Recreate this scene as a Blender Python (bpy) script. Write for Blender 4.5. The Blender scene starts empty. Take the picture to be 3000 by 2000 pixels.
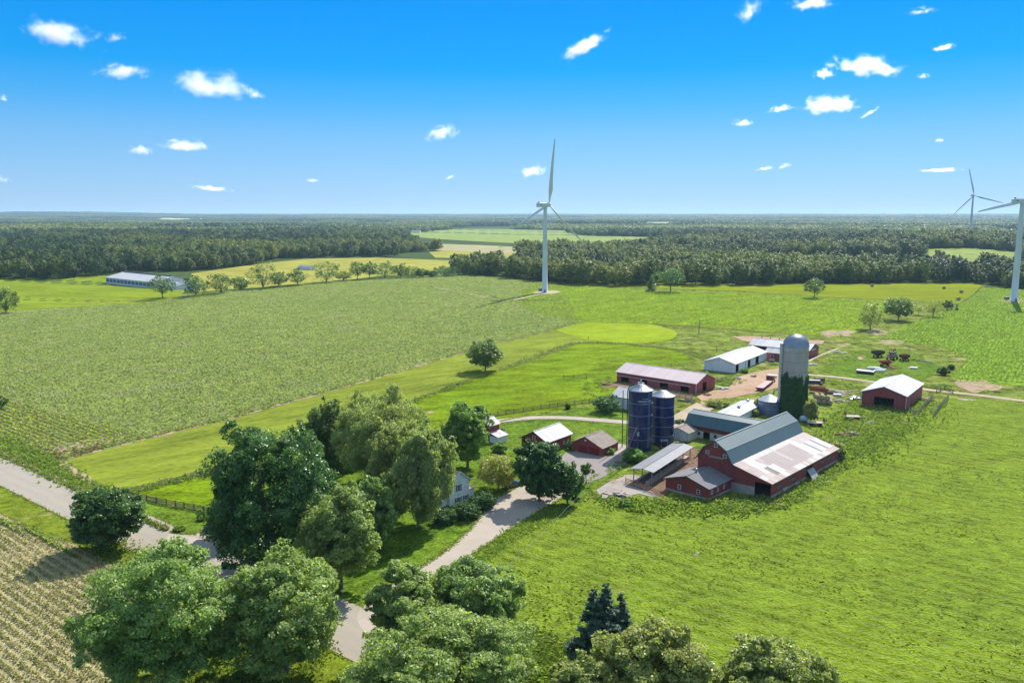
# Aerial view of a farm with red barns, silos, woods and wind turbines.
import bpy, math, random
import numpy as np
from mathutils import Vector, Matrix
from mathutils.geometry import tessellate_polygon

random.seed(7)
R = math.radians
scene = bpy.context.scene
col = scene.collection

# ------------------------------------------------------------------ camera model
CAM_H, FOC, CX, CY = 60.0, 2470.0, 1500.0, 1000.0
PITCH = math.atan(371.0 / FOC)
CP, SP = math.cos(PITCH), math.sin(PITCH)

def sstep(a, b, x):
    t = np.clip((np.asarray(x, float) - a) / (b - a), 0, 1)
    return t * t * (3 - 2 * t)

def terrain(x, y):
    x = np.asarray(x, float); y = np.asarray(y, float)
    r = np.hypot(x, y)
    az = np.degrees(np.arctan2(x, y))
    n = np.sin(x / 97 + 1.3) * np.cos(y / 131 + .7) + .6 * np.sin((x + y) / 83 + 2.1)
    z = 1.3 * sstep(430, 800, r) * n
    z = z + 1.0 * sstep(480, 620, y) * sstep(-120, -220, x) * np.sin(y / 21 + x / 60) * sstep(900, 780, y)
    z = z + 7 * sstep(1300, 3500, r) * (np.sin(x / 640 + .4) * np.cos(y / 810) + .5 * np.sin((x - y) / 420))
    z = z + 52 * sstep(3500, 17000, r)
    z = z + 40 * np.exp(-((az + 28.5) / 5.0) ** 2) * sstep(9000, 13000, r)
    z = z + 9 * np.exp(-((x - 843) ** 2 + (y - 1530) ** 2) / 300.0 ** 2)
    return z

def tz(x, y):
    return float(terrain(x, y))

def gp(X, Y):
    """Ground point seen at photo position X, Y (3000 x 2000)."""
    a = (X - CX) / FOC; b = -(Y - CY) / FOC
    d = (a, CP + b * SP, b * CP - SP)
    t = 40.0
    while t < 30000:
        if CAM_H + d[2] * t < tz(d[0] * t, d[1] * t):
            lo, hi = t / 1.02, t
            for _ in range(22):
                m = (lo + hi) / 2
                if CAM_H + d[2] * m < tz(d[0] * m, d[1] * m): hi = m
                else: lo = m
            return (d[0] * hi, d[1] * hi)
        t *= 1.02
    return (d[0] * 18000, d[1] * 18000)

FS = 3000 / 2352.0
def gf(x, y):
    return gp(x * FS, y * FS)
_CR = {'A': (1650, 900, 800 / 2352), 'B': (1800, 1150, 700 / 2335), 'C': (2300, 850, 700 / 2335), 'D': (1250, 1150, 600 / 2352),
       'E': (600, 1100, 900 / 2352), 'F': (0, 1250, 1000 / 2091), 'G': (900, 1500, 750 / 2352), 'H': (1500, 1500, 1000 / 2352),
       'L': (0, 580, 1000 / 2352), 'M': (900, 580, 1000 / 2352), 'R': (1800, 580, 1200 / 2352)}
def gc(c, x, y):
    o = _CR[c]
    return gp(o[0] + x * o[2], o[1] + y * o[2])
def cpx(c, x, y):
    o = _CR[c]
    return (o[0] + x * o[2], o[1] + y * o[2])

def height_over(p, X, Y):
    """Height at which the ray of a photo position passes over the ground point p."""
    a = (X - CX) / FOC; b = -(Y - CY) / FOC
    t = p[1] / (CP + b * SP)
    return CAM_H + (b * CP - SP) * t, a * t

def proj_np(x, y, z):
    dz = z - CAM_H
    dep = y * CP - dz * SP; up = y * SP + dz * CP
    return CX + FOC * x / dep, CY - FOC * up / dep, dep

# ------------------------------------------------------------------ objects
def tag(o, label=None, cat=None, group=None, kind=None):
    if label: o['label'] = label
    if cat: o['category'] = cat
    if group: o['group'] = group
    if kind: o['kind'] = kind
    return o

def empty(name, loc, rz=0.0, label=None, cat=None, group=None):
    o = bpy.data.objects.new(name, None)
    o.empty_display_size = .5
    o.location = loc; o.rotation_euler = (0, 0, rz)
    col.objects.link(o)
    return tag(o, label, cat, group)

def link(name, me, mats, parent=None):
    o = bpy.data.objects.new(name, me)
    if mats is not None:
        for m in (mats if isinstance(mats, (list, tuple)) else [mats]):
            me.materials.append(m)
    col.objects.link(o)
    if parent is not None: o.parent = parent
    return o

def copy_tree(o, parent=None):
    c = o.copy(); col.objects.link(c)
    if parent is not None: c.parent = parent
    for ch in list(o.children):
        copy_tree(ch, c)
    return c

class MB:
    """Collects simple solids and links them as one mesh object."""
    def __init__(s):
        s.v = []; s.f = []; s.m = []; s.sm = []
    def add(s, vs, fs, mi=0, smooth=False):
        o = len(s.v)
        s.v += [tuple(p) for p in vs]
        for f in fs:
            s.f.append(tuple(i + o for i in f)); s.m.append(mi); s.sm.append(smooth)
        return s
    def box(s, x0, x1, y0, y1, z0, z1, mi=0):
        v = [(x0, y0, z0), (x1, y0, z0), (x1, y1, z0), (x0, y1, z0), (x0, y0, z1), (x1, y0, z1), (x1, y1, z1), (x0, y1, z1)]
        return s.add(v, [(3, 2, 1, 0), (4, 5, 6, 7), (0, 1, 5, 4), (1, 2, 6, 5), (2, 3, 7, 6), (3, 0, 4, 7)], mi)
    def obox(s, c, dx, dy, dz, rz=0, rx=0, ry=0, mi=0):
        M = Matrix.Translation(c) @ Matrix.Rotation(rz, 4, 'Z') @ Matrix.Rotation(ry, 4, 'Y') @ Matrix.Rotation(rx, 4, 'X')
        v = [M @ Vector((a * dx / 2, b * dy / 2, e * dz / 2)) for e in (-1, 1) for a, b in ((-1, -1), (1, -1), (1, 1), (-1, 1))]
        return s.add(v, [(3, 2, 1, 0), (4, 5, 6, 7), (0, 1, 5, 4), (1, 2, 6, 5), (2, 3, 7, 6), (3, 0, 4, 7)], mi)
    def beam(s, p, q, w, h=None, mi=0):
        p = Vector(p); q = Vector(q); d = q - p
        if d.length < 1e-6: return s
        h = h or w
        up = Vector((0, 0, 1)) if abs(d.normalized().z) < .98 else Vector((1, 0, 0))
        a = d.cross(up).normalized() * (w / 2); b = a.cross(d).normalized() * (h / 2)
        v = [p - a - b, p + a - b, p + a + b, p - a + b, q - a - b, q + a - b, q + a + b, q - a + b]
        return s.add(v, [(0, 1, 2, 3), (7, 6, 5, 4), (4, 5, 1, 0), (5, 6, 2, 1), (6, 7, 3, 2), (7, 4, 0, 3)], mi)
    def tube(s, pts, radii, n=8, mi=0, cap=True, smooth=True):
        pts = [Vector(p) for p in pts]
        if not isinstance(radii, (list, tuple)): radii = [radii] * len(pts)
        rings = []
        ref = None
        for i, p in enumerate(pts):
            d = (pts[min(i + 1, len(pts) - 1)] - pts[max(i - 1, 0)])
            d = d.normalized() if d.length > 1e-9 else Vector((0, 0, 1))
            if ref is None:
                ref = Vector((1, 0, 0)) if abs(d.x) < .9 else Vector((0, 1, 0))
            a = (ref - d * ref.dot(d)).normalized(); b = d.cross(a); ref = a
            rings.append([p + (a * math.cos(t) + b * math.sin(t)) * radii[i] for t in [2 * math.pi * k / n for k in range(n)]])
        v = [q for r in rings for q in r]
        f = [(i * n + k, i * n + (k + 1) % n, (i + 1) * n + (k + 1) % n, (i + 1) * n + k) for i in range(len(pts) - 1) for k in range(n)]
        s.add(v, f, mi, smooth)
        if cap:
            s.add(rings[0], [tuple(range(n))[::-1]], mi); s.add(rings[-1], [tuple(range(n))], mi)
        return s
    def lathe(s, prof, n=24, c=(0, 0, 0), mi=0, smooth=True):
        v = [(c[0] + r * math.cos(2 * math.pi * k / n), c[1] + r * math.sin(2 * math.pi * k / n), c[2] + z) for r, z in prof for k in range(n)]
        f = [(i * n + k, i * n + (k + 1) % n, (i + 1) * n + (k + 1) % n, (i + 1) * n + k) for i in range(len(prof) - 1) for k in range(n)]
        return s.add(v, f, mi, smooth)
    def build(s, name, mats, parent=None):
        me = bpy.data.meshes.new(name)
        me.from_pydata(s.v, [], s.f)
        me.polygons.foreach_set('material_index', s.m)
        me.polygons.foreach_set('use_smooth', s.sm)
        me.update()
        return link(name, me, mats, parent)

def quads_mesh(name, V, var=None, tri=False):
    """V: (n,4,3) or (n,3,3) array of separate faces; var: one number per face kept as an attribute."""
    n, k = V.shape[:2]
    me = bpy.data.meshes.new(name)
    me.vertices.add(n * k); me.loops.add(n * k); me.polygons.add(n)
    me.vertices.foreach_set('co', np.ascontiguousarray(V, np.float32).ravel())
    me.loops.foreach_set('vertex_index', np.arange(n * k, dtype=np.int32))
    me.polygons.foreach_set('loop_start', np.arange(0, n * k, k, dtype=np.int32))
    me.polygons.foreach_set('loop_total', np.full(n, k, np.int32))
    if var is not None:
        a = me.attributes.new('var', 'FLOAT', 'FACE')
        a.data.foreach_set('value', np.ascontiguousarray(var, np.float32))
    me.update(calc_edges=True)
    return me

# ------------------------------------------------------------------ materials
def nodes(name):
    m = bpy.data.materials.new(name); m.use_nodes = True
    nt = m.node_tree
    for n in list(nt.nodes): nt.nodes.remove(n)
    out = nt.nodes.new('ShaderNodeOutputMaterial')
    return m, nt, out

def N(nt, t, **kw):
    n = nt.nodes.new(t)
    for k, v in kw.items(): setattr(n, k, v)
    return n

def mixc(nt, fac, a, b, blend='MIX'):
    n = N(nt, 'ShaderNodeMix', data_type='RGBA', blend_type=blend)
    for idx, val in ((0, fac), (6, a), (7, b)):
        if hasattr(val, 'is_output'): nt.links.new(val, n.inputs[idx])
        elif idx == 0: n.inputs[0].default_value = val
        else: n.inputs[idx].default_value = (*val, 1) if len(val) == 3 else val
    return n.outputs[2]

def maths(nt, op, a, b=None, clamp=False):
    n = N(nt, 'ShaderNodeMath', operation=op, use_clamp=clamp)
    for i, val in enumerate((a, b)):
        if val is None: continue
        if hasattr(val, 'is_output'): nt.links.new(val, n.inputs[i])
        else: n.inputs[i].default_value = val
    return n.outputs[0]

def remap(nt, v, a, b, c=0.0, d=1.0):
    n = N(nt, 'ShaderNodeMapRange', clamp=True)
    nt.links.new(v, n.inputs[0])
    for i, q in enumerate((a, b, c, d)): n.inputs[i + 1].default_value = q
    return n.outputs[0]

def noise(nt, vec, scale, detail=3, rough=.6, dist=0):
    n = N(nt, 'ShaderNodeTexNoise')
    n.inputs['Scale'].default_value = scale; n.inputs['Detail'].default_value = detail
    n.inputs['Roughness'].default_value = rough; n.inputs['Distortion'].default_value = dist
    if vec is not None: nt.links.new(vec, n.inputs['Vector'])
    return n.outputs[0]

def mapping(nt, vec, rot=(0, 0, 0), scale=(1, 1, 1), loc=(0, 0, 0)):
    n = N(nt, 'ShaderNodeMapping')
    nt.links.new(vec, n.inputs[0])
    n.inputs['Rotation'].default_value = rot; n.inputs['Scale'].default_value = scale; n.inputs['Location'].default_value = loc
    return n.outputs[0]

def principled(nt, out, colr, rough=.8, spec=.3, metal=0.0, normal=None):
    p = N(nt, 'ShaderNodeBsdfPrincipled')
    if hasattr(colr, 'is_output'): nt.links.new(colr, p.inputs['Base Color'])
    else: p.inputs['Base Color'].default_value = (*colr, 1)
    if hasattr(rough, 'is_output'): nt.links.new(rough, p.inputs['Roughness'])
    else: p.inputs['Roughness'].default_value = rough
    p.inputs['Specular IOR Level'].default_value = spec
    p.inputs['Metallic'].default_value = metal
    if normal is not None: nt.links.new(normal, p.inputs['Normal'])
    nt.links.new(p.outputs[0], out.inputs[0])
    return p

def bump(nt, h, strength, dist):
    b = N(nt, 'ShaderNodeBump')
    b.inputs['Strength'].default_value = strength; b.inputs['Distance'].default_value = dist
    nt.links.new(h, b.inputs['Height'])
    return b.outputs[0]

def ground_mat(name, dark, mid, light, big=.02, small=.35, fine=2.2, con=.5, bs=.5, bd=.4, soil=None, soil_amt=.6,
               row=None, rough=.95, stretch=None, patch=None, mow=None):
    m, nt, out = nodes(name)
    pos = N(nt, 'ShaderNodeNewGeometry').outputs['Position']
    base = pos
    if stretch: pos = mapping(nt, mapping(nt, pos, rot=(0, 0, -stretch[0])), scale=(1 / stretch[1], 1, 1))
    nb = noise(nt, base, big, 4, .55, .6); nm = noise(nt, pos, small, 4, .65, .3); nf = noise(nt, pos, fine, 3, .7)
    c = mixc(nt, remap(nt, nb, .35, .68), dark, light)
    c = mixc(nt, remap(nt, nm, .32, .7, 0, .75), c, mid)
    n2 = noise(nt, pos, small * .33, 3, .6, .5)
    k = maths(nt, 'ADD', maths(nt, 'MULTIPLY', remap(nt, nf, .3, .7, -.5, .5), con), maths(nt, 'MULTIPLY', remap(nt, nm, .33, .67, -.5, .5), con * .8))
    k = maths(nt, 'ADD', k, maths(nt, 'MULTIPLY', remap(nt, n2, .35, .65, -.5, .5), con * .45))
    g = N(nt, 'ShaderNodeCombineColor')
    kk = maths(nt, 'ADD', k, 1.0)
    for i in range(3): nt.links.new(kk, g.inputs[i])
    c = mixc(nt, 1.0, c, g.outputs[0], 'MULTIPLY')
    if patch:
        np_ = noise(nt, base, patch[0], 5, .6, 1.0)
        c = mixc(nt, remap(nt, np_, patch[1], patch[1] + .08, 0, patch[3]), c, patch[2])
    if mow:
        w = N(nt, 'ShaderNodeTexWave', wave_type='BANDS', bands_direction='X')
        nt.links.new(mapping(nt, base, rot=(0, 0, -mow[0])), w.inputs[0])
        w.inputs['Scale'].default_value = .314159 / mow[1]; w.inputs['Distortion'].default_value = 3.0
        w.inputs['Detail'].default_value = 2; w.inputs['Detail Scale'].default_value = .4
        c = mixc(nt, maths(nt, 'MULTIPLY', w.outputs[1], mow[3]), c, mow[2])
    if soil is not None:
        ns = noise(nt, base, .045, 5, .65, .8)
        c = mixc(nt, remap(nt, ns, soil_amt, soil_amt + .1), c, soil)
    h = maths(nt, 'ADD', nf, maths(nt, 'MULTIPLY', nm, 1.5))
    if row:
        w = N(nt, 'ShaderNodeTexWave', wave_type='BANDS', bands_direction='X')
        nt.links.new(mapping(nt, base, rot=(0, 0, -row[0])), w.inputs[0])
        w.inputs['Scale'].default_value = .314159 / row[1]; w.inputs['Distortion'].default_value = 1.2
        w.inputs['Detail'].default_value = 3; w.inputs['Detail Scale'].default_value = 1.0
        c = mixc(nt, maths(nt, 'MULTIPLY', w.outputs[1], row[3]), c, row[2])
    principled(nt, out, c, rough, .02, normal=bump(nt, h, bs, bd))
    return m

def plain(name, c, c2=None, sc=1.0, rough=.7, spec=.3, metal=0.0, bs=0.0, bd=.02, streak=None, ribs=None, dirt=None, lo=.4, hi=.65):
    """Paint, metal, timber: two tones mixed by noise, optional streaks down the surface, ribs and dirt."""
    m, nt, out = nodes(name)
    co = N(nt, 'ShaderNodeTexCoord').outputs['Object']
    v = mapping(nt, co, scale=streak) if streak else co
    n1 = noise(nt, v, sc, 5, .65, .2)
    colr = mixc(nt, remap(nt, n1, lo, hi), c, c2 if c2 else c)
    n2 = noise(nt, co, sc * 7, 3, .6)
    colr = mixc(nt, remap(nt, n2, .3, .75, 0, .25), colr, tuple(.7 * q for q in (c2 if c2 else c)))
    if dirt:
        sx = N(nt, 'ShaderNodeSeparateXYZ'); nt.links.new(co, sx.inputs[0])
        d = maths(nt, 'ADD', sx.outputs[2], maths(nt, 'MULTIPLY', n1, dirt[1] * 1.4))
        colr = mixc(nt, remap(nt, d, dirt[1] * .6, dirt[1] * 1.5, dirt[2], 0), colr, dirt[0])
    nrm = None
    h = n2
    if ribs:
        w = N(nt, 'ShaderNodeTexWave', wave_type='BANDS', bands_direction=ribs[0], wave_profile='SIN')
        nt.links.new(co, w.inputs[0]); w.inputs['Scale'].default_value = .314159 / ribs[1]
        h = maths(nt, 'ADD', maths(nt, 'POWER', w.outputs[1], 3.0), maths(nt, 'MULTIPLY', n2, .3))
        colr = mixc(nt, maths(nt, 'MULTIPLY', maths(nt, 'POWER', w.outputs[1], 6.0), ribs[2]), colr, tuple(.55 * q for q in c))
        bs = bs or .5
    if bs: nrm = bump(nt, h, bs, bd)
    principled(nt, out, colr, rough, spec, metal, nrm)
    return m

def leaf_mat(name, a, b, trans=.35, rough=.5, spec=.25):
    m, nt, out = nodes(name)
    at = N(nt, 'ShaderNodeAttribute', attribute_name='var').outputs['Fac']
    oi = N(nt, 'ShaderNodeObjectInfo').outputs['Random']
    c = mixc(nt, at, a, b)
    c = mixc(nt, maths(nt, 'MULTIPLY', oi, .3), c, tuple(q * k for q, k in zip(b, (1.25, .95, .8))))
    p = N(nt, 'ShaderNodeBsdfPrincipled')
    nt.links.new(c, p.inputs['Base Color'])
    p.inputs['Roughness'].default_value = rough; p.inputs['Specular IOR Level'].default_value = spec
    t = N(nt, 'ShaderNodeBsdfTranslucent')
    ct = mixc(nt, 1.0, c, (1.2, 1.3, .6), 'MULTIPLY')
    nt.links.new(ct, t.inputs[0])
    mx = N(nt, 'ShaderNodeMixShader'); mx.inputs[0].default_value = trans
    nt.links.new(p.outputs[0], mx.inputs[1]); nt.links.new(t.outputs[0], mx.inputs[2])
    nt.links.new(mx.outputs[0], out.inputs[0])
    return m
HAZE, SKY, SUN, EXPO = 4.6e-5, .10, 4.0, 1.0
SKYRAMP = [(0, (.24, .345, .58)), (1, (1.35, 1.3, 1.25)), (.022, (.235, .345, .58)), (.09, (.21, .36, .57)), (.169, (.18, .375, .56)), (.247, (.08, .38, .60)), (.322, (.012, .37, .62)), (.456, (0, .36, .70)), (.60, (.25, .6, .85)), (.80, (1.35, 1.3, 1.25))]  # sky high above the view is brightened to lift the shadows
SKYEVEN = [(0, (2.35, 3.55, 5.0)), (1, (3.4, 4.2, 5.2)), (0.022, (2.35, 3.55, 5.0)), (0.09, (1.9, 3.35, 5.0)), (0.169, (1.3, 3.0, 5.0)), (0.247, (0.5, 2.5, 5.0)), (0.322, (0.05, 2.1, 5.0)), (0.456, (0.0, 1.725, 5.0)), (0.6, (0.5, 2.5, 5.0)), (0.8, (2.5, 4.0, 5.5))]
# ------------------------------------------------------------------ the land
U48 = R(50.0)                       # the farm's building axis
ROADA = math.atan2(-87.8, 108.5)    # direction of the road

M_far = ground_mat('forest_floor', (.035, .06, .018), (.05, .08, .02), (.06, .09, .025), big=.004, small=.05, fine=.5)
M_rough = ground_mat('rough_pasture', (0.1033, 0.1394, 0.0172), (0.1550, 0.1640, 0.0316), (0.1205, 0.1886, 0.0201), big=.03, small=.25, fine=1.3, con=1.30, bs=.9,
                     patch=(.055, .60, (.34, .28, .15), .7))
M_lawn = ground_mat('lawn', (0.0660, 0.1262, 0.0088), (0.0943, 0.1543, 0.0133), (0.1226, 0.1752, 0.0162), big=.05, small=.5, fine=2.0, con=.95)
M_verge = ground_mat('verge', (0.1043, 0.1527, 0.0103), (0.1304, 0.1607, 0.0143), (0.1478, 0.1848, 0.0185), big=.06, small=.5, fine=2.5, con=0.76, patch=(.09, .62, (.36, .30, .17), .6))
M_hay = ground_mat('mown_hay', (0.1305, 0.1718, 0.0130), (0.1707, 0.1909, 0.0189), (0.1656, 0.2061, 0.0163), big=.03, small=.12, fine=1.4, con=0.76, stretch=(R(35), 3), mow=(R(-41), 4.5, (.19, .24, .05), .3))
M_past = ground_mat('pasture', (0.0991, 0.1607, 0.0034), (0.1239, 0.1864, 0.0052), (0.1487, 0.1993, 0.0057), big=.03, small=.18, fine=1.4, con=.9, stretch=(R(10), 2))
M_oval = ground_mat('yellow_mown', (0.2086, 0.2732, 0.0082), (0.1825, 0.2572, 0.0103), (0.2347, 0.2893, 0.0123), big=.02, small=.15, fine=1.0, con=0.47)
M_yhay = ground_mat('yellow_hay', (0.1372, 0.1721, 0.0011), (0.1602, 0.1951, 0.0019), (0.1774, 0.2065, 0.0028), big=.008, small=.05, fine=.5, con=0.42, stretch=(R(0), 3))
M_lhay = ground_mat('left_hay', (0.1304, 0.1888, 0.0108), (0.1738, 0.2190, 0.0135), (0.1912, 0.2342, 0.0157), big=.01, small=.05, fine=.5, con=0.47, stretch=(R(-10), 3))
M_mid = ground_mat('dry_hay', (0.2575, 0.2460, 0.0402), (0.2970, 0.2624, 0.0574), (0.2575, 0.2706, 0.0459), big=.006, small=.03, fine=.4, con=0.38)
M_clear = ground_mat('clearing_grass', (.19, .23, .05), (.22, .25, .07), (.20, .26, .05), big=.01, small=.06, fine=.5, con=.4)
M_edge = ground_mat('olive_edge_grass', (.095, .115, .022), (.13, .14, .035), (.15, .17, .03), big=.08, small=.5, fine=2, con=.9, bs=1.0)
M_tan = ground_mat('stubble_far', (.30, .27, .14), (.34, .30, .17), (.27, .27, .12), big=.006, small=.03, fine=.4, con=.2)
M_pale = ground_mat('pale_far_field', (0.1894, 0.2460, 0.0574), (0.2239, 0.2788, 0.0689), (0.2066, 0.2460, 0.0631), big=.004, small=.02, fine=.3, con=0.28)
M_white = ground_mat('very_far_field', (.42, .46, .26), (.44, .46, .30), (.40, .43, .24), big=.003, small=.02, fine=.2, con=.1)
M_soy = ground_mat('bean_leaves', (0.1259, 0.1773, 0.0359), (0.2097, 0.2519, 0.0718), (0.1783, 0.2240, 0.0479), big=.012, small=.45, fine=1.5, con=.7, bs=1.0, bd=.6, stretch=(U48, 3.0), soil=(.22, .235, .105), soil_amt=.56)
M_suntint = ground_mat('sun_tinted_bean_leaves', (0.1095, 0.2051, 0.0063), (0.1752, 0.2462, 0.0157), (0.1533, 0.2380, 0.0090), big=.012, small=.22, fine=1.2, con=.7, bs=.9, bd=.6, stretch=(U48, 2.5))  # brighter green has the sun angle painted into the leaf colour
M_right = ground_mat('row_bean_leaves', (0.0938, 0.1910, 0.0071), (0.1596, 0.2517, 0.0236), (0.1408, 0.2430, 0.0158), big=.015, small=.25, fine=1.3, con=1.14, bs=.8)
M_head = ground_mat('headland_soil', (.20, .18, .085), (.16, .20, .06), (.25, .21, .12), big=.06, small=.3, fine=2, con=.5, bs=.8)
M_stub = ground_mat('stubble_soil', (0.3420, 0.2987, 0.1426), (0.3135, 0.2884, 0.1380), (0.3990, 0.3502, 0.1840), big=.07, small=.5, fine=3, con=.45, bs=.8, patch=(.11, .62, (.17, .20, .05), .6))
M_mead = ground_mat('meadow', (0.1196, 0.1880, 0.0100), (0.1439, 0.2029, 0.0147), (0.1611, 0.2264, 0.0105), big=.03, small=.35, fine=1.9, con=.85, bs=1.0, bd=.6, mow=(R(51), 2.8, (.20, .255, .05), .5), soil=(.24, .235, .075), soil_amt=.63)
M_weed = ground_mat('weedy_ground', (0.0896, 0.1537, 0.0138), (0.1455, 0.1947, 0.0241), (0.1791, 0.2050, 0.0344), big=.07, small=.5, fine=2, con=1.30, bs=1.0, bd=.5, patch=(.10, .6, (.34, .27, .15), .5))
M_soil = ground_mat('bare_soil', (.34, .24, .165), (.30, .21, .14), (.41, .30, .215), big=.08, small=.5, fine=3, con=.4, bs=.5, bd=.2, patch=(.22, .50, (.13, .175, .045), .85))
M_dirt = ground_mat('yard_dirt', (.36, .24, .16), (.30, .20, .125), (.44, .31, .215), big=.09, small=.35, fine=3, con=.35, bs=.6, bd=.2, stretch=(U48, 3), patch=(.12, .60, (.28, .19, .12), .7))
M_mud = ground_mat('barnyard_mud', (.20, .13, .085), (.15, .095, .06), (.28, .19, .13), big=.2, small=1.1, fine=5, con=.7, bs=1.0, bd=.3)
M_track = ground_mat('track', (.36, .29, .205), (.32, .265, .18), (.42, .345, .26), big=.1, small=.6, fine=3, con=.25, bs=.4, bd=.1)
M_gravel = ground_mat('gravel_drive', (.36, .31, .255), (.33, .28, .23), (.41, .355, .295), big=.12, small=.7, fine=5, con=.18, bs=.3, bd=.05)
M_road = ground_mat('road_asphalt', (0.3125, 0.2730, 0.2182), (0.2908, 0.2545, 0.2010), (0.3386, 0.3007, 0.2395), big=.06, small=.25, fine=4, con=.12, bs=.2, bd=.03, stretch=(ROADA, 7), rough=.85, patch=(.30, .62, (.20, .185, .17), .35), mow=(ROADA + R(90), 2.8, (.26, .24, .215), .35))
M_park = ground_mat('cracked_asphalt', (.24, .21, .195), (.20, .18, .165), (.29, .255, .235), big=.15, small=.6, fine=5, con=.25, bs=.3, bd=.04, patch=(.5, .64, (.16, .18, .08), .8))
M_conc = ground_mat('old_concrete', (.30, .265, .23), (.23, .20, .165), (.37, .33, .29), big=.2, small=.9, fine=5, con=.45, bs=.3, bd=.03, patch=(.25, .58, (.22, .17, .12), .8))

SHEETS = {'farm_ground': 'olive rough grass between the fields and farm buildings', 'left_hay_field': 'smooth light green hay field by the long dairy barn', 'dry_hay_field': 'pale straw-green field behind the row of field trees', 'bean_field': 'broad grey-green bean field left of the turbine', 'sun_tinted_bean_field': 'bean field right of the turbine, sun brightness painted into its green', 'yellow_hay_field': 'yellow-green hay field in front of the right wood', 'row_bean_field': 'green bean field with rows at the right edge', 'mown_hay_field': 'mown hay strip between bean field and pasture', 'yellow_mown_patch': 'oval yellow-green mown patch beyond the pasture', 'pasture': 'smooth green pasture behind the house and sheds', 'lawn': 'green lawn around the farmhouse and drives', 'meadow': 'large tousled green meadow in front of the barns', 'bright_verge': 'bright grass bank along the right of the driveway', 'weedy_bank': 'weedy ground around the barns and silo', 'verge': 'grass verge along the lower side of the road', 'roadside_weeds': 'weedy ditch along the upper side of the road', 'stubble_field': 'tan stubble field in the lower left corner', 'headland': 'row-marked headland of the bean field by the road', 'bare_corner': 'bare pinkish soil patch at a field corner', 'dirt_strip': 'thin bare dirt strip between bean and hay fields', 'tramline': 'dark wheel line along the bean field edge', 'tall_grass_line': 'line of taller grass along a field edge', 'far_track': 'pale track along the far edge of the beans', 'turbine_track': 'dirt access track leading to the full turbine', 'grassy_lane': 'dry grassy lane between the two bean fields', 'short_grass': 'short green grass round the parked wagons', 'yard_dirt': 'reddish bare dirt of the farmyard', 'dirt_track': 'pale dirt track running through the farm', 'barnyard': 'dark churned mud beside the barn walls', 'concrete_apron': 'old broken concrete slab on the ground', 'road': 'grey country road crossing the lower left', 'driveway': 'pale gravel driveway from the road to the yard', 'side_drive': 'gravel drive entering under the largest dark tree', 'ring_drive': 'curved gravel drive behind the small red barn', 'parking_asphalt': 'cracked grey asphalt before the old garage', 'bare_spot': 'small bare soil spot in the grass', 'gravel_pad': 'pale gravel pad at a turbine foot'}
LEVEL0, LSTEP = .06, .012
def make_sheet(name, poly, lvl, m, cell=8.0, jit=0.0, seed=0):
    rnd = random.Random(seed + 11)
    # finer, slightly uneven border
    P = [Vector((x, y)) for x, y in poly]
    if jit:
        Q = []
        for i, p in enumerate(P):
            q = P[(i + 1) % len(P)]
            d = q - p; k = max(1, int(d.length / max(2.0, 7 * jit)))
            k = min(k, 60)
            nrm = Vector((-d.y, d.x)).normalized() if d.length > 0 else Vector((0, 0))
            for j in range(k):
                Q.append(p + d * (j / k) + (nrm * rnd.uniform(-jit, jit) if j else Vector((0, 0))))
        P = Q
    tris = tessellate_polygon([[Vector((p.x, p.y, 0)) for p in P]])
    V = {}; vs = []; fs = []
    def vid(x, y):
        k = (round(x * 500), round(y * 500))
        if k not in V:
            V[k] = len(vs); vs.append((x, y))
        return V[k]
    def clip(pl, ax, val, keep_less):
        out = []
        for i in range(len(pl)):
            a = pl[i]; b = pl[(i + 1) % len(pl)]
            ia = (a[ax] <= val) if keep_less else (a[ax] >= val)
            ib = (b[ax] <= val) if keep_less else (b[ax] >= val)
            if ia: out.append(a)
            if ia != ib:
                t = (val - a[ax]) / (b[ax] - a[ax])
                q = [a[0] + (b[0] - a[0]) * t, a[1] + (b[1] - a[1]) * t]; q[ax] = val
                out.append(tuple(q))
        return out
    for t in tris:
        T = [(P[i].x, P[i].y) for i in t]
        ar = (T[1][0] - T[0][0]) * (T[2][1] - T[0][1]) - (T[2][0] - T[0][0]) * (T[1][1] - T[0][1])
        if abs(ar) < 1e-7: continue
        if ar < 0: T = T[::-1]
        x0 = math.floor(min(p[0] for p in T) / cell); x1 = math.ceil(max(p[0] for p in T) / cell)
        for ix in range(x0, x1):
            pl = clip(clip(T, 0, ix * cell, False), 0, (ix + 1) * cell, True)
            if len(pl) < 3: continue
            y0 = math.floor(min(p[1] for p in pl) / cell); y1 = math.ceil(max(p[1] for p in pl) / cell)
            for iy in range(y0, y1):
                q = clip(clip(pl, 1, iy * cell, False), 1, (iy + 1) * cell, True)
                if len(q) < 3: continue
                ids = []
                for p in q:
                    k = vid(*p)
                    if k not in ids: ids.append(k)
                if len(ids) >= 3: fs.append(ids)
    A = np.array(vs)
    Z = terrain(A[:, 0], A[:, 1]) + LEVEL0 + LSTEP * lvl
    me = bpy.data.meshes.new(name)
    me.from_pydata([(A[i, 0], A[i, 1], Z[i]) for i in range(len(vs))], [], fs)
    me.update()
    o = link(name, me, m)
    o['kind'] = 'structure'
    o['label'] = SHEETS.get(name, 'narrow pale field far off between the woods')
    return o

def strip(pts, w, closed=False):
    """Polygon of a band of width w (number or list) along world points."""
    P = [Vector(p) for p in pts]
    ws = w if isinstance(w, (list, tuple)) else [w] * len(P)
    L = []; Rr = []
    for i, p in enumerate(P):
        d = P[min(i + 1, len(P) - 1)] - P[max(i - 1, 0)]
        n = Vector((-d.y, d.x)).normalized() * ws[i] / 2
        L.append(p + n); Rr.append(p - n)
    return [tuple(q) for q in L + Rr[::-1]]

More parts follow.
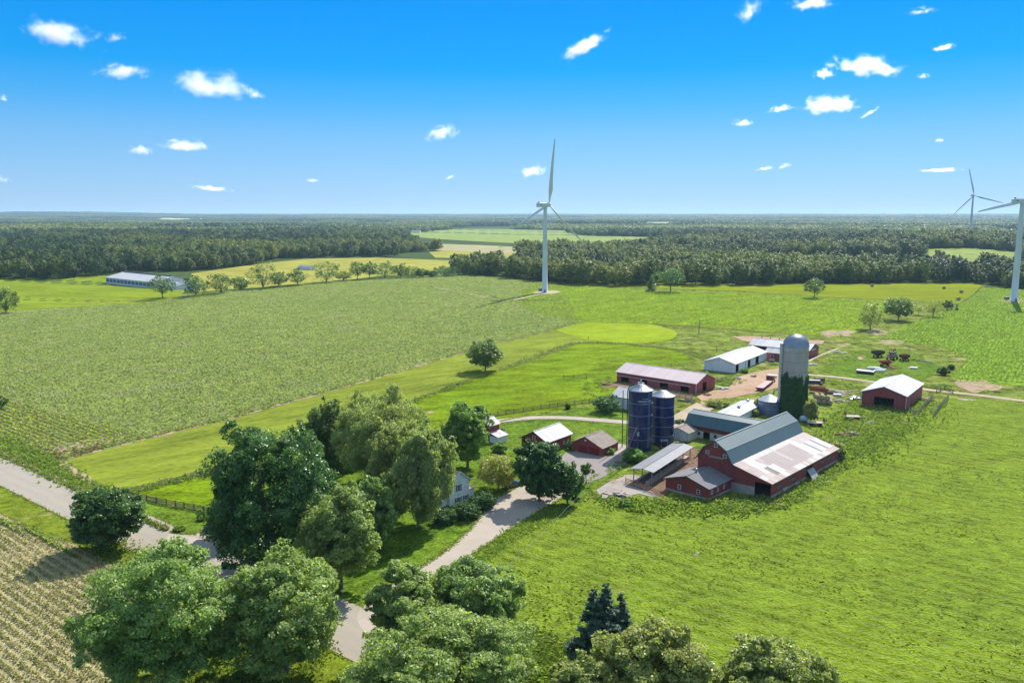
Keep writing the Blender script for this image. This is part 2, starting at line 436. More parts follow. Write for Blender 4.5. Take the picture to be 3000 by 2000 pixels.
def smooth_pts(pts, k=5):
    P = [Vector(p) for p in pts]; out = []
    for i in range(len(P) - 1):
        a = P[max(i - 1, 0)]; b = P[i]; c = P[i + 1]; d = P[min(i + 2, len(P) - 1)]
        for j in range(k):
            t = j / k
            out.append(.5 * ((2 * b) + (c - a) * t + (2 * a - 5 * b + 4 * c - d) * t * t + (3 * b - a - 3 * c + d) * t ** 3))
    out.append(P[-1])
    return [tuple(p) for p in out]

def FP(*pts): return [gf(x, y) for x, y in pts]

# one sheet that reaches the horizon
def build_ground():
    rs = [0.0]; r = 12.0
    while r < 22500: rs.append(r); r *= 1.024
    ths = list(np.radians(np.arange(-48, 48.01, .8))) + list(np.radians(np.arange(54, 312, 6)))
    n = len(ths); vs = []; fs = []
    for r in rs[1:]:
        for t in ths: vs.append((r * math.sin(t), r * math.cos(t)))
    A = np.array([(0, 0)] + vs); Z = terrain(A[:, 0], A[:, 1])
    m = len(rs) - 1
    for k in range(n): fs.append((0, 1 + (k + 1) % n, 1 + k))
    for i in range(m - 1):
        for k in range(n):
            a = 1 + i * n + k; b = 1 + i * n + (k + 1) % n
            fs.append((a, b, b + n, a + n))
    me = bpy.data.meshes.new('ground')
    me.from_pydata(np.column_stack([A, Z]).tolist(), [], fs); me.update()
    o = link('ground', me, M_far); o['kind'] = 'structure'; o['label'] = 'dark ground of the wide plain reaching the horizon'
build_ground()

far = lambda n, pts, m, l=0: make_sheet(n, FP(*pts), l, m, 40.0)
# far fields between the woods
FIELDS_FAR = {
 'pale_field': [(905, 539), (930, 533), (1050, 526), (1200, 527), (1328, 530), (1335, 541), (1450, 543), (1575, 546), (1572, 554), (1500, 557), (1350, 561), (1240, 560), (1000, 549)],
 'tan_field': [(890, 567), (935, 562), (1010, 560), (1100, 563), (1290, 574), (1290, 581), (1200, 583), (1110, 580), (1010, 575), (950, 572)],
 'green_strip': [(985, 578), (1030, 575), (1110, 580), (1200, 583), (1180, 592), (1090, 592), (1000, 592)],
 'clearing': [(2120, 571), (2230, 570), (2360, 580), (2350, 597), (2240, 603), (2130, 589)],
 'far_pale_field_left': [(78, 537), (165, 534), (168, 538), (90, 540)],
 'far_white_field': [(306, 503), (370, 500.5), (482, 501.5), (480, 503.5), (400, 507), (330, 506)],
 'far_white_field_right': [(800, 513), (890, 511), (905, 513), (860, 516)],
 'far_strip_one': [(560, 519), (700, 517), (720, 518.5), (580, 521)],
 'far_strip_two': [(1010, 508), (1150, 506.5), (1160, 508), (1030, 510)],
 'far_strip_three': [(1450, 511), (1600, 509), (1620, 510.5), (1470, 513)],
 'far_strip_four': [(1960, 514), (2070, 512), (2080, 514), (1980, 516)],
 'far_strip_five': [(20, 512), (140, 510), (150, 511.5), (30, 514)],
 'far_strip_six': [(250, 541), (340, 538), (350, 540), (260, 543.5)],
 'far_green_field_right': [(1870, 529), (1945, 526), (1950, 529), (1900, 532)],
}
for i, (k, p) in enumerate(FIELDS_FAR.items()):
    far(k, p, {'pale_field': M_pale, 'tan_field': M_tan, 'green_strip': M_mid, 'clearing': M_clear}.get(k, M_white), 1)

farm = [(-500, 30), (-420, 430), (-330, 590), (-100, 730), (60, 760), (420, 690), (560, 560), (420, 40)]
make_sheet('farm_ground', farm, 0, M_rough, 12)
make_sheet('left_hay_field', FP((-260, 640), (-60, 636), (100, 641), (240, 633), (330, 652), (430, 650), (445, 660), (410, 684), (300, 698), (30, 716), (-200, 726)), 1, M_lhay, 9)
make_sheet('dry_hay_field', FP((440, 628), (592, 606), (700, 595), (870, 592), (1032, 598), (1035, 612), (990, 628), (870, 634), (700, 652), (530, 664), (450, 672), (435, 650)), 2, M_mid, 10)
SOY = FP((-260, 740), (30, 719), (300, 702), (420, 684), (530, 669), (700, 656), (870, 640), (1000, 632), (1100, 634), (1290, 655), (1330, 742), (1090, 801), (800, 884), (540, 955), (330, 1005), (240, 1028), (120, 1040), (0, 996), (-260, 890))
make_sheet('bean_field', SOY, 3, M_soy, 10, jit=.5)
BRIGHT = FP((1240, 650), (1290, 655), (1480, 667), (1700, 672), (1900, 684), (2035, 694), (2085, 704), (2060, 716), (1985, 735), (1975, 762), (1885, 771), (1700, 757), (1560, 746), (1330, 741), (1250, 722), (1190, 700), (1200, 665))
make_sheet('sun_tinted_bean_field', BRIGHT, 4, M_suntint, 10, jit=.5)
make_sheet('yellow_hay_field', FP((1400, 655), (1560, 655), (1760, 657), (1830, 651), (1930, 653), (2080, 650), (2225, 651), (2262, 656), (2254, 665), (2210, 694), (2088, 690), (1900, 682), (1700, 668), (1480, 661)), 5, M_yhay, 10)
make_sheet('row_bean_field', FP((2262, 661), (2420, 667), (2460, 690), (2460, 905), (2360, 885), (2200, 880), (2188, 862), (2222, 825), (2160, 795), (2030, 777), (2085, 745), (2180, 712)), 5, M_right, 10, jit=.4)
HAY = FP((133, 1062), (230, 1036), (330, 1011), (540, 961), (800, 889), (1090, 805), (1330, 745), (1480, 744), (1556, 765), (1520, 785), (1330, 787), (1160, 846), (1080, 870), (700, 1013), (500, 1077), (275, 1135), (205, 1112))
make_sheet('mown_hay_field', HAY, 4, M_hay, 10, jit=.4)
make_sheet('yellow_mown_patch', smooth_pts(FP((1275, 757), (1340, 742), (1420, 740), (1480, 743), (1535, 755), (1556, 767), (1528, 783), (1440, 788), (1340, 778), (1275, 757))), 6, M_oval, 10)
make_sheet('pasture', FP((275, 1137), (500, 1079), (700, 1016), (1080, 873), (1160, 848), (1330, 789), (1440, 790), (1560, 806), (1600, 828), (1450, 850), (1420, 900), (1300, 940), (1150, 962), (1000, 1006), (850, 1060), (690, 1120), (480, 1180), (400, 1160), (270, 1132)), 3, M_past, 10, jit=.5)
make_sheet('lawn', FP((235, 1175), (275, 1137), (480, 1182), (700, 1110), (1000, 1006), (1360, 932), (1500, 900), (1560, 960), (1500, 1030), (1380, 1110), (1330, 1150), (1190, 1240), (900, 1450), (860, 1450), (380, 1225)), 5, M_lawn, 8)
MEAD = FP((1345, 1150), (1420, 1160), (1560, 1160), (1700, 1180), (1800, 1165), (1900, 1100), (1985, 1060), (2100, 975), (2185, 915), (2460, 930), (2900, 1200), (2900, 1750), (1350, 1750), (1180, 1500), (950, 1400), (960, 1385), (1080, 1290), (1200, 1215))
make_sheet('meadow', MEAD, 4, M_mead, 10, jit=.8)
make_sheet('bright_verge', FP((1005, 1335), (1100, 1268), (1200, 1200), (1275, 1160), (1320, 1160), (1270, 1195), (1150, 1262), (1040, 1340), (960, 1400)), 6, M_lawn, 8, jit=.3)
make_sheet('weedy_bank', FP((1500, 1030), (1440, 1080), (1360, 1140), (1390, 1165), (1480, 1180), (1700, 1185), (1790, 1165), (1900, 1090), (1990, 1050), (2120, 960), (2160, 925), (2000, 900), (1880, 960), (1700, 1000), (1600, 1000)), 3, M_weed, 8, jit=.6)
make_sheet('verge', FP((-120, 1040), (0, 1105), (170, 1187), (360, 1272), (620, 1400), (760, 1478), (840, 1530), (1000, 1640), (500, 1750), (270, 1420), (180, 1250), (0, 1180), (-200, 1120)), 3, M_verge, 8)
make_sheet('roadside_weeds', FP((-120, 985), (0, 995), (110, 1035), (200, 1108), (290, 1135), (235, 1178), (160, 1120), (0, 1049), (-120, 1000)), 4, M_weed, 8, jit=.5)
make_sheet('stubble_field', FP((-300, 1080), (0, 1181), (100, 1232), (175, 1252), (290, 1318), (300, 1390), (260, 1750), (-500, 1750)), 5, M_stub, 8, jit=.4)
make_sheet('headland', FP((-260, 860), (-60, 885), (0, 905), (150, 955), (338, 1003), (225, 1026), (112, 1040), (0, 998), (-260, 905)), 6, M_head, 8, jit=.5)
make_sheet('bare_corner', FP((110, 1034), (150, 1020), (215, 1008), (262, 1006), (240, 1024), (160, 1034), (120, 1042)), 7, M_soil, 8, jit=.8)
make_sheet('bare_corner', smooth_pts(FP((2190, 880), (2205, 872), (2232, 876), (2262, 874), (2280, 882), (2302, 888), (2290, 898), (2262, 896), (2240, 904), (2216, 894), (2204, 890), (2190, 880)), 4), 7, M_soil, 8, jit=1.2)
make_sheet('bare_corner', smooth_pts(FP((1882, 764), (1902, 759), (1920, 761), (1942, 757), (1966, 763), (1950, 768), (1956, 773), (1925, 771), (1900, 775), (1882, 764)), 4), 7, M_soil, 8, jit=1.2)
# bare strip, tramline and grassy lines between the fields
make_sheet('dirt_strip', strip(FP((140, 1056), (330, 1009), (540, 959), (800, 887), (950, 843), (1090, 804), (1200, 776), (1335, 742)), [2.6, 2, 1.6, 1.5, 1.5, 1.5, 1.2, .8]), 7, M_soil, 8, jit=.5)
make_sheet('dirt_strip', strip(FP((135, 1060), (160, 1075), (195, 1098), (225, 1122)), [2.5, 1.5, 2.5, .8]), 7, M_soil, 8, jit=.6)
make_sheet('tramline', strip(FP((340, 998), (540, 942), (800, 866), (1000, 806), (1150, 770), (1330, 738)), .55), 7, M_head, 8, jit=.15)
make_sheet('tall_grass_line', strip(FP((275, 1136), (500, 1078), (700, 1014), (900, 940), (1080, 871)), [3, 3.4, 3, 2.4, 2]), 7, M_edge, 8, jit=.5)
make_sheet('tall_grass_line', strip(smooth_pts(FP((1155, 848), (1250, 815), (1330, 788), (1440, 790), (1560, 806), (1640, 832))), 4.2), 7, M_edge, 8, jit=.6)
make_sheet('tall_grass_line', strip(FP((1090, 803), (1335, 741), (1480, 743), (1560, 748), (1700, 758), (1885, 773)), [1, 2, 3.5, 4, 4, 3]), 8, M_edge, 8, jit=.6)
make_sheet('far_track', strip(FP((-200, 729), (30, 717), (200, 707), (300, 700), (410, 685), (480, 676)), 3.2), 7, M_track, 8, jit=.3)
for w, dy in ((2.2, -2.6), (2.2, 2.6)):
    make_sheet('tall_grass_line', strip([(x, y + dy * 1.3) for x, y in FP((-200, 729), (30, 717), (200, 707), (300, 700), (410, 685), (480, 676))], w), 8, M_weed, 8, jit=.5)
make_sheet('tall_grass_line', strip(FP((420, 683), (530, 668), (700, 655), (870, 639), (1000, 632), (1100, 634), (1290, 655), (1420, 657)), 5.0), 8, M_weed, 8, jit=1.0)
make_sheet('tall_grass_line', strip(FP((1420, 658), (1480, 661), (1700, 669), (1900, 683), (2088, 691)), 3.5), 8, M_weed, 8, jit=.8)
make_sheet('turbine_track', strip(FP((870, 651), (960, 656), (1050, 668), (1130, 684), (1180, 690), (1220, 680), (1255, 671)), [3, 5, 5, 5, 5, 5, 6]), 8, M_rough, 8, jit=.8)
make_sheet('turbine_track', strip(FP((1000, 661), (1050, 669), (1130, 686), (1180, 690), (1220, 680), (1250, 672)), [1, 1.6, 1.8, 2.5, 3, 4]), 9, M_track, 8, jit=.3)
make_sheet('grassy_lane', FP((2254, 660), (2268, 662), (2180, 712), (2090, 745), (2030, 777), (2160, 797), (2222, 826), (2195, 862), (2185, 880), (2060, 870), (1900, 840), (1890, 770), (1985, 762), (1995, 735), (2085, 705), (2210, 695)), 6, M_rough, 8, jit=.8)
make_sheet('short_grass', FP((1875, 850), (1990, 805), (2070, 800), (2110, 815), (2170, 850), (2120, 875), (2040, 880), (1950, 872)), 7, M_lawn, 8, jit=.8)
# bare yard, tracks
make_sheet('yard_dirt', [gc('A', *p) for p in ((1050, 905), (1180, 840), (1190, 805), (1150, 775), (1290, 720), (1420, 700), (1490, 620), (1540, 590), (1640, 560), (1760, 540), (1880, 520), (1900, 600), (1890, 690), (1760, 720), (1640, 745), (1450, 785), (1320, 790), (1250, 840), (1150, 915), (1010, 1000), (880, 1090), (845, 1080), (860, 1010))], 8, M_dirt, 8, jit=.5)
make_sheet('yard_dirt', [gc('A', *p) for p in ((1440, 255), (1640, 250), (1930, 275), (2250, 290), (2230, 320), (2000, 310), (1600, 300))], 8, M_dirt, 8, jit=.8)
make_sheet('dirt_track', strip(smooth_pts([gc('C', *p) for p in ((150, 822), (300, 835), (480, 850), (650, 870), (850, 898), (1100, 930), (1370, 972), (1640, 1002), (1900, 1030), (2335, 1085), (2700, 1135))]), 3.6), 9, M_track, 8, jit=.35)
make_sheet('dirt_track', strip(smooth_pts([gc('C', *p) for p in ((225, 700), (300, 660), (380, 625), (520, 570))]), [2, 1.6] + [1.4] * 14), 9, M_track, 8, jit=.3)
make_sheet('barnyard', [gc('B', *p) for p in ((740, 530), (815, 560), (815, 720), (560, 960), (460, 1040), (300, 960), (160, 880), (420, 720), (640, 600))], 8, M_mud, 8, jit=.4)
make_sheet('barnyard', [gc('B', *p) for p in ((1480, 1060), (1560, 1110), (1640, 1100), (1600, 1040), (1900, 850), (1980, 800), (2100, 760), (2050, 730), (1900, 800), (1700, 960))], 8, M_mud, 8, jit=.6)
make_sheet('barnyard', [gc('A', *p) for p in ((320, 690), (450, 640), (700, 720), (1140, 760), (1100, 800), (800, 740), (600, 700), (400, 690))], 8, M_mud, 8, jit=.5)
make_sheet('concrete_apron', [gc('B', *p) for p in ((-60, 880), (140, 800), (300, 830), (150, 870), (300, 935), (470, 1040), (240, 990), (60, 1040), (-100, 1060), (-180, 960))], 9, M_conc, 8, jit=.4)
make_sheet('concrete_apron', [gc('C', *p) for p in ((770, 1290), (800, 1270), (900, 1275), (890, 1305), (820, 1310))], 9, M_conc, 8, jit=.4)
make_sheet('concrete_apron', [gc('C', *p) for p in ((1675, 1070), (1700, 1060), (1860, 1068), (1880, 1078), (1760, 1082))], 9, M_conc, 8, jit=.3)
make_sheet('concrete_apron', [gc('B', *p) for p in ((460, 450), (560, 455), (520, 475), (450, 470))], 9, M_conc, 8)
# road and drives
rd = [gf(0, 1077), gf(375, 1247), gf(850, 1473)]
dr = (Vector(rd[2]) - Vector(rd[0])).normalized()
c0 = Vector(rd[1])
ROADC = [tuple(c0 + dr * t) for t in (-420, -200, -100, -40, 0, 40, 80, 130, 260)]
RW = 11.2
make_sheet('road', strip(ROADC, RW), 9, M_road, 8, jit=.12)
make_sheet('driveway', smooth_pts(FP((845, 1462), (820, 1425), (840, 1390), (945, 1316), (1020, 1268), (1085, 1210), (1130, 1152), (1190, 1118), (1250, 1120), (1320, 1085), (1395, 1040), (1420, 1020), (1442, 1030), (1420, 1062), (1372, 1090), (1290, 1145), (1200, 1198), (1100, 1264), (992, 1328), (900, 1420), (905, 1490)), 3), 10, M_gravel, 8, jit=.12)
make_sheet('side_drive', smooth_pts(FP((390, 1222), (440, 1225), (500, 1206), (600, 1165), (640, 1152), (650, 1165), (640, 1190), (520, 1240), (440, 1275), (400, 1262), (380, 1240)), 3), 10, M_gravel, 8, jit=.12)
make_sheet('ring_drive', strip(smooth_pts(FP((1010, 1012), (1060, 985), (1110, 972), (1160, 966), (1220, 960), (1300, 960), (1370, 965), (1430, 970), (1490, 975))), 3.9), 10, M_gravel, 8, jit=.15)
make_sheet('parking_asphalt', FP((1288, 1052), (1300, 1040), (1330, 1038), (1400, 1040), (1425, 1048), (1440, 1030), (1475, 1000), (1530, 965), (1550, 975), (1500, 1020), (1440, 1065), (1390, 1095), (1350, 1110), (1320, 1090)), 11, M_park, 8, jit=.25)
make_sheet('parking_asphalt', FP((1530, 965), (1600, 925), (1640, 940), (1560, 985), (1545, 982)), 11, M_track, 8, jit=.25)
for pp in (((640, 1035), (690, 1030), (720, 1050), (660, 1062)), ((480, 1010), (560, 1000), (640, 1022), (560, 1040), (470, 1035)), ((390, 1040), (450, 1030), (480, 1060), (420, 1075)), ((700, 660), (760, 640), (790, 655), (730, 680)), ((1190, 755), (1240, 745), (1260, 760), (1210, 770)), ((500, 540), (600, 520), (640, 535), (540, 556)), ((790, 400), (900, 380), (1010, 420), (900, 440)), ((880, 520), (980, 490), (1160, 500), (1100, 530))):
    make_sheet('bare_spot', smooth_pts([gc('C', *p) for p in pp + (pp[0],)], 4), 8, M_soil, 6, jit=.8)
make_sheet('bare_spot', FP((1590, 1272), (1600, 1267), (1610, 1272), (1604, 1279), (1594, 1279)), 8, M_soil, 6, jit=.4)
make_sheet('bare_spot', FP((978, 947), (990, 944), (1000, 947), (988, 951)), 8, M_soil, 6, jit=.3)
make_sheet('gravel_pad', smooth_pts(FP((1225, 672), (1245, 669), (1275, 668), (1286, 671), (1265, 675), (1235, 675), (1225, 672)), 4), 9, M_track, 8)
make_sheet('gravel_pad', smooth_pts(FP((2285, 690), (2310, 686), (2352, 685), (2400, 690), (2380, 698), (2320, 696), (2285, 690)), 4), 9, M_track, 8)
# ------------------------------------------------------------------ vegetation
L_oak = leaf_mat('oak_leaves', (.055, .12, .024), (.16, .25, .06), .48, .4, .5)
L_maple = leaf_mat('maple_leaves', (.09, .22, .035), (.28, .43, .11), .54, .4, .45)
L_dark = leaf_mat('dark_maple_leaves', (.038, .115, .03), (.13, .25, .065), .48, .38, .5)
L_ash = leaf_mat('ash_leaves', (.19, .255, .08), (.45, .50, .21), .54, .42, .4)
L_silver = leaf_mat('pale_maple_leaves', (.14, .25, .052), (.39, .49, .18), .54, .42, .4)
L_yellow = leaf_mat('olive_leaves', (.17, .24, .05), (.42, .47, .16), .54, .4, .45)
L_spruce = leaf_mat('spruce_needles', (.035, .085, .055), (.08, .15, .095), .25)
L_yew = leaf_mat('yew_needles', (.04, .11, .03), (.10, .19, .055), .3)
L_wood = leaf_mat('woodland_leaves', (.055, .102, .021), (.20, .265, .068), .33)
L_woodl = leaf_mat('olive_woodland_leaves', (.10, .15, .028), (.29, .335, .088), .37)
L_woodd = leaf_mat('dark_woodland_leaves', (.022, .058, .02), (.075, .135, .042), .28)
L_weed = leaf_mat('weed_leaves', (.11, .19, .025), (.26, .34, .08), .5)
L_grass = leaf_mat('grass_blades', (.17, .24, .025), (.38, .42, .09), .55)
L_dry = leaf_mat('dry_stalks', (.30, .24, .12), (.46, .38, .21), .2)
L_crop = leaf_mat('crop_leaves', (.18, .26, .045), (.33, .40, .11), .5)
M_bark = plain('bark', (.14, .115, .09), (.22, .19, .155), 2.0, .95, .1, bs=.8, bd=.05, streak=(3, 3, .5))

def unit(v):
    return v / np.maximum(np.linalg.norm(v, axis=-1, keepdims=True), 1e-9)

def leaf_quads(P, Nrm, size, rng, aspect=.6, droop=0.0):
    n = len(P)
    t = unit(np.cross(Nrm, rng.normal(size=(n, 3))))
    if droop:
        t = unit(t * (1 - droop) + np.array([0, 0, -1.0]) * droop)
    b = unit(np.cross(Nrm, t))
    s = size * rng.uniform(.6, 1.35, (n, 1))
    a = t * s * .5; c = b * s * .5 * aspect
    bend = unit(Nrm) * s * .12
    return np.stack([P - a, P + c - bend, P + a, P - c - bend], 1)

def crown(seed, H, W, n, leaf, kind='oak', base=.22, W2=None, mat=None, nrand=.7, qk=.55):
    """Leaves gathered in clumps over uneven lobes; returns quads, tints and the limb ends."""
    rng = np.random.default_rng(seed)
    rx = W * .47; ry = (W2 or W) * .47
    z0 = H * base; hz = (H - z0) / 2; zc = z0 + hz
    nl = {'oak': 24, 'maple': 22, 'ash': 28, 'young': 8, 'oval': 20}.get(kind, 20)
    lobes = []
    for i in range(nl):
        k = i + .5
        ph = math.acos(1 - 1.9 * k / nl)          # from the top down to well below the middle
        th = i * 2.39996 + rng.uniform(-.4, .4)
        rr = rng.uniform(.52, .80)
        rr *= rng.uniform(.85, 1.2)
        shape = 1.0
        if kind == 'oval': shape = .82 + .25 * math.sin(ph)
        if kind == 'ash': rr = rng.uniform(.50, .86)
        lr = rng.uniform(.24, .42) * (.85 if kind == 'ash' else 1)
        sp_ = math.sin(ph) if (ph < math.pi / 2 or base > .12) else max(math.sin(ph), .78)
        c = np.array([sp_ * math.cos(th) * rx * rr * shape, sp_ * math.sin(th) * ry * rr * shape, zc + math.cos(ph) * hz * rng.uniform(.56, .74)])
        lobes.append((c, np.array([rx * lr, ry * lr, hz * lr * rng.uniform(.75, 1.05)])))
    if nl >= 20:                       # sprays that break the outline
        for i in range(16):
            ph = math.acos(rng.uniform(-.55, 1)); th = rng.uniform(0, 6.283); rr = rng.uniform(.86, 1.12); lr = rng.uniform(.10, .19)
            c = np.array([math.sin(ph) * math.cos(th) * rx * rr, math.sin(ph) * math.sin(th) * ry * rr, zc + math.cos(ph) * hz * rr * .95])
            lobes.append((c, np.array([rx * lr, ry * lr, hz * lr * 1.1])))
    lobes.append((np.array([0, 0, zc + .05 * hz]), np.array([rx * .6, ry * .6, hz * .68])))
    lobes.append((np.array([0, 0, zc - .3 * hz]), np.array([rx * .6, ry * .6, hz * .45])))
    wts = np.array([np.prod(l[1]) ** (2 / 3) for l in lobes]); wts /= wts.sum()
    Ps = []; Ns = []; Vs = []; ends = []
    for (c, r), w in zip(lobes, wts):
        ends.append(c)
        ncl = max(5, int(rng.integers(13, 20)))
        m = max(4, int(n * w / ncl))
        d = unit(rng.normal(size=(ncl, 3)) + unit(c - np.array([0, 0, zc - .25 * hz]))[None] * .55)
        cc = c + d * r * rng.uniform(.62, 1.22, (ncl, 1))
        for k in range(ncl):
            cr = r * rng.uniform(.26, .50)
            mm = int(m * rng.uniform(.5, 1.5))
            q = unit(rng.normal(size=(mm, 3)))
            rad = rng.uniform(.25, 1, (mm, 1)) ** .45
            p = cc[k] + q * rad * cr * np.array([1.1, 1.1, .75])
            if kind == 'ash': p[:, 2] -= np.abs(rng.normal(0, .35, mm)) * cr[2] * (1 + 0 * p[:, 2])
            nn = unit(q * qk + d[k] * qk * .6 + np.array([0, 0, .65]) + rng.normal(0, nrand, (mm, 3)))
            Ps.append(p); Ns.append(nn)
            Vs.append(np.clip(rng.normal(rng.uniform(.2, .8), .22, mm), 0, 1))
    P = np.concatenate(Ps); Nn = np.concatenate(Ns); V = np.concatenate(Vs)
    keep = P[:, 2] > z0 * .75
    P, Nn, V = P[keep], Nn[keep], V[keep]
    Q = leaf_quads(P, Nn, leaf, rng, .62 if kind != 'ash' else .42, droop=.45 if kind == 'ash' else 0.0)
    return Q, V, ends, z0, zc

def trunk_mb(H, z0, zc, ends, rad, seed, limbs=9):
    rnd = random.Random(seed)
    mb = MB()
    lean = Vector((rnd.uniform(-.04, .04) * H, rnd.uniform(-.04, .04) * H, 0))
    top = Vector((lean.x, lean.y, zc * .95))
    mb.tube([(0, 0, -.3), (0, 0, .25), tuple(lean * .3 + Vector((0, 0, z0 * .6))), tuple(lean * .7 + Vector((0, 0, z0 * 1.3))), tuple(top)], [rad * 1.5, rad * 1.05, rad * .85, rad * .7, rad * .35], 8)
    for e in ends[:limbs]:
        e = Vector(e); s = lean * .6 + Vector((0, 0, z0 * rnd.uniform(.8, 1.7)))
        m = s.lerp(e, .5) + Vector((0, 0, .08 * H * rnd.uniform(-.3, 1)))
        mb.tube([tuple(s), tuple(m), tuple(e)], [rad * .42, rad * .26, rad * .08], 5, cap=False)
    return mb

def tree(name, label, base, H, W, seed, leafm, kind='oak', n=6000, leaf=.5, cat='tree', group=None, basef=.22, rz=0.0, W2=None, trunk=None):
    z = tz(*base)
    root = empty(name, (base[0], base[1], z), rz, label, cat, group)
    Q, V, ends, z0, zc = crown(seed, H, W, n, leaf, kind, basef, W2)
    link('crown', quads_mesh('crown', Q, V), leafm, root)
    trunk_mb(H, z0, zc, ends, trunk or max(.12, H * .026), seed).build('trunk', M_bark, root)
    return root

def tree_px(name, label, b, top, xl, xr, seed, leafm, kind='oak', n=6000, leaf=.5, **k):
    """Tree standing at photo position b (2352-wide scale) with its top and width as seen there."""
    base = gf(*b)
    dep = base[1] * CP + CAM_H * SP
    H = height_over(base, b[0] * FS, top * FS)[0] - tz(*base)
    W = (xr - xl) * FS / FOC * (dep - H * .5 * SP)
    off = ((xl + xr) / 2 - b[0]) * FS / FOC * dep
    return tree(name, label, (base[0] + off * .6, base[1]), H, W, seed, leafm, kind, n, leaf, **k)

def conifer(name, label, base, H, W, seed, n=9000, leaf=.4, group=None, m=None, trunkr=.2):
    rng = np.random.default_rng(seed)
    root = empty(name, (base[0], base[1], tz(*base)), 0, label, 'tree', group)
    Ps = []; Ns = []; Vs = []
    lev = max(10, int(H / .55))
    tot = sum((1 - i / lev) ** 1.0 + .05 for i in range(lev))
    for i in range(lev):
        t = i / lev
        z = H * (.05 + .95 * t); rr = W / 2 * (1 - t) ** .85 * rng.uniform(.82, 1.12) + .12
        nb = max(4, int(6 + 8 * (1 - t)))
        m_ = max(3, int(n * ((1 - t) + .05) / tot / nb))
        for k in range(nb):
            a = rng.uniform(0, 2 * math.pi); L = rr * rng.uniform(.75, 1.12)
            s = rng.uniform(.12, 1, m_) ** .7
            spread = .20 * L * s * rng.normal(0, 1, m_) * .6
            x = math.cos(a) * L * s - math.sin(a) * spread; y = math.sin(a) * L * s + math.cos(a) * spread
            zz = z - .28 * L * s + .12 * L * s ** 3 + rng.normal(0, .06, m_)
            Ps.append(np.stack([x, y, zz], 1))
            Ns.append(unit(np.stack([math.cos(a) * .35 + rng.normal(0, .4, m_), math.sin(a) * .35 + rng.normal(0, .4, m_), np.full(m_, .9)], 1)))
            Vs.append(np.clip(rng.normal(rng.uniform(.25, .75), .2, m_), 0, 1))
    Q = leaf_quads(np.concatenate(Ps), np.concatenate(Ns), leaf, rng, .55)
    link('crown', quads_mesh('crown', Q, np.concatenate(Vs)), m or L_spruce, root)
    MB().tube([(0, 0, -.2), (0, 0, H * .5), (0, 0, H * .97)], [trunkr, trunkr * .6, .03], 7).build('trunk', M_bark, root)
    return root

def bush(name, label, base, H, W, seed, leafm, n=1500, leaf=.3, W2=None, rz=0.0, group=None, cat='bush'):
    root = empty(name, (base[0], base[1], tz(*base)), rz, label, cat, group)
    Q, V, ends, z0, zc = crown(seed, H, W, n, leaf, 'oak', .03, W2)
    link('foliage', quads_mesh('foliage', Q, V), leafm, root)
    mb = MB()
    for i, e in enumerate(ends[:6]):
        mb.tube([(0, 0, -.1), tuple(Vector(e) * .5 + Vector((0, 0, .1))), tuple(e)], [.05, .035, .012], 4, cap=False)
    mb.build('stem', M_bark, root)
    return root

# --- the big trees round the house, the road and the drive
GH = 'trees around the farmhouse'
GR = 'trees along the near roadside'
tree_px('maple_tree', 'round dark maple alone on the verge between road and stubble field', (258, 1262), 1118, 163, 320, 1, L_dark, 'oak', 45500, .42, basef=.08)
tree_px('maple_tree', 'broad pale-leaved maple in the corner beside the stubble field', (375, 1585), 1262, 212, 565, 2, L_silver, 'oak', 73498, .42, group=GR, basef=.06, trunk=.42)
tree_px('maple_tree', 'pale-leaved maple between the stubble-side maple and the road', (655, 1545), 1268, 520, 805, 3, L_silver, 'oak', 63000, .42, group=GR, basef=.09)
tree_px('spreading_tree', 'largest, darkest tree, with a wide ragged crown, at the side drive', (628, 1312), 985, 478, 775, 4, L_dark, 'oak', 91000, .42, group=GH, basef=.04, trunk=.55)
tree_px('spreading_tree', 'smaller dark tree tucked against the left side of the largest dark tree', (560, 1230), 1058, 488, 600, 41, L_dark, 'oak', 26250, .42, group=GH, basef=.03)
tree_px('ash_tree', 'tall feathery olive tree with a forked trunk, highest of the clump', (868, 1112), 890, 768, 980, 5, L_ash, 'ash', 75000, .46, group=GH, basef=.04, trunk=.4)
tree_px('ash_tree', 'dark narrow tree on the hay-field side of the tall feathery tree', (765, 1088), 918, 698, 805, 6, L_oak, 'oval', 35000, .42, group=GH, basef=.03)
tree_px('ash_tree', 'feathery tree at the back of the clump beside the mown hay', (830, 1060), 905, 765, 870, 61, L_ash, 'ash', 35000, .42, group=GH, basef=.03)
tree_px('ash_tree', 'feathery tree between the tall one and the house, in the heart of the clump', (905, 1165), 968, 838, 965, 62, L_ash, 'ash', 45000, .46, group=GH, basef=.03)
tree_px('ash_tree', 'feathery silvery tree hanging over the left side of the white house', (968, 1212), 968, 880, 1040, 7, L_ash, 'ash', 73498, .46, group=GH, basef=.03, trunk=.42)
tree_px('maple_tree', 'round bright maple in front of the feathery trees', (850, 1258), 1100, 798, 915, 8, L_silver, 'oak', 38498, .42, group=GH, basef=.10)
tree_px('maple_tree', 'loose bright maple on the lawn beside the driveway shade', (792, 1352), 1130, 690, 868, 9, L_silver, 'oak', 56000, .42, group=GH, basef=.10)
tree_px('maple_tree', 'neat egg-shaped green maple beside the white-roofed granary', (1075, 1078), 928, 1018, 1128, 10, L_maple, 'oval', 45500, .42, group=GH, basef=.08)
tree_px('apple_tree', 'low spreading pale shrubby tree between the house and the drive', (1147, 1125), 1043, 1093, 1196, 11, L_yellow, 'oak', 15000, .34, group=GH, basef=.10)
tree_px('maple_tree', 'dense dark round maple in the fork of the driveway', (1238, 1152), 1010, 1186, 1292, 12, L_dark, 'oval', 45500, .42, group=GH, basef=.06)
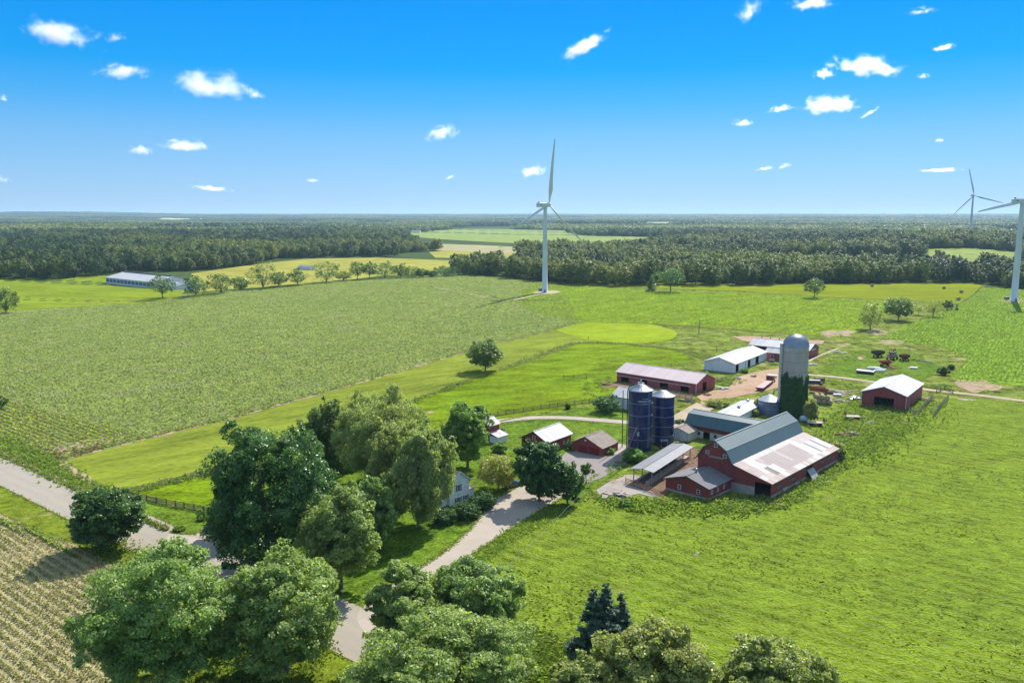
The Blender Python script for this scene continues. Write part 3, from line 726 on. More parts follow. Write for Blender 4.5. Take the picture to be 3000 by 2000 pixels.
tree_px('maple_tree', 'small dark maple next to the cracked parking area', (1303, 1158), 1063, 1272, 1338, 13, L_dark, 'oval', 14000, .36, group=GH, basef=.06)
tree_px('sapling_tree', 'thin sapling with a bare bent trunk at the edge of the parking area', (1347, 1112), 1064, 1330, 1362, 14, L_oak, 'young', 2600, .34, group=GH, basef=.42, trunk=.1)
tree_px('maple_tree', 'maple leaning over the mouth of the driveway', (955, 1515), 1308, 836, 1022, 15, L_silver, 'oak', 45500, .42, group=GR, basef=.03)
tree_px('maple_tree', 'wide maple on the meadow edge, right of the driveway mouth', (1090, 1510), 1284, 985, 1195, 16, L_silver, 'oak', 56000, .42, group=GR, basef=.08)
tree_px('maple_tree', 'broad maple cut off by the bottom edge in front of the driveway mouth', (1020, 1640), 1412, 812, 1245, 17, L_silver, 'oak', 80498, .42, group=GR, basef=.06)
tree_px('ash_tree', 'low olive tree left of the bushy one, below the spruces', (1330, 1680), 1515, 1262, 1400, 181, L_yellow, 'oak', 27500, .42, group=GR, basef=.05)
tree_px('ash_tree', 'bushy olive tree in front of the spruces', (1490, 1660), 1440, 1370, 1645, 18, L_yellow, 'oak', 73498, .42, group=GR, basef=.05)
tree_px('maple_tree', 'olive-green tree cut off by the bottom edge in the meadow corner', (1775, 1640), 1478, 1650, 1912, 19, L_yellow, 'oak', 45500, .42, group=GR, basef=.05)
tree_px('maple_tree', 'dark tree whose crown only just enters at the left edge', (-22, 965), 905, -58, 12, 191, L_oak, 'oval', 6000, .5)
GS = 'spruces on the meadow edge'
def spruce_px(label, b, top, w, seed, n):
    base = gf(*b); H = height_over(base, b[0] * FS, top * FS)[0]
    conifer('spruce_tree', label, base, H, w * FS / FOC * (base[1] * CP + CAM_H * SP), seed, n, .42, GS)
spruce_px('blue-green spruce, left and lower of the twin-topped pair', (1362, 1505), 1346, 122, 31, 22000)
spruce_px('tallest blue-green spruce, in the middle of the three', (1388, 1496), 1334, 112, 32, 22000)
spruce_px('smallest of the three spruces, nearest the open meadow', (1424, 1480), 1356, 80, 33, 13000)
# yew hedge in front of the house: separate shrubs grown together
for i, (x, y, w, h) in enumerate(((1110, 1168, 66, 3.2), (1070, 1190, 66, 3.0), (1022, 1200, 60, 2.6))):
    bush('yew_bush', ('dark yew nearest the driveway in front of the white house', 'dark yew in the middle of the row below the house windows', 'dark yew at the tree end of the row before the house')[i], gf(x, y), h, w * FS / FOC * 165, 50 + i, L_yew, 9000, .3, group='yews in front of the house')
# --- trees in the fields
tree_px('oak_tree', 'lone dark oak on the pasture edge casting a round shadow', (1112, 853), 783, 1072, 1160, 20, L_oak, 'oak', 9000, .62, basef=.16)
GL = 'trees in the grassy lane beside the bean rows'
tree_px('oak_tree', 'round loose-leaved tree at the near end of the grassy lane', (1998, 757), 697, 1971, 2029, 21, L_yellow, 'oak', 4200, .6, group=GL, basef=.1)
tree_px('oak_tree', 'widest dark tree in the grassy lane', (2062, 736), 682, 2028, 2097, 22, L_oak, 'oak', 6000, .7, group=GL, basef=.1)
tree_px('thorn_tree', 'thin sparse small tree right of the widest lane tree', (2109, 724), 700, 2094, 2124, 23, L_yellow, 'young', 450, .6, group=GL, basef=.3)
tree_px('thorn_tree', 'grey-green feathery thorn tree in the grassy lane', (2142, 728), 688, 2121, 2166, 24, L_yellow, 'ash', 2200, .6, group=GL, basef=.15)
tree_px('thorn_tree', 'small dark tree at the far end of the grassy lane', (2177, 711), 690, 2165, 2190, 25, L_oak, 'oval', 1200, .6, group=GL, basef=.1)
conifer('cedar_tree', 'tiny dark upright cedar by the bean row fence', gf(2197, 713), 4.5, 3.2, 26, 700, .5)
tree_px('oak_tree', 'pair-stemmed tree standing alone in front of the yellow hay field', (1870, 684), 639, 1847, 1893, 27, L_oak, 'oak', 3600, .7, basef=.2)
conifer('cedar_tree', 'dark conical cedar in front of the wood behind the beans', gf(1496, 668), 13.5, 11.5, 28, 2600, .8, m=L_dark)
tree_px('oak_tree', 'dark wide tree on a clear trunk beside the conical cedar', (1540, 670), 614, 1508, 1572, 29, L_dark, 'oak', 3800, .8, basef=.28)
# dead tree
dt = gf(1605, 767)
mb = MB()
rnd = random.Random(5)
mb.tube([(0, 0, -.2), (.1, 0, 3), (.25, 0, 6.5)], [.22, .16, .04], 6)
for i in range(9):
    z = rnd.uniform(2, 5.5); a = rnd.uniform(0, 6.28); L = rnd.uniform(1.0, 2.0)
    mb.tube([(.1, 0, z), (math.cos(a) * L * .5, math.sin(a) * L * .5, z + L * .6), (math.cos(a) * L * .8, math.sin(a) * L * .8, z + L * 1.2)], [.07, .05, .015], 4)
o = mb.build('dead_tree', M_bark); o.location = (dt[0], dt[1], 0)
tag(o, 'bare grey dead tree at the edge of the rough grass', 'tree')
# the row along the far side of the bean field
GF = 'field trees along the track beside the bean field'
row = [(15, 718, 660, -12, 36, 'dark bushy tree at the left edge where the track enters'),
 (372, 684, 634, 350, 398, 'round-headed tree on a clear trunk before the end of the long dairy barn'),
 (450, 679, 634, 428, 473, 'squat bushy tree just right of the dairy barn annex'),
 (508, 673, 627, 486, 532, 'dense dark tree, second past the dairy barn annex'),
 (551, 667, 637, 533, 569, 'low round shrub-like tree, third past the dairy barn annex'),
 (601, 662, 604, 578, 634, 'tallest tree of the field row, twin crowned'),
 (640, 657, 625, 624, 656, 'low tree leaning on the tallest field tree'),
 (683, 654, 620, 664, 702, 'small separate tree below the little white shed'),
 (746, 648, 603, 724, 778, 'broad tree right beside the little white shed'),
 (790, 644, 624, 775, 804, 'pale low bush-like tree beside the broad shed-side tree'),
 (820, 642, 601, 806, 838, 'loose slender tree, first of the bunch on the bean field crest'),
 (848, 641, 603, 834, 866, 'loose tree in the middle of the bunch on the crest'),
 (884, 639, 601, 862, 908, 'full dark tree at the right of the bunch on the crest'),
 (920, 638, 606, 908, 935, 'pale narrow tree just beyond the crest bunch'),
 (945, 637, 612, 930, 962, 'grey-green round tree on the crest'),
 (967, 637, 617, 955, 980, 'dark pointed small tree on the crest'),
 (990, 636, 622, 980, 1002, 'small dark bush-sized tree near the wood'),
 (1020, 634, 612, 1000, 1045, 'spreading shrubby tree touching the wood edge')]
for i, (x, y, t, a, b, lab) in enumerate(row):
    tree_px('field_tree', lab, (x, y), t - 1, (a + b) / 2 - (b - a) * .62, (a + b) / 2 + (b - a) * .62, 70 + i, (L_oak, L_oak, L_dark, L_oak, L_dark)[i % 5] if i not in (9, 14) else L_yellow, ('oak', 'oval', 'oak')[i % 3], 2200, .85, group=GF, basef=.03 if i not in (1, 10, 11) else .16)
# bushes about the yard
for i, (c, x, y, h, w, lf, lab) in enumerate((
 ('A', 370, 900, 5.2, 8.5, L_dark, 'big dark bush against the white wall behind the blue silos'),
 ('A', 610, 1330, 3.2, 6.0, L_maple, 'leafy bush at the foot of the large blue silo'),
 ('A', 1720, 905, 5.0, 5.0, L_yellow, 'bush between the white hoop roof and the blue bin'),
 ('A', 1640, 935, 2.2, 3.2, L_yellow, 'low bush beside the blue bin wall'),
 ('A', 2130, 985, 6.5, 4.4, L_ash, 'vine-covered bush beside the foot of the stave silo'),
 ('A', 1330, 850, 2.2, 7.5, L_yellow, 'weedy bush beside the dirt yard'),
 ('B', 2160, 640, 4.2, 4.6, L_yellow, 'bush hiding the far corner of the barn lean-to'),
 ('C', 1545, 830, 3.2, 4.2, L_oak, 'lone dark bush in the rough grass by the bean rows'),
 ('C', 1620, 780, 2.4, 2.6, L_oak, 'small bush behind the lone dark bush'),
 ('D', 830, 690, 2.6, 4.0, L_maple, 'shrub in front of the granary lean-to'),
 ('D', 870, 510, 2.6, 1.8, L_yellow, 'slim shrub at the granary corner'),
 ('D', 2070, 700, 2.0, 4.2, L_maple, 'vine shrub on the garage corner post'),
 ('D', 1660, 650, 2.2, 2.6, L_dark, 'ivy shrub on the ruined side of the garage'),
 ('D', 1620, 190, 1.7, 1.8, L_dark, 'small dark bush at the pasture rail fence'),
 ('D', 2290, 1310, 1.5, 2.6, L_maple, 'round bush beside the concrete rubble'),
 ('B', 640, 300, 1.2, 3.0, L_oak, 'low shrub by the milk house roof'),
 ('F', 1100, 640, 1.0, 2.2, L_weed, 'low weed clump at the bend of the side drive'),
 ('F', 1235, 575, 1.0, 1.6, L_weed, 'weed clump below the left rail fence'),
 ('A', 1560, 565, 1.6, 3.0, L_maple, 'shrub at the front corner of the long white shed'),
 ('A', 40, 875, 1.4, 1.4, L_dark, 'little bush on the fence right of the granary'))):
    bush('bush', lab, gc(c, x, y), h, w, 120 + i, lf, int(min(9000, 700 * w * max(h, 1.5) * .5)) + 400, .34)
# ivy on the stave silo is built with the silo
# ------------------------------------------------------------------ the woods
PROTO = bpy.data.collections.new('woodland_sources')       # sources of the massed woods, not in the scene
protos = []
def wood_proto(seed, H, W, n, leaf, kind):
    Q, V, ends, z0, zc = crown(seed, H, W, n, leaf, kind, .06, nrand=.3, qk=.9)
    me = quads_mesh('woodland_crown', Q, V); me.materials.append((L_wood, L_woodl, L_woodd)[seed % 3])
    return me
wood_meshes = []
for i in range(9):
    H = (17, 17, 15, 20, 18, 19, 15, 15, 21)[i]; W = (16, 13, 15, 15, 17, 15, 14, 14, 15)[i]
    wood_meshes.append(wood_proto(300 + i, H, W, 900, 1.15, ('oak', 'oval', 'oak', 'oval', 'oak', 'oval', 'oak', 'oval', 'oak')[i]))
for i, me in enumerate(wood_meshes):
    o = bpy.data.objects.new('woodland_source', me); PROTO.objects.link(o)
# a piece of far canopy
PATCH = bpy.data.collections.new('canopy_sources')
for i in range(6):
    rng = np.random.default_rng(400 + i)
    Ps = []; Ns = []; Vs = []
    for k in range(52):
        a = rng.uniform(-45, 45, 2); h = rng.uniform(9, 18); w = rng.uniform(4, 7.5)
        m = 46
        q = unit(rng.normal(size=(m, 3)) + np.array([0, 0, .4]))
        Ps.append(np.array([a[0], a[1], h - w * .6]) + q * np.array([w, w, w * .9]) * rng.uniform(.8, 1.1, (m, 1)))
        Ns.append(unit(q + rng.normal(0, .25, (m, 3))))
        Vs.append(np.clip(rng.normal(rng.uniform(.1, .9), .2, m), 0, 1))
    Q = leaf_quads(np.concatenate(Ps), np.concatenate(Ns), 4.4, rng, .8)
    me = quads_mesh('far_canopy', Q, np.concatenate(Vs)); me.materials.append((L_wood, L_woodl, L_woodd)[i % 3])
    PATCH.objects.link(bpy.data.objects.new('canopy_source', me))

# where the woods stand: behind the front edge seen in the photograph, outside the clearings
EDGE = np.array([(-900, 640), (0, 640), (120, 641), (238, 634), (300, 624), (430, 624), (560, 612), (592, 606), (640, 593), (870, 590), (935, 590), (960, 588), (1050, 588), (1052, 632), (1140, 633), (1290, 652), (1420, 656), (1560, 655), (1760, 656), (1830, 650), (1930, 652), (2080, 649), (2225, 650), (2262, 655), (2352, 664), (3200, 680)], float)
def in_poly(x, y, poly):
    ins = np.zeros(len(x), bool)
    px_, py_ = np.array(poly, float).T
    j = len(px_) - 1
    for i in range(len(px_)):
        cnd = ((py_[i] > y) != (py_[j] > y)) & (x < (px_[j] - px_[i]) * (y - py_[i]) / (py_[j] - py_[i] + 1e-12) + px_[i])
        ins ^= cnd; j = i
    return ins
# open land as world polygons: the fields seen between the woods
OPEN = [FP(*p) for p in FIELDS_FAR.values()]
OPEN.append(FP((440, 628), (592, 607), (700, 596), (870, 593), (1032, 598), (1040, 630), (870, 640), (440, 680)))
OPEN.append(FP((870, 592), (935, 590), (1050, 588), (1090, 592), (1045, 606), (1030, 600)))
TOP_OPEN = [np.array(p, float) * FS for p in FIELDS_FAR.values()]

def allowed(x, y, H):
    z = terrain(x, y)
    X, Y, d = proj_np(x, y, z)
    X2, Y2, d2 = proj_np(x, y, z + H * .8)
    e = np.interp(X / FS, EDGE[:, 0], EDGE[:, 1]) * FS
    ok = (Y < e) & (d > 100)
    for p in OPEN: ok &= ~in_poly(x, y, p)
    for p in TOP_OPEN: ok &= ~in_poly(X2, Y2, p)
    # long narrow openings between the woodlots
    f1 = np.sin(y / 165 + 1.2 * np.sin(x / 330 + 1) + .8) * np.sin(x / 260 + .9 * np.sin(y / 300) + .4)
    r = np.hypot(x, y)
    ok &= ~((f1 > .62) & (r > 980) & (r < 2700))
    f2 = np.sin(y / 310 + 1.3 * np.sin(x / 700) + 2.2) * np.sin(x / 560 + y / 1400 + .3) + .35 * np.sin((x - .7 * y) / 240)
    ok &= ~((f2 > .58) & (r >= 2400))
    # the farms far off
    for fx, fy, rr in FAR_HOMES:
        ok &= np.hypot(x - fx, y - fy) > rr
    ok &= (np.abs((x + 318) * .745 + (y - 755) * -.667 - 0) > 75) | (np.abs((x + 318) * .667 + (y - 755) * .745) > 42)
    return ok
FAR_HOMES = []
def _fh(X, Y, r):
    p = gp(X, Y); FAR_HOMES.append((p[0], p[1], r)); return p
H_HOUSE = _fh(1712, 735, 20)
H_FARM1 = _fh(1164, 683, 35)
H_FARM2 = _fh(1204, 682, 35)

rng = np.random.default_rng(77)
# trees one by one out to 2.6 km
def sample(r0, r1, n, a0=-42, a1=42):
    a = np.radians(rng.uniform(a0, a1, n)); r = np.sqrt(rng.uniform(r0 * r0, r1 * r1, n))
    return r * np.sin(a), r * np.cos(a)
gx, gy = np.meshgrid(np.arange(-1900, 1900, 10.2), np.arange(640, 2700, 10.2))
gx = gx.ravel() + rng.uniform(-6, 6, gx.size); gy = gy.ravel() + rng.uniform(-6, 6, gy.size)
m = (np.abs(np.arctan2(gx, gy)) < R(41)) & (np.hypot(gx, gy) < 2600)
gx, gy = gx[m], gy[m]
ok = allowed(gx, gy, 16); gx, gy = gx[ok], gy[ok]
thin = (rng.uniform(size=len(gx)) < .93); gx, gy = gx[thin], gy[thin]
gz = terrain(gx, gy)
species = rng.integers(0, 3, len(gx)) * 3
# broad stands of like trees
st = np.sin(gx / 75 + 1) * np.cos(gy / 95) + .5 * np.sin((gx + gy) / 40)
kindn = st + rng.normal(0, .45, len(gx)) + .5 * np.sin(gx / 230 + 2) - .5 * sstep(1500, 2300, np.hypot(gx, gy))
species = species + np.where(kindn > .55, 1, np.where(kindn < -.45, 2, 0))
scl = .95 + .2 * st + rng.uniform(-.25, .25, len(gx))
PX, PY, PD = proj_np(gx, gy, gz)
vis = (PX > -40) & (PX < 3040)
# the front rows, the largest in view, are trees of their own
e = np.interp(PX / FS, EDGE[:, 0], EDGE[:, 1]) * FS
front = np.where(vis)[0]
depth_behind = (e - PY)[front] / np.maximum(4, 60 * 60 / np.hypot(gx, gy)[front])
score = PD[front] * (1 + .55 * np.maximum(0, depth_behind))
order = front[np.argsort(score)][:285]
own = np.zeros(len(gx), bool); own[order] = True
SECT = [(590, 'woodland tree on the wood edge behind the long white dairy barn', 'trees on the wood edge behind the dairy barn'),
        (1046, 'tree of the line between the dry hay field and the tan field', 'trees of the line before the tan field'),
        (1640, 'woodland tree on the wood edge behind the near wind turbine', 'trees on the wood edge behind the turbine'),
        (2262, 'woodland tree on the wood edge behind the yellow hay field', 'trees on the wood edge behind the yellow hay'),
        (9999, 'dark woodland tree at the right edge behind the cut-off turbine', 'trees on the wood edge at the right')]
tb = MB().tube([(0, 0, -.5), (0, 0, 6), (.3, 0, 11)], [.3, .22, .1], 5)
trunk_me = None
for i in order:
    me = wood_meshes[species[i]]
    o = bpy.data.objects.new('woodland_tree', me); col.objects.link(o)
    o.location = (gx[i], gy[i], gz[i] - .4); o.rotation_euler = (0, 0, rng.uniform(0, 6.28))
    s = scl[i]; o.scale = (s, s, s * rng.uniform(.9, 1.1))
    for lim, lab, grp in SECT:
        if PX[i] / FS < lim: break
    tag(o, lab, 'tree', grp)
    if trunk_me is None:
        t = tb.build('trunk', M_bark, o); trunk_me = t.data
    else:
        t = bpy.data.objects.new('trunk', trunk_me); col.objects.link(t); t.parent = o

def scatter(name, x, y, z, s, sz, coll, seed, pick=None):
    me = bpy.data.meshes.new(name)
    n = len(x); rg = np.random.default_rng(seed)
    me.vertices.add(n)
    me.vertices.foreach_set('co', np.column_stack([x, y, z]).astype(np.float32).ravel())
    a = me.attributes.new('rot', 'FLOAT_VECTOR', 'POINT')
    rot = np.zeros((n, 3), np.float32); rot[:, 2] = rg.uniform(0, 6.28, n); a.data.foreach_set('vector', rot.ravel())
    a = me.attributes.new('scl', 'FLOAT_VECTOR', 'POINT'); a.data.foreach_set('vector', np.column_stack([s, s, sz]).astype(np.float32).ravel())
    a = me.attributes.new('pick', 'INT', 'POINT'); a.data.foreach_set('value', (rg.integers(0, 1000, n) if pick is None else pick).astype(np.int32))
    o = link(name, me, L_wood)
    ng = bpy.data.node_groups.new('woods', 'GeometryNodeTree')
    ng.interface.new_socket('Geometry', in_out='INPUT', socket_type='NodeSocketGeometry')
    ng.interface.new_socket('Geometry', in_out='OUTPUT', socket_type='NodeSocketGeometry')
    gi = ng.nodes.new('NodeGroupInput'); go = ng.nodes.new('NodeGroupOutput')
    ip = ng.nodes.new('GeometryNodeInstanceOnPoints'); ci = ng.nodes.new('GeometryNodeCollectionInfo')
    ci.inputs['Collection'].default_value = coll; ci.inputs['Separate Children'].default_value = True; ci.inputs['Reset Children'].default_value = True
    def attr(nm, t):
        q = ng.nodes.new('GeometryNodeInputNamedAttribute'); q.data_type = t; q.inputs['Name'].default_value = nm
        return [s_ for s_ in q.outputs if s_.enabled and s_.name == 'Attribute'][0]
    L = ng.links.new
    L(gi.outputs[0], ip.inputs['Points']); L(ci.outputs[0], ip.inputs['Instance'])
    ip.inputs['Pick Instance'].default_value = True
    L(attr('pick', 'INT'), ip.inputs['Instance Index'])
    L(attr('rot', 'FLOAT_VECTOR'), ip.inputs['Rotation'])
    L(attr('scl', 'FLOAT_VECTOR'), ip.inputs['Scale'])
    L(ip.outputs[0], go.inputs[0])
    md = o.modifiers.new('woods', 'NODES'); md.node_group = ng
    o['kind'] = 'stuff'; o['label'] = 'mixed green woods spreading behind the fields' if name == 'woods' else 'hazy blue-green woods far off below the horizon'
    return o
k = ~own
scatter('woods', gx[k], gy[k], gz[k] - .4, scl[k], scl[k] * rng.uniform(.9, 1.1, k.sum()), PROTO, 1, species[k])
# canopy farther off
fx, fy = [], []
for r0, r1, step in ((2560, 6000, 62), (6000, 12000, 85), (12000, 20500, 125)):
    n = int((r1 * r1 - r0 * r0) * R(84) / 2 / step ** 2 * 1.3)
    a, b = sample(r0, r1, n); fx.append(a); fy.append(b)
fx = np.concatenate(fx); fy = np.concatenate(fy)
ok = allowed(fx, fy, 14)
fx, fy = fx[ok], fy[ok]
r = np.hypot(fx, fy)
# small openings in the far woods
gap = np.sin(fx / 310 + 2) * np.sin(fy / 520 + fx / 900) + .6 * np.sin((fx - fy) / 230)
ok = gap < 1.12
fx, fy, r = fx[ok], fy[ok], r[ok]
kn = np.sin(fx / 700 + 1) * np.sin(fy / 420 + fx / 1500) + .6 * np.sin((fx + 2 * fy) / 530) + rng.normal(0, .4, len(fx))
fp = rng.integers(0, 2, len(fx)) * 3 + np.where(kn > .6, 1, np.where(kn < -.35, 2, 0))
s = np.interp(r, [2500, 6000, 12000, 20000], [1, 1, 1.35, 1.9])
scatter('far_woods', fx, fy, terrain(fx, fy) - 1.5, s, rng.uniform(.75, 1.25, len(s)), PATCH, 2, fp)
print('woods', len(gx), 'far', len(fx))
# ------------------------------------------------------------------ buildings
RED = (.26, .035, .028)
M_red = plain('barn_red_boards', (.30, .062, .056), (.22, .048, .044), .35, .75, .25, ribs=('X', .3, .25), streak=(2, 2, .4), dirt=((.36, .27, .24), .7, .55))
M_redY = plain('barn_red_gable_boards', (.30, .062, .054), (.22, .050, .046), .35, .75, .25, ribs=('Y', .3, .25), streak=(2, 2, .4), dirt=((.36, .28, .25), .9, .6))
M_redm = plain('red_metal_siding', (.36, .075, .085), (.30, .065, .072), .3, .55, .35, ribs=('X', .45, .3), streak=(2, 2, .3))
M_redmY = plain('red_metal_gable_siding', (.36, .072, .078), (.29, .060, .066), .3, .55, .35, ribs=('Y', .45, .3), streak=(2, 2, .3))
M_whw = plain('white_siding', (.74, .75, .76), (.62, .63, .64), .5, .6, .35, ribs=('X', .6, .15), streak=(2, 2, .4), dirt=((.40, .36, .30), .35, .5))
M_whp = plain('peeling_white_paint', (.86, .86, .85), (.60, .57, .52), .9, .75, .2, streak=(.6, .6, 3), ribs=('Z', .22, .3), lo=.5, hi=.62)
M_block = plain('whitewashed_block', (.66, .65, .60), (.52, .49, .43), .8, .85, .15, dirt=((.36, .30, .24), .7, .6), bs=.3)
M_blockw = plain('concrete_wall', (.42, .36, .32), (.34, .27, .24), .6, .9, .1, bs=.4)
M_green = plain('green_roof_steel', (.085, .135, .14), (.075, .12, .13), .25, .5, .3, ribs=('X', .9, .22), streak=(1.5, .25, .25))
M_green2 = plain('dark_green_roof_steel', (.045, .125, .135), (.04, .105, .115), .25, .42, .5, ribs=('X', .9, .22), streak=(1.5, .25, .25))
M_wroof = plain('white_roof_steel', (.47, .475, .49), (.33, .325, .325), .3, .6, .2, ribs=('X', .9, .14), streak=(2.0, .2, .2))
M_groof = plain('grey_roof_steel', (.27, .28, .305), (.22, .23, .25), .25, .6, .2, ribs=('X', .8, .3), streak=(2, .2, .2))
M_rusty = plain('rust_tinted_roof_steel', (.60, .49, .48), (.48, .37, .36), .16, .65, .2, ribs=('X', .9, .25), streak=(2.2, .22, .22), lo=.35, hi=.75)
M_shing = plain('grey_shingles', (.15, .145, .15), (.20, .19, .19), 1.2, .9, .15, bs=.4)
M_shingb = plain('brown_shingles', (.30, .25, .21), (.22, .18, .15), 1.0, .9, .15, bs=.4)
M_trim = plain('white_trim', (.72, .72, .72), (.62, .62, .6), 2, .6, .3)
M_dtrim = plain('dark_trim', (.06, .06, .07), (.09, .09, .10), 2, .6, .3)
M_glass = plain('window_glass', (.02, .025, .035), (.03, .04, .055), .5, .08, .6)
M_dark = plain('dark_opening', (.012, .011, .011), (.02, .018, .017), 1, .9, .1)
M_door = plain('grey_door_boards', (.42, .40, .38), (.32, .29, .27), 1, .8, .2, ribs=('X', .25, .2))
M_wdoor = plain('white_door', (.68, .68, .67), (.58, .58, .56), 1, .6, .3)
M_rdoor = plain('red_door_boards', (.22, .032, .026), (.17, .03, .025), 1, .75, .2, ribs=('X', .25, .2))
M_wood = plain('weathered_timber', (.26, .22, .18), (.36, .31, .26), 1.5, .9, .15, bs=.3)
M_dwood = plain('dark_timber', (.085, .07, .06), (.14, .115, .095), 1.5, .9, .15)
M_galv = plain('galvanised_steel', (.55, .56, .58), (.44, .45, .48), .6, .35, .5, .6)
M_rust = plain('rusty_iron', (.20, .085, .05), (.30, .15, .09), 1.2, .85, .2)
M_black = plain('black_rubber', (.018, .018, .018), (.03, .03, .03), 2, .9, .2)
M_shut = plain('blue_grey_shutter', (.10, .13, .19), (.14, .17, .22), 2, .6, .3)
M_haybale = plain('weathered_hay', (.42, .33, .20), (.30, .24, .15), 2.5, .95, .05, bs=.8, bd=.05)
M_floor = plain('earth_floor', (.10, .08, .06), (.14, .11, .08), .6, .95, .05)

def wall_panel(mb, axis, at, a0, a1, z0, zt, holes, mi, outward, th=.16, extra=None):
    """Upright wall with real openings. axis 'x': runs along x at y=at; axis 'y': runs along y at x=at.
    zt: height, or list of (pos, z) for a gable outline whose part above `base` is one polygon."""
    base = zt if not isinstance(zt, list) else min(z for _, z in zt)
    xs = sorted({a0, a1, *[h[0] for h in holes], *[h[1] for h in holes]})
    zs = sorted({z0, base, *[h[2] for h in holes], *[h[3] for h in holes]})
    def P(a, z, o):
        return (a, at + o, z) if axis == 'x' else (at + o, a, z)
    ino = -outward * th
    def quad(p):
        mb.add(p, [(0, 1, 2, 3)], mi)
    for i in range(len(xs) - 1):
        for j in range(len(zs) - 1):
            ca = (xs[i] + xs[i + 1]) / 2; cz = (zs[j] + zs[j + 1]) / 2
            if any(h[0] < ca < h[1] and h[2] < cz < h[3] for h in holes): continue
            for o in (0, ino):
                quad([P(xs[i], zs[j], o), P(xs[i + 1], zs[j], o), P(xs[i + 1], zs[j + 1], o), P(xs[i], zs[j + 1], o)])
    for h in holes:
        for (p, q) in (((h[0], h[2]), (h[0], h[3])), ((h[1], h[2]), (h[1], h[3])), ((h[0], h[3]), (h[1], h[3])), ((h[0], h[2]), (h[1], h[2]))):
            quad([P(*p, 0), P(*q, 0), P(*q, ino), P(*p, ino)])
    if isinstance(zt, list):
        for o in (0, ino):
            v = [P(a, z, o) for a, z in zt]
            mb.add(v, [tuple(range(len(v)))], mi)

def window(parent, axis, at, outward, a, z, w, h, bars=True, frame=None, shutters=False, glass=None):
    """Window standing 3 cm proud of the wall: frame with a pane inside it."""
    fm = MB(); t = .09; d = .07
    def B(a0, a1, z0, z1, o0, o1):
        y0, y1 = sorted((at + outward * o0, at + outward * o1))
        if axis == 'x': fm.box(a0, a1, y0, y1, z0, z1)
        else: fm.box(y0, y1, a0, a1, z0, z1)
    o1 = d
    B(a - w / 2, a - w / 2 + t, z, z + h, .003, o1); B(a + w / 2 - t, a + w / 2, z, z + h, .003, o1)
    B(a - w / 2 + t, a + w / 2 - t, z, z + t, .003, o1); B(a - w / 2 + t, a + w / 2 - t, z + h - t, z + h, .003, o1)
    if bars: B(a - w / 2 + t, a + w / 2 - t, z + h / 2 - .025, z + h / 2 + .025, .003, o1 - .02)
    f = fm.build('window', frame or M_trim, parent)
    pm = MB()
    y0, y1 = sorted((at + outward * .003, at + outward * .02))
    if axis == 'x': pm.box(a - w / 2 + t, a + w / 2 - t, y0, y1, z + t, z + h - t)
    else: pm.box(y0, y1, a - w / 2 + t, a + w / 2 - t, z + t, z + h - t)
    pm.build('pane', glass or M_glass, f)
    if shutters:
        for s in (-1, 1):
            sm = MB(); c = a + s * (w / 2 + .22); y0, y1 = sorted((at + outward * .003, at + outward * .05))
            if axis == 'x': sm.box(c - .2, c + .2, y0, y1, z, z + h)
            else: sm.box(y0, y1, c - .2, c + .2, z, z + h)
            sm.build('shutter', M_shut, f)
    return f

def door(parent, axis, at, outward, a0, a1, z0, z1, m, name='door', handle=True):
    dm = MB(); y0, y1 = sorted((at + outward * .004, at + outward * .06))
    if axis == 'x': dm.box(a0, a1, y0, y1, z0, z1)
    else: dm.box(y0, y1, a0, a1, z0, z1)
    o = dm.build(name, m, parent)
    if handle:
        hm = MB(); yy = at + outward * .09; a = a1 - .25
        hm.beam((a, yy, z0 + 1.0) if axis == 'x' else (yy, a, z0 + 1.0), (a, yy, z0 + 1.35) if axis == 'x' else (yy, a, z0 + 1.35), .05)
        hm.build('handle', M_dtrim, o)
    return o

def roof_slab(mb, x0, x1, p, q, th=.12, mi=0):
    """Roof plane between lines through p=(y,z) and q=(y,z) running from x0 to x1."""
    n = Vector((0, -(q[1] - p[1]), q[0] - p[0])).normalized()
    if n.z < 0: n = -n
    up = n * th
    a = [Vector((x0, *p)), Vector((x1, *p)), Vector((x1, *q)), Vector((x0, *q))]
    v = a + [k + up for k in a]
    mb.add(v, [(0, 1, 2, 3), (7, 6, 5, 4), (0, 4, 5, 1), (1, 5, 6, 2), (2, 6, 7, 3), (3, 7, 4, 0)], mi)

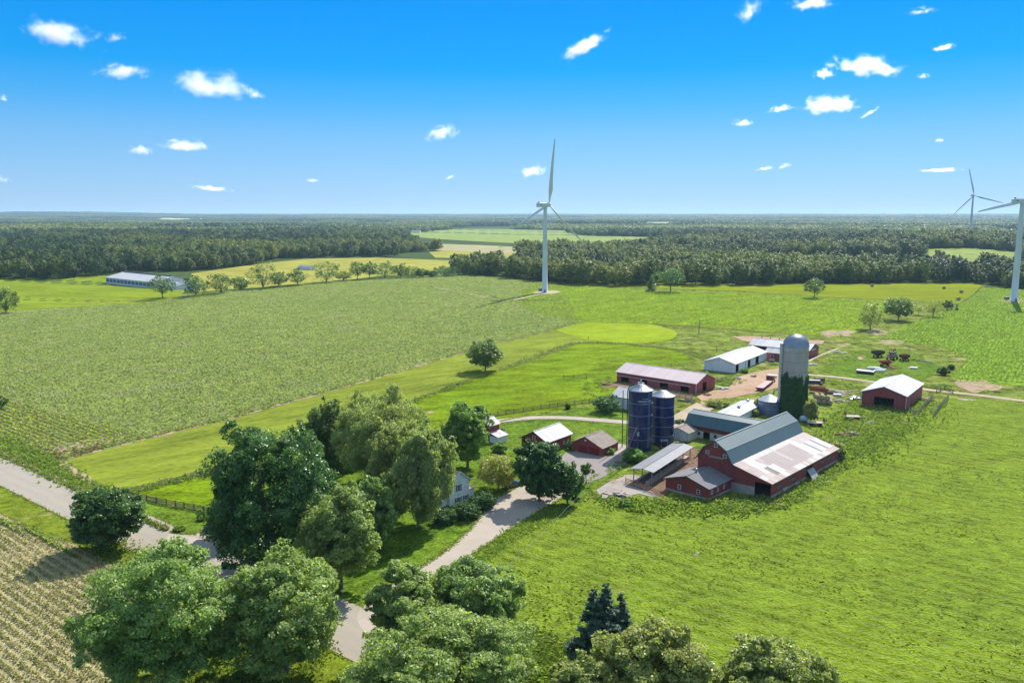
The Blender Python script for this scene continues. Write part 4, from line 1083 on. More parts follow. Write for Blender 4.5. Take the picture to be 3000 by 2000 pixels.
def gable_building(name, label, cat, org, th, L, W, he, hr, wm, gm, rm, oh=.4, holes=None, floor=True, group=None, ridge=.5, trim=M_trim, rth=.12):
    """L along the ridge (x), W across it (y from 0 to -W) are the roof's outline; the walls stand oh inside.
    holes: {'near','far','g0','g1'} -> list of (a0,a1,z0,z1); near = long wall at y=-W+oh."""
    hl = holes or {}
    root = empty(name, (org[0], org[1], .0), R(th), label, cat, group)
    x0, x1, y1, y0 = oh, L - oh, -oh, -W + oh
    yr = -W * ridge
    sl = (hr - he) / (W * ridge); slb = (hr - he) / (W * (1 - ridge))
    zf = he + sl * oh - .015; zn = he + slb * oh - .015
    wl = MB()
    wall_panel(wl, 'x', y1, x0, x1, -.3, zf, hl.get('far', []), 0, 1)
    wall_panel(wl, 'x', y0, x0, x1, -.3, zn, hl.get('near', []), 0, -1)
    for key, xx, out in (('g0', x0, -1), ('g1', x1, 1)):
        b = min(zf, zn)
        wall_panel(wl, 'y', xx, y0, y1, -.3, [(y0, b), (y0, zn), (yr, hr - .02), (y1, zf), (y1, b)], hl.get(key, []), 1, out)
    if floor: wl.box(x0 + .2, x1 - .2, y0 + .2, y1 - .2, .12, .2, 2)
    w = wl.build('wall', [wm, gm, M_floor], root)
    rb = MB()
    roof_slab(rb, 0, L, (0, he), (yr, hr), rth); roof_slab(rb, 0, L, (-W, he), (yr, hr), rth)
    rf = rb.build('roof', rm, root)
    cb = MB(); cb.beam((0, yr, hr + rth + .03), (L, yr, hr + rth + .03), .34, .06)
    cb.build('ridge_cap', rm, rf)
    if trim:
        tb_ = MB()
        for xx in (-.045, L + .045):
            tb_.beam((xx, 0, he + .03), (xx, yr, hr + .03), .05, .2); tb_.beam((xx, -W, he + .03), (xx, yr, hr + .03), .05, .2)
        tb_.build('fascia', trim, rf)
    root['_dims'] = 0
    del root['_dims']
    return root, w, rf

# ---- the great gambrel barn with its lean-to
def big_barn():
    th = 48.0
    root = empty('gambrel_barn', (44.9, 181.3, 0), R(th), 'large red gambrel barn with grey-green roof and wide whitish lean-to roof', 'barn')
    L = 37.3
    # wall of the main block; y = -(distance to the near side)
    wl = MB()
    gpts = [(-4.2, 6.15), (-2.75, 8.62), (0, 10.42), (2.75, 8.62), (4.2, 6.15)]
    for xx, out in ((.3, -1), (L - .3, 1)):
        wall_panel(wl, 'y', xx, -4.2, 4.2, -.3, [(-4.2, 6.1), (-4.2, 6.15)] + gpts[1:4] + [(4.2, 6.15), (4.2, 6.1)], [(-1.2, 1.2, .2, 2.6)] if out > 0 else [], 1, out)
    wall_panel(wl, 'x', 4.2, .3, L - .3, -.3, 6.12, [(6, 8.5, .1, 2.6)], 0, 1)
    # lean-to: end walls and long low wall with its openings
    for xx, out in ((.3, -1), (L - .3, 1)):
        hs = [(-13.35, -9.7, .05, 3.25)] if out < 0 else []
        wall_panel(wl, 'y', xx, -13.4, -4.22, -.3, [(-13.4, 3.42), (-4.22, 5.92), (-4.22, 3.42)], [(a, b, c, min(d, 3.4)) for a, b, c, d in hs], 1, out)
    hs = [(3.4, 5.5, 1.35, 2.45), (10.6, 12.7, 1.3, 2.45), (18.3, 22.4, .9, 2.85), (26.4, 28.7, 1.7, 2.75), (31.2, 33.2, 1.6, 2.7)]
    wall_panel(wl, 'x', -13.4, .3, L - .3, -.3, 3.4, hs, 0, -1)
    wl.box(.5, L - .5, -13.2, 4.0, .1, .16, 2); wl.box(.5, L - .5, -4.3, -4.16, .1, 6.0, 2)
    w = wl.build('wall', [M_red, M_redY, M_floor], root)
    # concrete footing strip standing proud of the boards
    fb = MB()
    fb.box(.25, .296, -9.7, -4.2, -.3, 2.0); fb.box(.3, L - .3, -13.46, -13.405, -.3, .8)
    fb.build('footing', M_blockw, w)
    rails = MB()
    for a, b, c, d in hs:
        for k in range(1, 4):
            z = c + (d - c) * k / 4
            rails.beam((a, -13.36, z), (b, -13.36, z), .06, .12)
    rails.build('rail_bars', M_wood, w)
    # roof
    rb = MB()
    for s in (1, -1):
        roof_slab(rb, 0, L, (s * 2.8, 8.7), (0, 10.5), .1, 0)
        roof_slab(rb, 0, L, (s * 4.45, 6.0), (s * 2.8, 8.7), .1, 1)
    roof_slab(rb, 0, L, (5.1, 5.55), (4.45, 6.0), .1, 1)
    rf = rb.build('roof', [M_green, M_green], root)
    cb = MB(); cb.beam((0, 0, 10.62), (L, 0, 10.62), .4, .07)
    for s in (1, -1): cb.beam((0, s * 2.83, 8.80), (L, s * 2.83, 8.80), .16, .06)
    cb.build('ridge_cap', M_green, rf)
    tb_ = MB()
    for xx in (-.04,):
        for s in (1, -1):
            tb_.beam((xx, s * 4.45, 6.0), (xx, s * 2.8, 8.72), .05, .22); tb_.beam((xx, s * 2.8, 8.72), (xx, 0, 10.52), .05, .22)
        tb_.beam((xx, 5.1, 5.5), (xx, 4.45, 5.95), .05, .22)
    tb_.build('fascia', M_green, rf)
    # lean-to roof laid in sheets of different age
    rs = random.Random(4)
    n = 40; m = 6
    vs = []; fs = []; cs = []
    for i in range(n):
        wob = [rs.uniform(-.35, .35) for _ in range(4)]
        for j in range(m):
            u = (i + .5) / n; v = (j + .5) / m        # v 0 at the barn
            base = .74 + rs.uniform(-.08, .05)
            c = [base, base * .95, base * .94]
            pink = .20 < u < .70 and .22 < v < .86
            if pink: k = rs.uniform(.88, 1.0); c = [.42 * k, .345 * k, .345 * k]
            if pink and (u < .26 or u > .64 or v > .78) and rs.random() < .5: c = [.56, .48, .47]
            if abs(u - .455) < .014 and v < .75: c = [.58, .52, .51]
            if u < .10 and v < .7: k = rs.uniform(.75, 1); c = [.58 * k, .46 * k, .42 * k]
            if u > .74 and v < .3: k = rs.uniform(.9, 1.1); c = [.60 * k, .50 * k, .47 * k]
            if .80 < u < .97 and .38 < v < .82 and i % 4 in (0,): c = [.17, .20, .22]
            if .16 < u < .19 and .45 < v < .80: c = [.10, .10, .11]
            if v > .84 and rs.random() < .55: k = rs.uniform(.7, 1); c = [.62 * k, .47 * k, .40 * k]
            if .70 < u < .78 and .1 < v < .9: c = [.80, .78, .77]
            if .04 < u < .16 and .66 < v: k = rs.uniform(.72, 1.05); c = [.66 * k, .55 * k, .48 * k]
            if .19 < u < .27 and .50 < v < .9: c = [.78, .76, .75]
            x0, x1 = L * i / n, L * (i + 1) / n
            y0, y1 = -4.35 - 9.45 * j / m, -4.35 - 9.45 * (j + 1) / m
            z0, z1 = 6.02 - 2.52 * j / m, 6.02 - 2.52 * (j + 1) / m
            lift = .012 * ((i + j) % 2)
            o = len(vs)
            vs += [(x0, y0, z0 + .1 + lift), (x1, y0, z0 + .1 + lift), (x1, y1, z1 + .1 + lift), (x0, y1, z1 + .1 + lift)]
            fs.append((o, o + 1, o + 2, o + 3)); cs.append([q * .58 for q in c])
    o = len(vs)
    vs += [(0, -4.35, 6.0), (L, -4.35, 6.0), (L, -13.8, 3.48), (0, -13.8, 3.48), (0, -4.35, 6.1), (L, -4.35, 6.1), (L, -13.8, 3.58), (0, -13.8, 3.58)]
    for f in ((0, 1, 2, 3), (0, 4, 5, 1), (1, 5, 6, 2), (2, 6, 7, 3), (3, 7, 4, 0)):
        fs.append(tuple(k + o for k in f)); cs.append([.6, .57, .56])
    me = bpy.data.meshes.new('lean_to_roof'); me.from_pydata(vs, [], fs)
    at = me.attributes.new('sheet', 'FLOAT_COLOR', 'FACE')
    at.data.foreach_set('color', np.array([[*c, 1] for c in cs], np.float32).ravel())
    mt, nt, out = nodes('lean_to_sheets')
    cl = N(nt, 'ShaderNodeAttribute', attribute_name='sheet').outputs['Color']
    co = N(nt, 'ShaderNodeTexCoord').outputs['Object']
    st_ = noise(nt, mapping(nt, co, scale=(2.2, .25, .25)), 1.0, 5, .65)
    cl = mixc(nt, remap(nt, st_, .45, .75, 0, .8), cl, (.31, .225, .20))
    wv = N(nt, 'ShaderNodeTexWave', wave_type='BANDS', bands_direction='X'); nt.links.new(co, wv.inputs[0]); wv.inputs['Scale'].default_value = .314159 / .31
    principled(nt, out, cl, .65, .18, normal=bump(nt, wv.outputs[1], .35, .02))
    link('lean_to_roof', me, mt, root)
    # gable windows, loft board, doors
    for a, z in ((-.15, 9.05), (1.85, 7.15), (-2.4, 7.0)):
        window(root, 'y', .3, -1, a, z, .85, .85)
    b = MB(); b.box(.2, .296, -2.1, 1.5, 6.62, 6.95)
    b.build('loft_beam', M_wood, root)
    b = MB(); b.obox((20.4, -14.35, 1.15), 3.4, .08, 2.8, rx=R(-36))
    b.build('loose_door', M_door, root)
    b = MB(); b.box(6.0, 8.4, -13.53, -13.47, .1, 1.1)
    b.build('door', M_door, root)
    return root
big_barn()

# ---- milk shed in front of the barn's gable
rt, w, rf = gable_building('milk_shed', 'red shed with dark shingled roof built against the barn gable', 'shed', (33.3, 179.1), 47, 10.6, 11.5, 2.62, 4.35, M_red, M_redY, M_shing, trim=M_green)
for a, z in ((-3.9, 1.0), (-8.6, .95)): window(rt, 'y', .4, -1, a, z, .8, 1.0)
for a in (1.6, 4.15, 6.8): window(rt, 'x', -11.1, -1, a, 1.15, .65, 1.0)
mb = MB().lathe([(.0, 0), (.16, 0), (.16, .55), (.3, .6), (.3, .8), (.05, .95), (0, .95)], 10, (4.2, -5.75, 4.3)); mb.build('roof_vent', M_galv, rf)
mb = MB(); mb.box(.33, .396, -11.1, -.4, -.3, .55); mb.box(.4, 10.2, -11.16, -11.105, -.3, .55); mb.build('footing', M_blockw, w)

# ---- open feed shed
fs_ = empty('feed_shed', (26.7, 183.9, 0), R(57.6), 'long open-sided cattle feed shed with low grey metal roof', 'shed')
rb = MB(); roof_slab(rb, 0, 25, (0, 3.35), (-3.0, 3.75), .1); roof_slab(rb, 0, 25, (-5.6, 3.3), (-3.0, 3.75), .1)
rf = rb.build('roof', plain('feed_shed_roof_steel', (.20, .205, .225), (.165, .17, .185), .25, .6, .2, ribs=('X', .8, .3), streak=(2, .2, .2)), fs_)
cb = MB(); cb.beam((0, -3.0, 3.87), (25, -3.0, 3.87), .25, .05); cb.build('ridge_cap', M_dtrim, rf)
for i in range(6):
    for y in (-.6, -5.0):
        p = MB(); p.beam((.6 + i * 4.75, y, -.2), (.6 + i * 4.75, y, 3.4), .18); p.build('post', M_wood, fs_)
t = MB(); t.box(.2, 24.8, -4.6, -3.6, 0, .9); t.box(.4, 24.6, -1.6, -1.2, 0, .8); t.build('feed_trough', M_blockw, fs_)
t = MB(); t.box(.6, 24.4, -3.5, -1.8, .05, .5); t.build('feed_floor', M_floor, fs_)

# ---- green-roofed wing with the white milk house
wg = empty('stable_wing', (52.1, 230.6, 0), R(-41.5), 'green-roofed red and white stable wing running back from the barn', 'barn')
LW = 24.0
wl = MB()
# local: x along, y toward the camera negative
wall_panel(wl, 'x', -7.0, .3, LW, -.3, 2.2, [(5.6, 7.6, .1, 2.15)], 0, -1)
wall_panel(wl, 'x', -6.99, .3, LW, 2.2, 3.55, [], 2, -1)
wall_panel(wl, 'x', -.4, .3, LW, -.3, 3.55, [], 2, 1)
for xx, out in ((.3, -1), (LW - .1, 1)):
    wall_panel(wl, 'y', xx, -7.0, -.4, -.3, [(-7.0, 3.55), (-5.2, 5.95), (-2.6, 6.6), (-1.9, 5.95), (-.4, 3.55)], [], 1, out)
w = wl.build('wall', [M_block, M_redY, M_red], wg)
rb = MB()
roof_slab(rb, 0, LW, (-5.3, 6.0), (-2.6, 6.7), .1, 0); roof_slab(rb, 0, LW, (-7.4, 3.35), (-5.3, 6.0), .1, 1)
roof_slab(rb, 0, LW, (0, 3.35), (-2.6, 6.7), .1, 1)
rf = rb.build('roof', [M_green, M_green2], wg)
cb = MB(); cb.beam((0, -2.6, 6.83), (LW, -2.6, 6.83), .35, .06); cb.build('ridge_cap', M_green, rf)
for a in (4.3, 9.2, 11.5): window(wg, 'x', -7.0, -1, a, .95, .85, .9, frame=M_shut)
mh = gable_building('milk_house', 'small whitewashed block milk house against the stable wing', 'milk house', (41.9, 222.5), 51, 8.4, 6.8, 2.35, 3.5, M_block, M_block, M_shingb, oh=.25)
door(mh[0], 'y', .25, -1, -5.9, -3.9, .05, 2.1, M_wdoor)
window(mh[0], 'y', .25, -1, -2.0, .9, 1.2, 1.0)

# ---- sheds of the back yard
mach = gable_building('machine_shed', 'long red metal machine shed with a pinkish weathered roof', 'shed', (46.93, 311.7), -42.5, 33.3, 13.8, 3.5, 6.1, M_redm, M_redmY, M_rusty,
    holes={'near': [(2.3, 5.6, .1, 1.9), (10.4, 13.4, .1, 2.2), (18.8, 22.0, .1, 2.1), (27.0, 30.2, .1, 2.0)], 'g1': [(-8.9, -6.2, .1, 3.2)]})
mb = MB(); mb.beam((.5, -13.49, 2.35), (31, -13.49, 2.35), .05, .12); mb.build('door_track', M_trim, mach[1])
mb = MB(); mb.beam((33.0, -13.36, -.2), (33.0, -13.36, 3.5), .12); mb.build('corner_trim', M_trim, mach[1])
mb = MB()
for i in range(4): mb.obox((6.2 + i * .1, -3.1 - i * .55, 5.2 + .21 * i), .9, .35, .08, rx=R(20))
mb.build('roof_patch', M_dtrim, mach[2])
wsh = gable_building('long_white_shed', 'long white metal shed with open doorways facing the dirt yard', 'shed', (74.56, 324.6), 54.5, 36.5, 13.3, 3.48, 5.5, M_whw, M_whw, M_wroof,
    holes={'near': [(1.2, 4.4, .1, 3.1), (14.2, 17.3, .1, 3.1), (23.1, 26.9, .1, 3.2)]})
mb = MB(); mb.beam((11.5, -12.9 - .05, .1), (11.5, -12.9 - .05, 3.5), .08); mb.build('downpipe', M_dtrim, wsh[1])
mb = MB(); mb.obox((5.5, -10.0, 4.5), 3.2, .12, .1, rz=R(-25)); mb.obox((8, -9.0, 4.75), 2.5, .12, .1, rz=R(-70)); mb.build('roof_patch', M_dtrim, wsh[2])
rear = gable_building('rear_shed', 'white-roofed red shed half hidden behind the stave silo', 'shed', (112.3, 377.6), -38.6, 27.0, 12.8, 3.27, 5.6, M_redm, M_redmY, M_wroof,
    holes={'near': [(1.5, 14.0, .3, 2.9)]})
for i in range(3):
    mb = MB().tube([(3 + i * 4.0, -5.4, 5.3), (3 + i * 4.0, -5.4, 6.4)], .22, 8); mb.build('roof_vent', M_dtrim, rear[2])
mb = MB(); mb.box(26.62, 26.68, -9.0, -4.5, 2.9, 3.3); mb.build('door_track', M_trim, rear[1])
ell = gable_building('red_annex', 'little red annex with one white window beside the dirt yard silo', 'shed', (gc('A', 1785, 430)[0], gc('A', 1785, 430)[1]), -38.6, 12, 7, 3.0, 4.6, M_redm, M_redmY, M_wroof)
window(ell[0], 'x', -6.6, -1, 3.2, .9, 1.4, 1.3)
door(ell[0], 'x', -6.6, -1, 6.8, 9.0, .05, 2.6, M_wdoor)
sil = gable_building('workshop_shed', 'grey-roofed shed, white side and red gable, behind the blue silos', 'shed', (37.75, 268.3), -37, 15.8, 11.5, 3.7, 5.9, M_whw, M_redmY, M_wroof)
door(sil[0], 'y', 15.4, 1, -6.6, -3.9, .05, 2.9, M_wdoor)
for a in (-8.2, -9.9): window(sil[0], 'y', 15.4, 1, a, .35, 1.1, 1.3)
rb_ = gable_building('red_pole_barn', 'red pole barn with white metal roof and one big dark opening', 'barn', (110.9, 262.9), 53.7, 26, 13.8, 4.36, 6.7, M_redm, M_redmY, M_wroof,
    holes={'g0': [(-9.9, -4.1, .1, 3.3)]}, trim=M_shut)
mb = MB()
for x, y in ((.36, -13.44), (.36, -.36)): mb.beam((x, y, -.2), (x, y, 4.3), .1)
mb.build('corner_trim', M_trim, rb_[1])
mb = MB(); mb.obox((9.5, -13.46, 1.2), 2.2, .05, 2.0); mb.build('door', M_redm, rb_[0])
hoop = gable_building('hoop_shed', 'low white-roofed shed with roof vents between the green wing and blue bin', 'shed', (56.0, 236.9), 54, 26.7, 7.2, 2.3, 3.2, M_whw, M_whw, M_wroof)
for x, y in ((14.0, -4.3), (23.5, -3.4)):
    mb = MB().lathe([(0, 0), (.3, 0), (.3, .5), (.5, .6), (.5, .9), (.1, 1.15), (0, 1.15)], 12, (x, y, 2.8)); mb.build('roof_vent', M_galv, hoop[2])
# ---- small buildings by the house
smw = gable_building('tool_barn', 'small red barn with bright metal roof and dark open gable', 'barn', (1.9, 211.8), 52.5, 11.9, 8.8, 3.0, 5.3, M_red, M_redY, M_wroof,
    holes={'g0': [(-3.6, -1.0, .1, 2.8)]}, trim=M_dtrim)
window(smw[0], 'y', .4, -1, -4.35, 3.1, .9, 1.1)
for a in (8.1, 10.1): window(smw[0], 'x', -8.4, -1, a, .95, .75, .9)
gar = gable_building('old_garage', 'red garage with grey shingles, half collapsed and overgrown on one side', 'garage', (14.9, 210.1), 52.5, 8.3, 9.7, 2.1, 4.4, M_red, M_redY, M_shingb, oh=.25, ridge=.45, trim=None)
door(gar[0], 'y', .25, -1, -8.6, -5.6, .02, 2.0, M_rdoor, 'garage_door'); 
door(gar[0], 'y', .25, -1, -5.2, -2.4, .02, 2.0, M_rdoor, 'garage_door')
mb = MB(); mb.box(.18, .244, -4.75, -4.25, 3.3, 3.7); mb.build('light_box', M_trim, gar[0])
mb = MB(); rnd = random.Random(8)
for i in range(26):
    mb.obox((rnd.uniform(1, 8), rnd.uniform(-2.9, -.2), 0), .9, .25, .03, rz=rnd.uniform(-.6, .6), rx=rnd.uniform(.2, .6))
    v = mb.v[-8:]; yy = sum(q[1] for q in v) / 8
    zz = 2.36 + (-yy) * .58
    mb.v[-8:] = [(q[0], q[1], q[2] + zz) for q in v]
mb.build('loose_shingles', M_wood, gar[2])
gran = gable_building('granary', 'narrow tall red granary with white roof and low white lean-to', 'granary', (-10.1, 221.0), 50, 4.6, 5.3, 4.4, 6.1, M_red, M_redY, M_wroof, oh=.25)
window(gran[0], 'x', -5.05, -1, 3.3, 2.0, .6, .8)
lt = MB(); lt.box(.35, 4.3, -8.0, -5.11, -.2, 1.85); lt.build('lean_to', M_whw, gran[0])
lt = MB(); roof_slab(lt, .1, 4.55, (-8.3, 1.9), (-5.08, 2.75), .1); lr = lt.build('lean_to_roof', M_wroof, gran[0])
for x, y in ((1.5, -5.9), (2.6, -6.9)):
    v_ = MB().lathe([(0, 0), (.09, 0), (.09, .35), (0, .35)], 8, (x, y, 2.2)); v_.build('roof_vent', M_dtrim, lr)
window(gran[0], 'y', 4.3, 1, -6.6, .6, .7, .8, frame=M_shut)

# ---- the farmhouse among the trees
hs_root = empty('farmhouse', (-13.2, 166.2, 0), 0, 'old white farmhouse with peeling paint under the feathery tree', 'house')
ga = gc('D', 265, 1310); gb = gc('D', 470, 1240)
dv = (Vector(gb) - Vector(ga)).normalized(); ang = math.atan2(dv.y, dv.x)
hs_root.location = (ga[0], ga[1], 0); hs_root.rotation_euler = (0, 0, ang)
WH, DH, EH, PH = 5.6, 9.0, 4.7, 6.9      # gable along local x, depth along +y
wl = MB()
wall_panel(wl, 'x', 0, 0, WH, -.2, [(0, EH), (WH / 2, PH), (WH, EH)], [], 0, -1)
wall_panel(wl, 'x', DH, 0, WH, -.2, [(0, EH), (WH / 2, PH), (WH, EH)], [], 0, 1)
wall_panel(wl, 'y', 0, 0, DH, -.2, EH, [], 0, -1); wall_panel(wl, 'y', WH, 0, DH, -.2, EH, [], 0, 1)
w = wl.build('wall', M_whp, hs_root)
rb = MB()
for s in (0, 1):
    e = WH + .4 if s else -.4
    a = [Vector((e, -.35, EH - .3)), Vector((e, DH + .35, EH - .3)), Vector((WH / 2, DH + .35, PH)), Vector((WH / 2, -.35, PH))]
    rb.add(a + [k + Vector((0, 0, .14)) for k in a], [(0, 1, 2, 3), (7, 6, 5, 4), (0, 4, 5, 1), (1, 5, 6, 2), (2, 6, 7, 3), (3, 7, 4, 0)])
rf = rb.build('roof', M_shingb, hs_root)
mb = MB(); mb.box(WH / 2 - .35, WH / 2 + .35, DH * .6, DH * .6 + .7, PH - .3, PH + 1.1); mb.build('chimney', plain('red_brick', (.30, .10, .07), (.24, .09, .07), 3, .9, .1), rf)
mb = MB()
for s in (0, 1): mb.beam((-.4 if not s else WH + .4, -.39, EH - .2), (WH / 2, -.39, PH + .09), .05, .22)
mb.build('fascia', M_trim, rf)
window(hs_root, 'x', 0, -1, 2.6, 2.75, .8, 1.45, shutters=True)
window(hs_root, 'x', 0, -1, 2.45, .45, 1.1, 1.0, shutters=True)
window(hs_root, 'x', 0, -1, 4.6, .45, .8, 1.0, shutters=True)
pw = MB(); pw.box(WH + .003, WH + 2.0, .6, 5.5, -.2, 2.2); pw.build('porch', M_whp, hs_root)
pr = MB(); pr.box(WH + .003, WH + 2.3, .3, 5.8, 2.203, 2.33); pr.build('porch_roof', M_shingb, hs_root)
aw = MB(); aw.box(-3.6, -.003, .8, 5.5, -.2, 2.0); aw.build('side_wing', M_whp, hs_root)
ar = MB(); ar.box(-3.9, -.003, .5, 5.8, 2.003, 2.14); ar.build('side_wing_roof', M_shing, hs_root)
window(hs_root, 'x', .8, -1, -1.8, .5, .7, 1.0)

# ---- silos and bins
M_blue = plain('blue_enamelled_steel', (.006, .016, .085), (.010, .022, .105), .35, .22, .6, streak=(1.5, 1.5, .15))
M_seam = plain('pale_seam', (.30, .36, .50), (.20, .25, .38), 1, .4, .5)
M_bcap = plain('silo_cap_steel', (.33, .36, .40), (.26, .285, .32), .5, .45, .4, .3)
M_stave = plain('concrete_staves', (.50, .43, .37), (.38, .325, .28), .5, .9, .12, streak=(1, 1, .35), ribs=('Z', .76, .35))
M_dome = plain('dome_steel', (.31, .335, .375), (.25, .27, .31), .5, .42, .5, .5)
M_ivy = leaf_mat('ivy_leaves', (.028, .085, .022), (.07, .15, .04), .25)

def text_mesh(body, size, name, m, parent, on_r, z, th, align='CENTER'):
    cu = bpy.data.curves.new(name, 'FONT'); cu.body = body; cu.size = size; cu.align_x = align; cu.extrude = .004
    tmp = bpy.data.objects.new(name + '_src', cu); col.objects.link(tmp)
    dg = bpy.context.evaluated_depsgraph_get()
    me = bpy.data.meshes.new_from_object(tmp.evaluated_get(dg)); bpy.data.objects.remove(tmp)
    me.name = name
    for v in me.vertices:                     # wrap the letters round the tank
        a = th + v.co.x / on_r
        v.co = Vector((math.cos(a) * (on_r + .03 + v.co.z), math.sin(a) * (on_r + .03 + v.co.z), z + v.co.y))
    o = link(name, me, m, parent); return o

def blue_silo(label, c, r, h, cone, sheets, seed, words=None):
    root = empty('blue_silo', (c[0], c[1], 0), 0, label, 'silo', 'blue steel silos')
    MB().lathe([(r, -.3), (r, h)], 48).build('tank', M_blue, root)
    k = 24
    mb = MB(); mb.lathe([(r + .12, h), (r + .12, h + .22), (r * .98, h + .3), (r * .25, h + cone), (0, h + cone)], k, smooth=False); cp_ = mb.build('roof', M_bcap, root)
    rb = MB()
    for i in range(k):
        a = 2 * math.pi * i / k
        rb.beam((math.cos(a) * r, math.sin(a) * r, h + .33), (math.cos(a) * r * .25, math.sin(a) * r * .25, h + cone + .05), .06, .08)
    rb.build('roof_ribs', M_galv, cp_)
    for i in range(1, sheets):
        z = h * i / sheets
        MB().lathe([(r + .003, z - .05), (r + .05, z - .04), (r + .05, z + .04), (r + .003, z + .05)], 48).build('seam_ring', M_seam, root)
    return root
bs1c = (33.0, 211.9); bs2c = (39.8, 217.4)
bs1 = blue_silo('larger dark blue steel silo with white lettering, pipe and ladder', bs1c, 3.05, 15.6, 1.5, 5, 1)
bs2 = blue_silo('smaller dark blue steel silo half hidden behind the lettered one', bs2c, 3.05, 12.9, 1.4, 5, 2)
tcam = math.atan2(-bs1c[1], -bs1c[0])
M_letter = plain('white_lettering', (.72, .75, .80), None, 1, .5, .3)
text_mesh('HARVESTORE', .62, 'lettering', M_letter, bs1, 3.05, 13.0, tcam + .42)
text_mesh('A. O. Smith', .34, 'small_lettering', M_letter, bs1, 3.05, 13.75, tcam + .42)
text_mesh('Products', .34, 'small_lettering', M_letter, bs1, 3.05, 12.5, tcam + .42)
# fill pipe rising up the side and over the roof, ladder
mb = MB(); a = tcam - 1.45
ex, ey = math.cos(a), math.sin(a)
mb.tube([(ex * 3.3, ey * 3.3, -.2), (ex * 3.3, ey * 3.3, 15.4), (ex * 3.0, ey * 3.0, 16.4), (ex * 2.2, ey * 2.2, 17.2), (ex * .9, ey * .9, 17.5), (0, 0, 17.4)], .13, 8); mb.build('fill_pipe', M_dtrim, bs1)
mb = MB()
for rr, zz in ((.8, 17.5), (.95, 17.0)):
    mb.tube([(math.cos(q) * rr, math.sin(q) * rr, zz) for q in np.linspace(0, 6.283, 17)], .05, 5)
for q in range(6):
    mb.beam((math.cos(q) * .95, math.sin(q) * .95, 16.9), (math.cos(q) * .8, math.sin(q) * .8, 17.5), .04)
mb.tube([(0, 0, 17), (0, 0, 18.0)], .1, 6); mb.lathe([(0, 0), (.22, .1), (.22, .35), (0, .45)], 10, (0, 0, 17.9))
mb.build('roof_cage', M_galv, bs1)
mb = MB(); a = tcam + .75
ca, sa = math.cos(a), math.sin(a); tx, ty = -sa, ca
for s in (-.22, .22): mb.beam((ca * 3.2 + tx * s, sa * 3.2 + ty * s, 1), (ca * 3.2 + tx * s, sa * 3.2 + ty * s, 15.6), .04)
for i in range(48): mb.beam((ca * 3.2 - tx * .22, sa * 3.2 - ty * .22, 1.2 + i * .3), (ca * 3.2 + tx * .22, sa * 3.2 + ty * .22, 1.2 + i * .3), .03)
mb.build('ladder', M_seam, bs1)
mb = MB(); mb.box(3.0, 4.6, -1.0, 1.0, 1.8, 1.95); mb.beam((4.4, -.8, -.1), (4.4, -.8, 1.8), .1); mb.beam((4.4, .8, -.1), (4.4, .8, 1.8), .1)
o = mb.build('unloader_hood', M_seam, bs2); o.rotation_euler = (0, 0, math.atan2(-bs2c[1], -bs2c[0]) + .15)

# stave silo
ssc = (84.9, 249.0); r = 3.7; h = 21.2
ss = empty('stave_silo', (ssc[0], ssc[1], 0), 0, 'tall grey concrete stave silo with domed steel top and ivy', 'silo')
MB().lathe([(r, -.3), (r, h)], 56).build('tank', M_stave, ss)
for i in range(27):
    z = .8 + i * .76
    MB().lathe([(r + .003, z - .022), (r + .03, z), (r + .003, z + .022)], 56).build('hoop', M_rust if i % 4 == 1 else M_galv, ss)
mb = MB(); k = 32
prof = [(r + .12, h), (r + .12, h + .15)] + [((r + .06) * math.cos(t), h + .15 + 3.5 * math.sin(t)) for t in np.linspace(.02, 1.5, 9)] + [(0, h + 3.66)]
mb.lathe(prof, k); dm = mb.build('dome', M_dome, ss)
rb = MB()
for i in range(k):
    a = 2 * math.pi * i / k
    rb.tube([((r + .08) * math.cos(t) * math.cos(a), (r + .08) * math.cos(t) * math.sin(a), h + .15 + 3.53 * math.sin(t)) for t in np.linspace(.02, 1.45, 7)], .035, 4, cap=False)
rb.build('dome_ribs', M_dome, dm)
# patchy top courses
rnd = random.Random(3); pt = MB()
for i in range(70):
    a = rnd.uniform(0, 6.28); z = h - rnd.choice((.35, .35, .75, 1.15)); w = .06
    pt.add([((r + .012) * math.cos(a + q * w), (r + .012) * math.sin(a + q * w), z + zz) for q, zz in ((-1, -.3), (1, -.3), (1, .3), (-1, .3))], [(0, 1, 2, 3)])
pt.build('pale_staves', plain('pale_stave', (.50, .49, .46), (.44, .42, .40), 2, .9, .1), ss)
# chute on the left side
a = math.atan2(-ssc[1], -ssc[0]) - 1.35
mb = MB(); mb.tube([(math.cos(a) * (r + .35), math.sin(a) * (r + .35), -.2), (math.cos(a) * (r + .35), math.sin(a) * (r + .35), h + .8)], .62, 14); mb.build('chute', M_galv, ss)
# ivy wrapped round the lower half
rng = np.random.default_rng(9)
n = 17000
th_ = rng.uniform(0, 2 * math.pi, n)
ivk = np.random.default_rng(31).normal(0, 1, 48)
top = 12.4 + np.interp(th_, np.linspace(0, 2 * math.pi, 49), np.append(ivk, ivk[0])) * .9 + .8 * np.sin(th_ * 2 + 1)
z = rng.uniform(0, 1, n) ** .9 * top + np.where(rng.uniform(size=n) < .05, rng.uniform(0, 1.2, n), 0)
thick = .15 + .35 * rng.uniform(0, 1, n) * (.6 + .4 * np.sin(th_ * 9 + z)) + .35 * np.clip(1 - z / 5, 0, 1)
P = np.stack([np.cos(th_) * (r + thick), np.sin(th_) * (r + thick), z], 1)
Nn = unit(np.stack([np.cos(th_), np.sin(th_), np.full(n, .25)], 1) + rng.normal(0, .45, (n, 3)))
link('ivy', quads_mesh('ivy', leaf_quads(P, Nn, .42, rng, .8), np.clip(rng.normal(.5, .25, n), 0, 1)), M_ivy, ss)

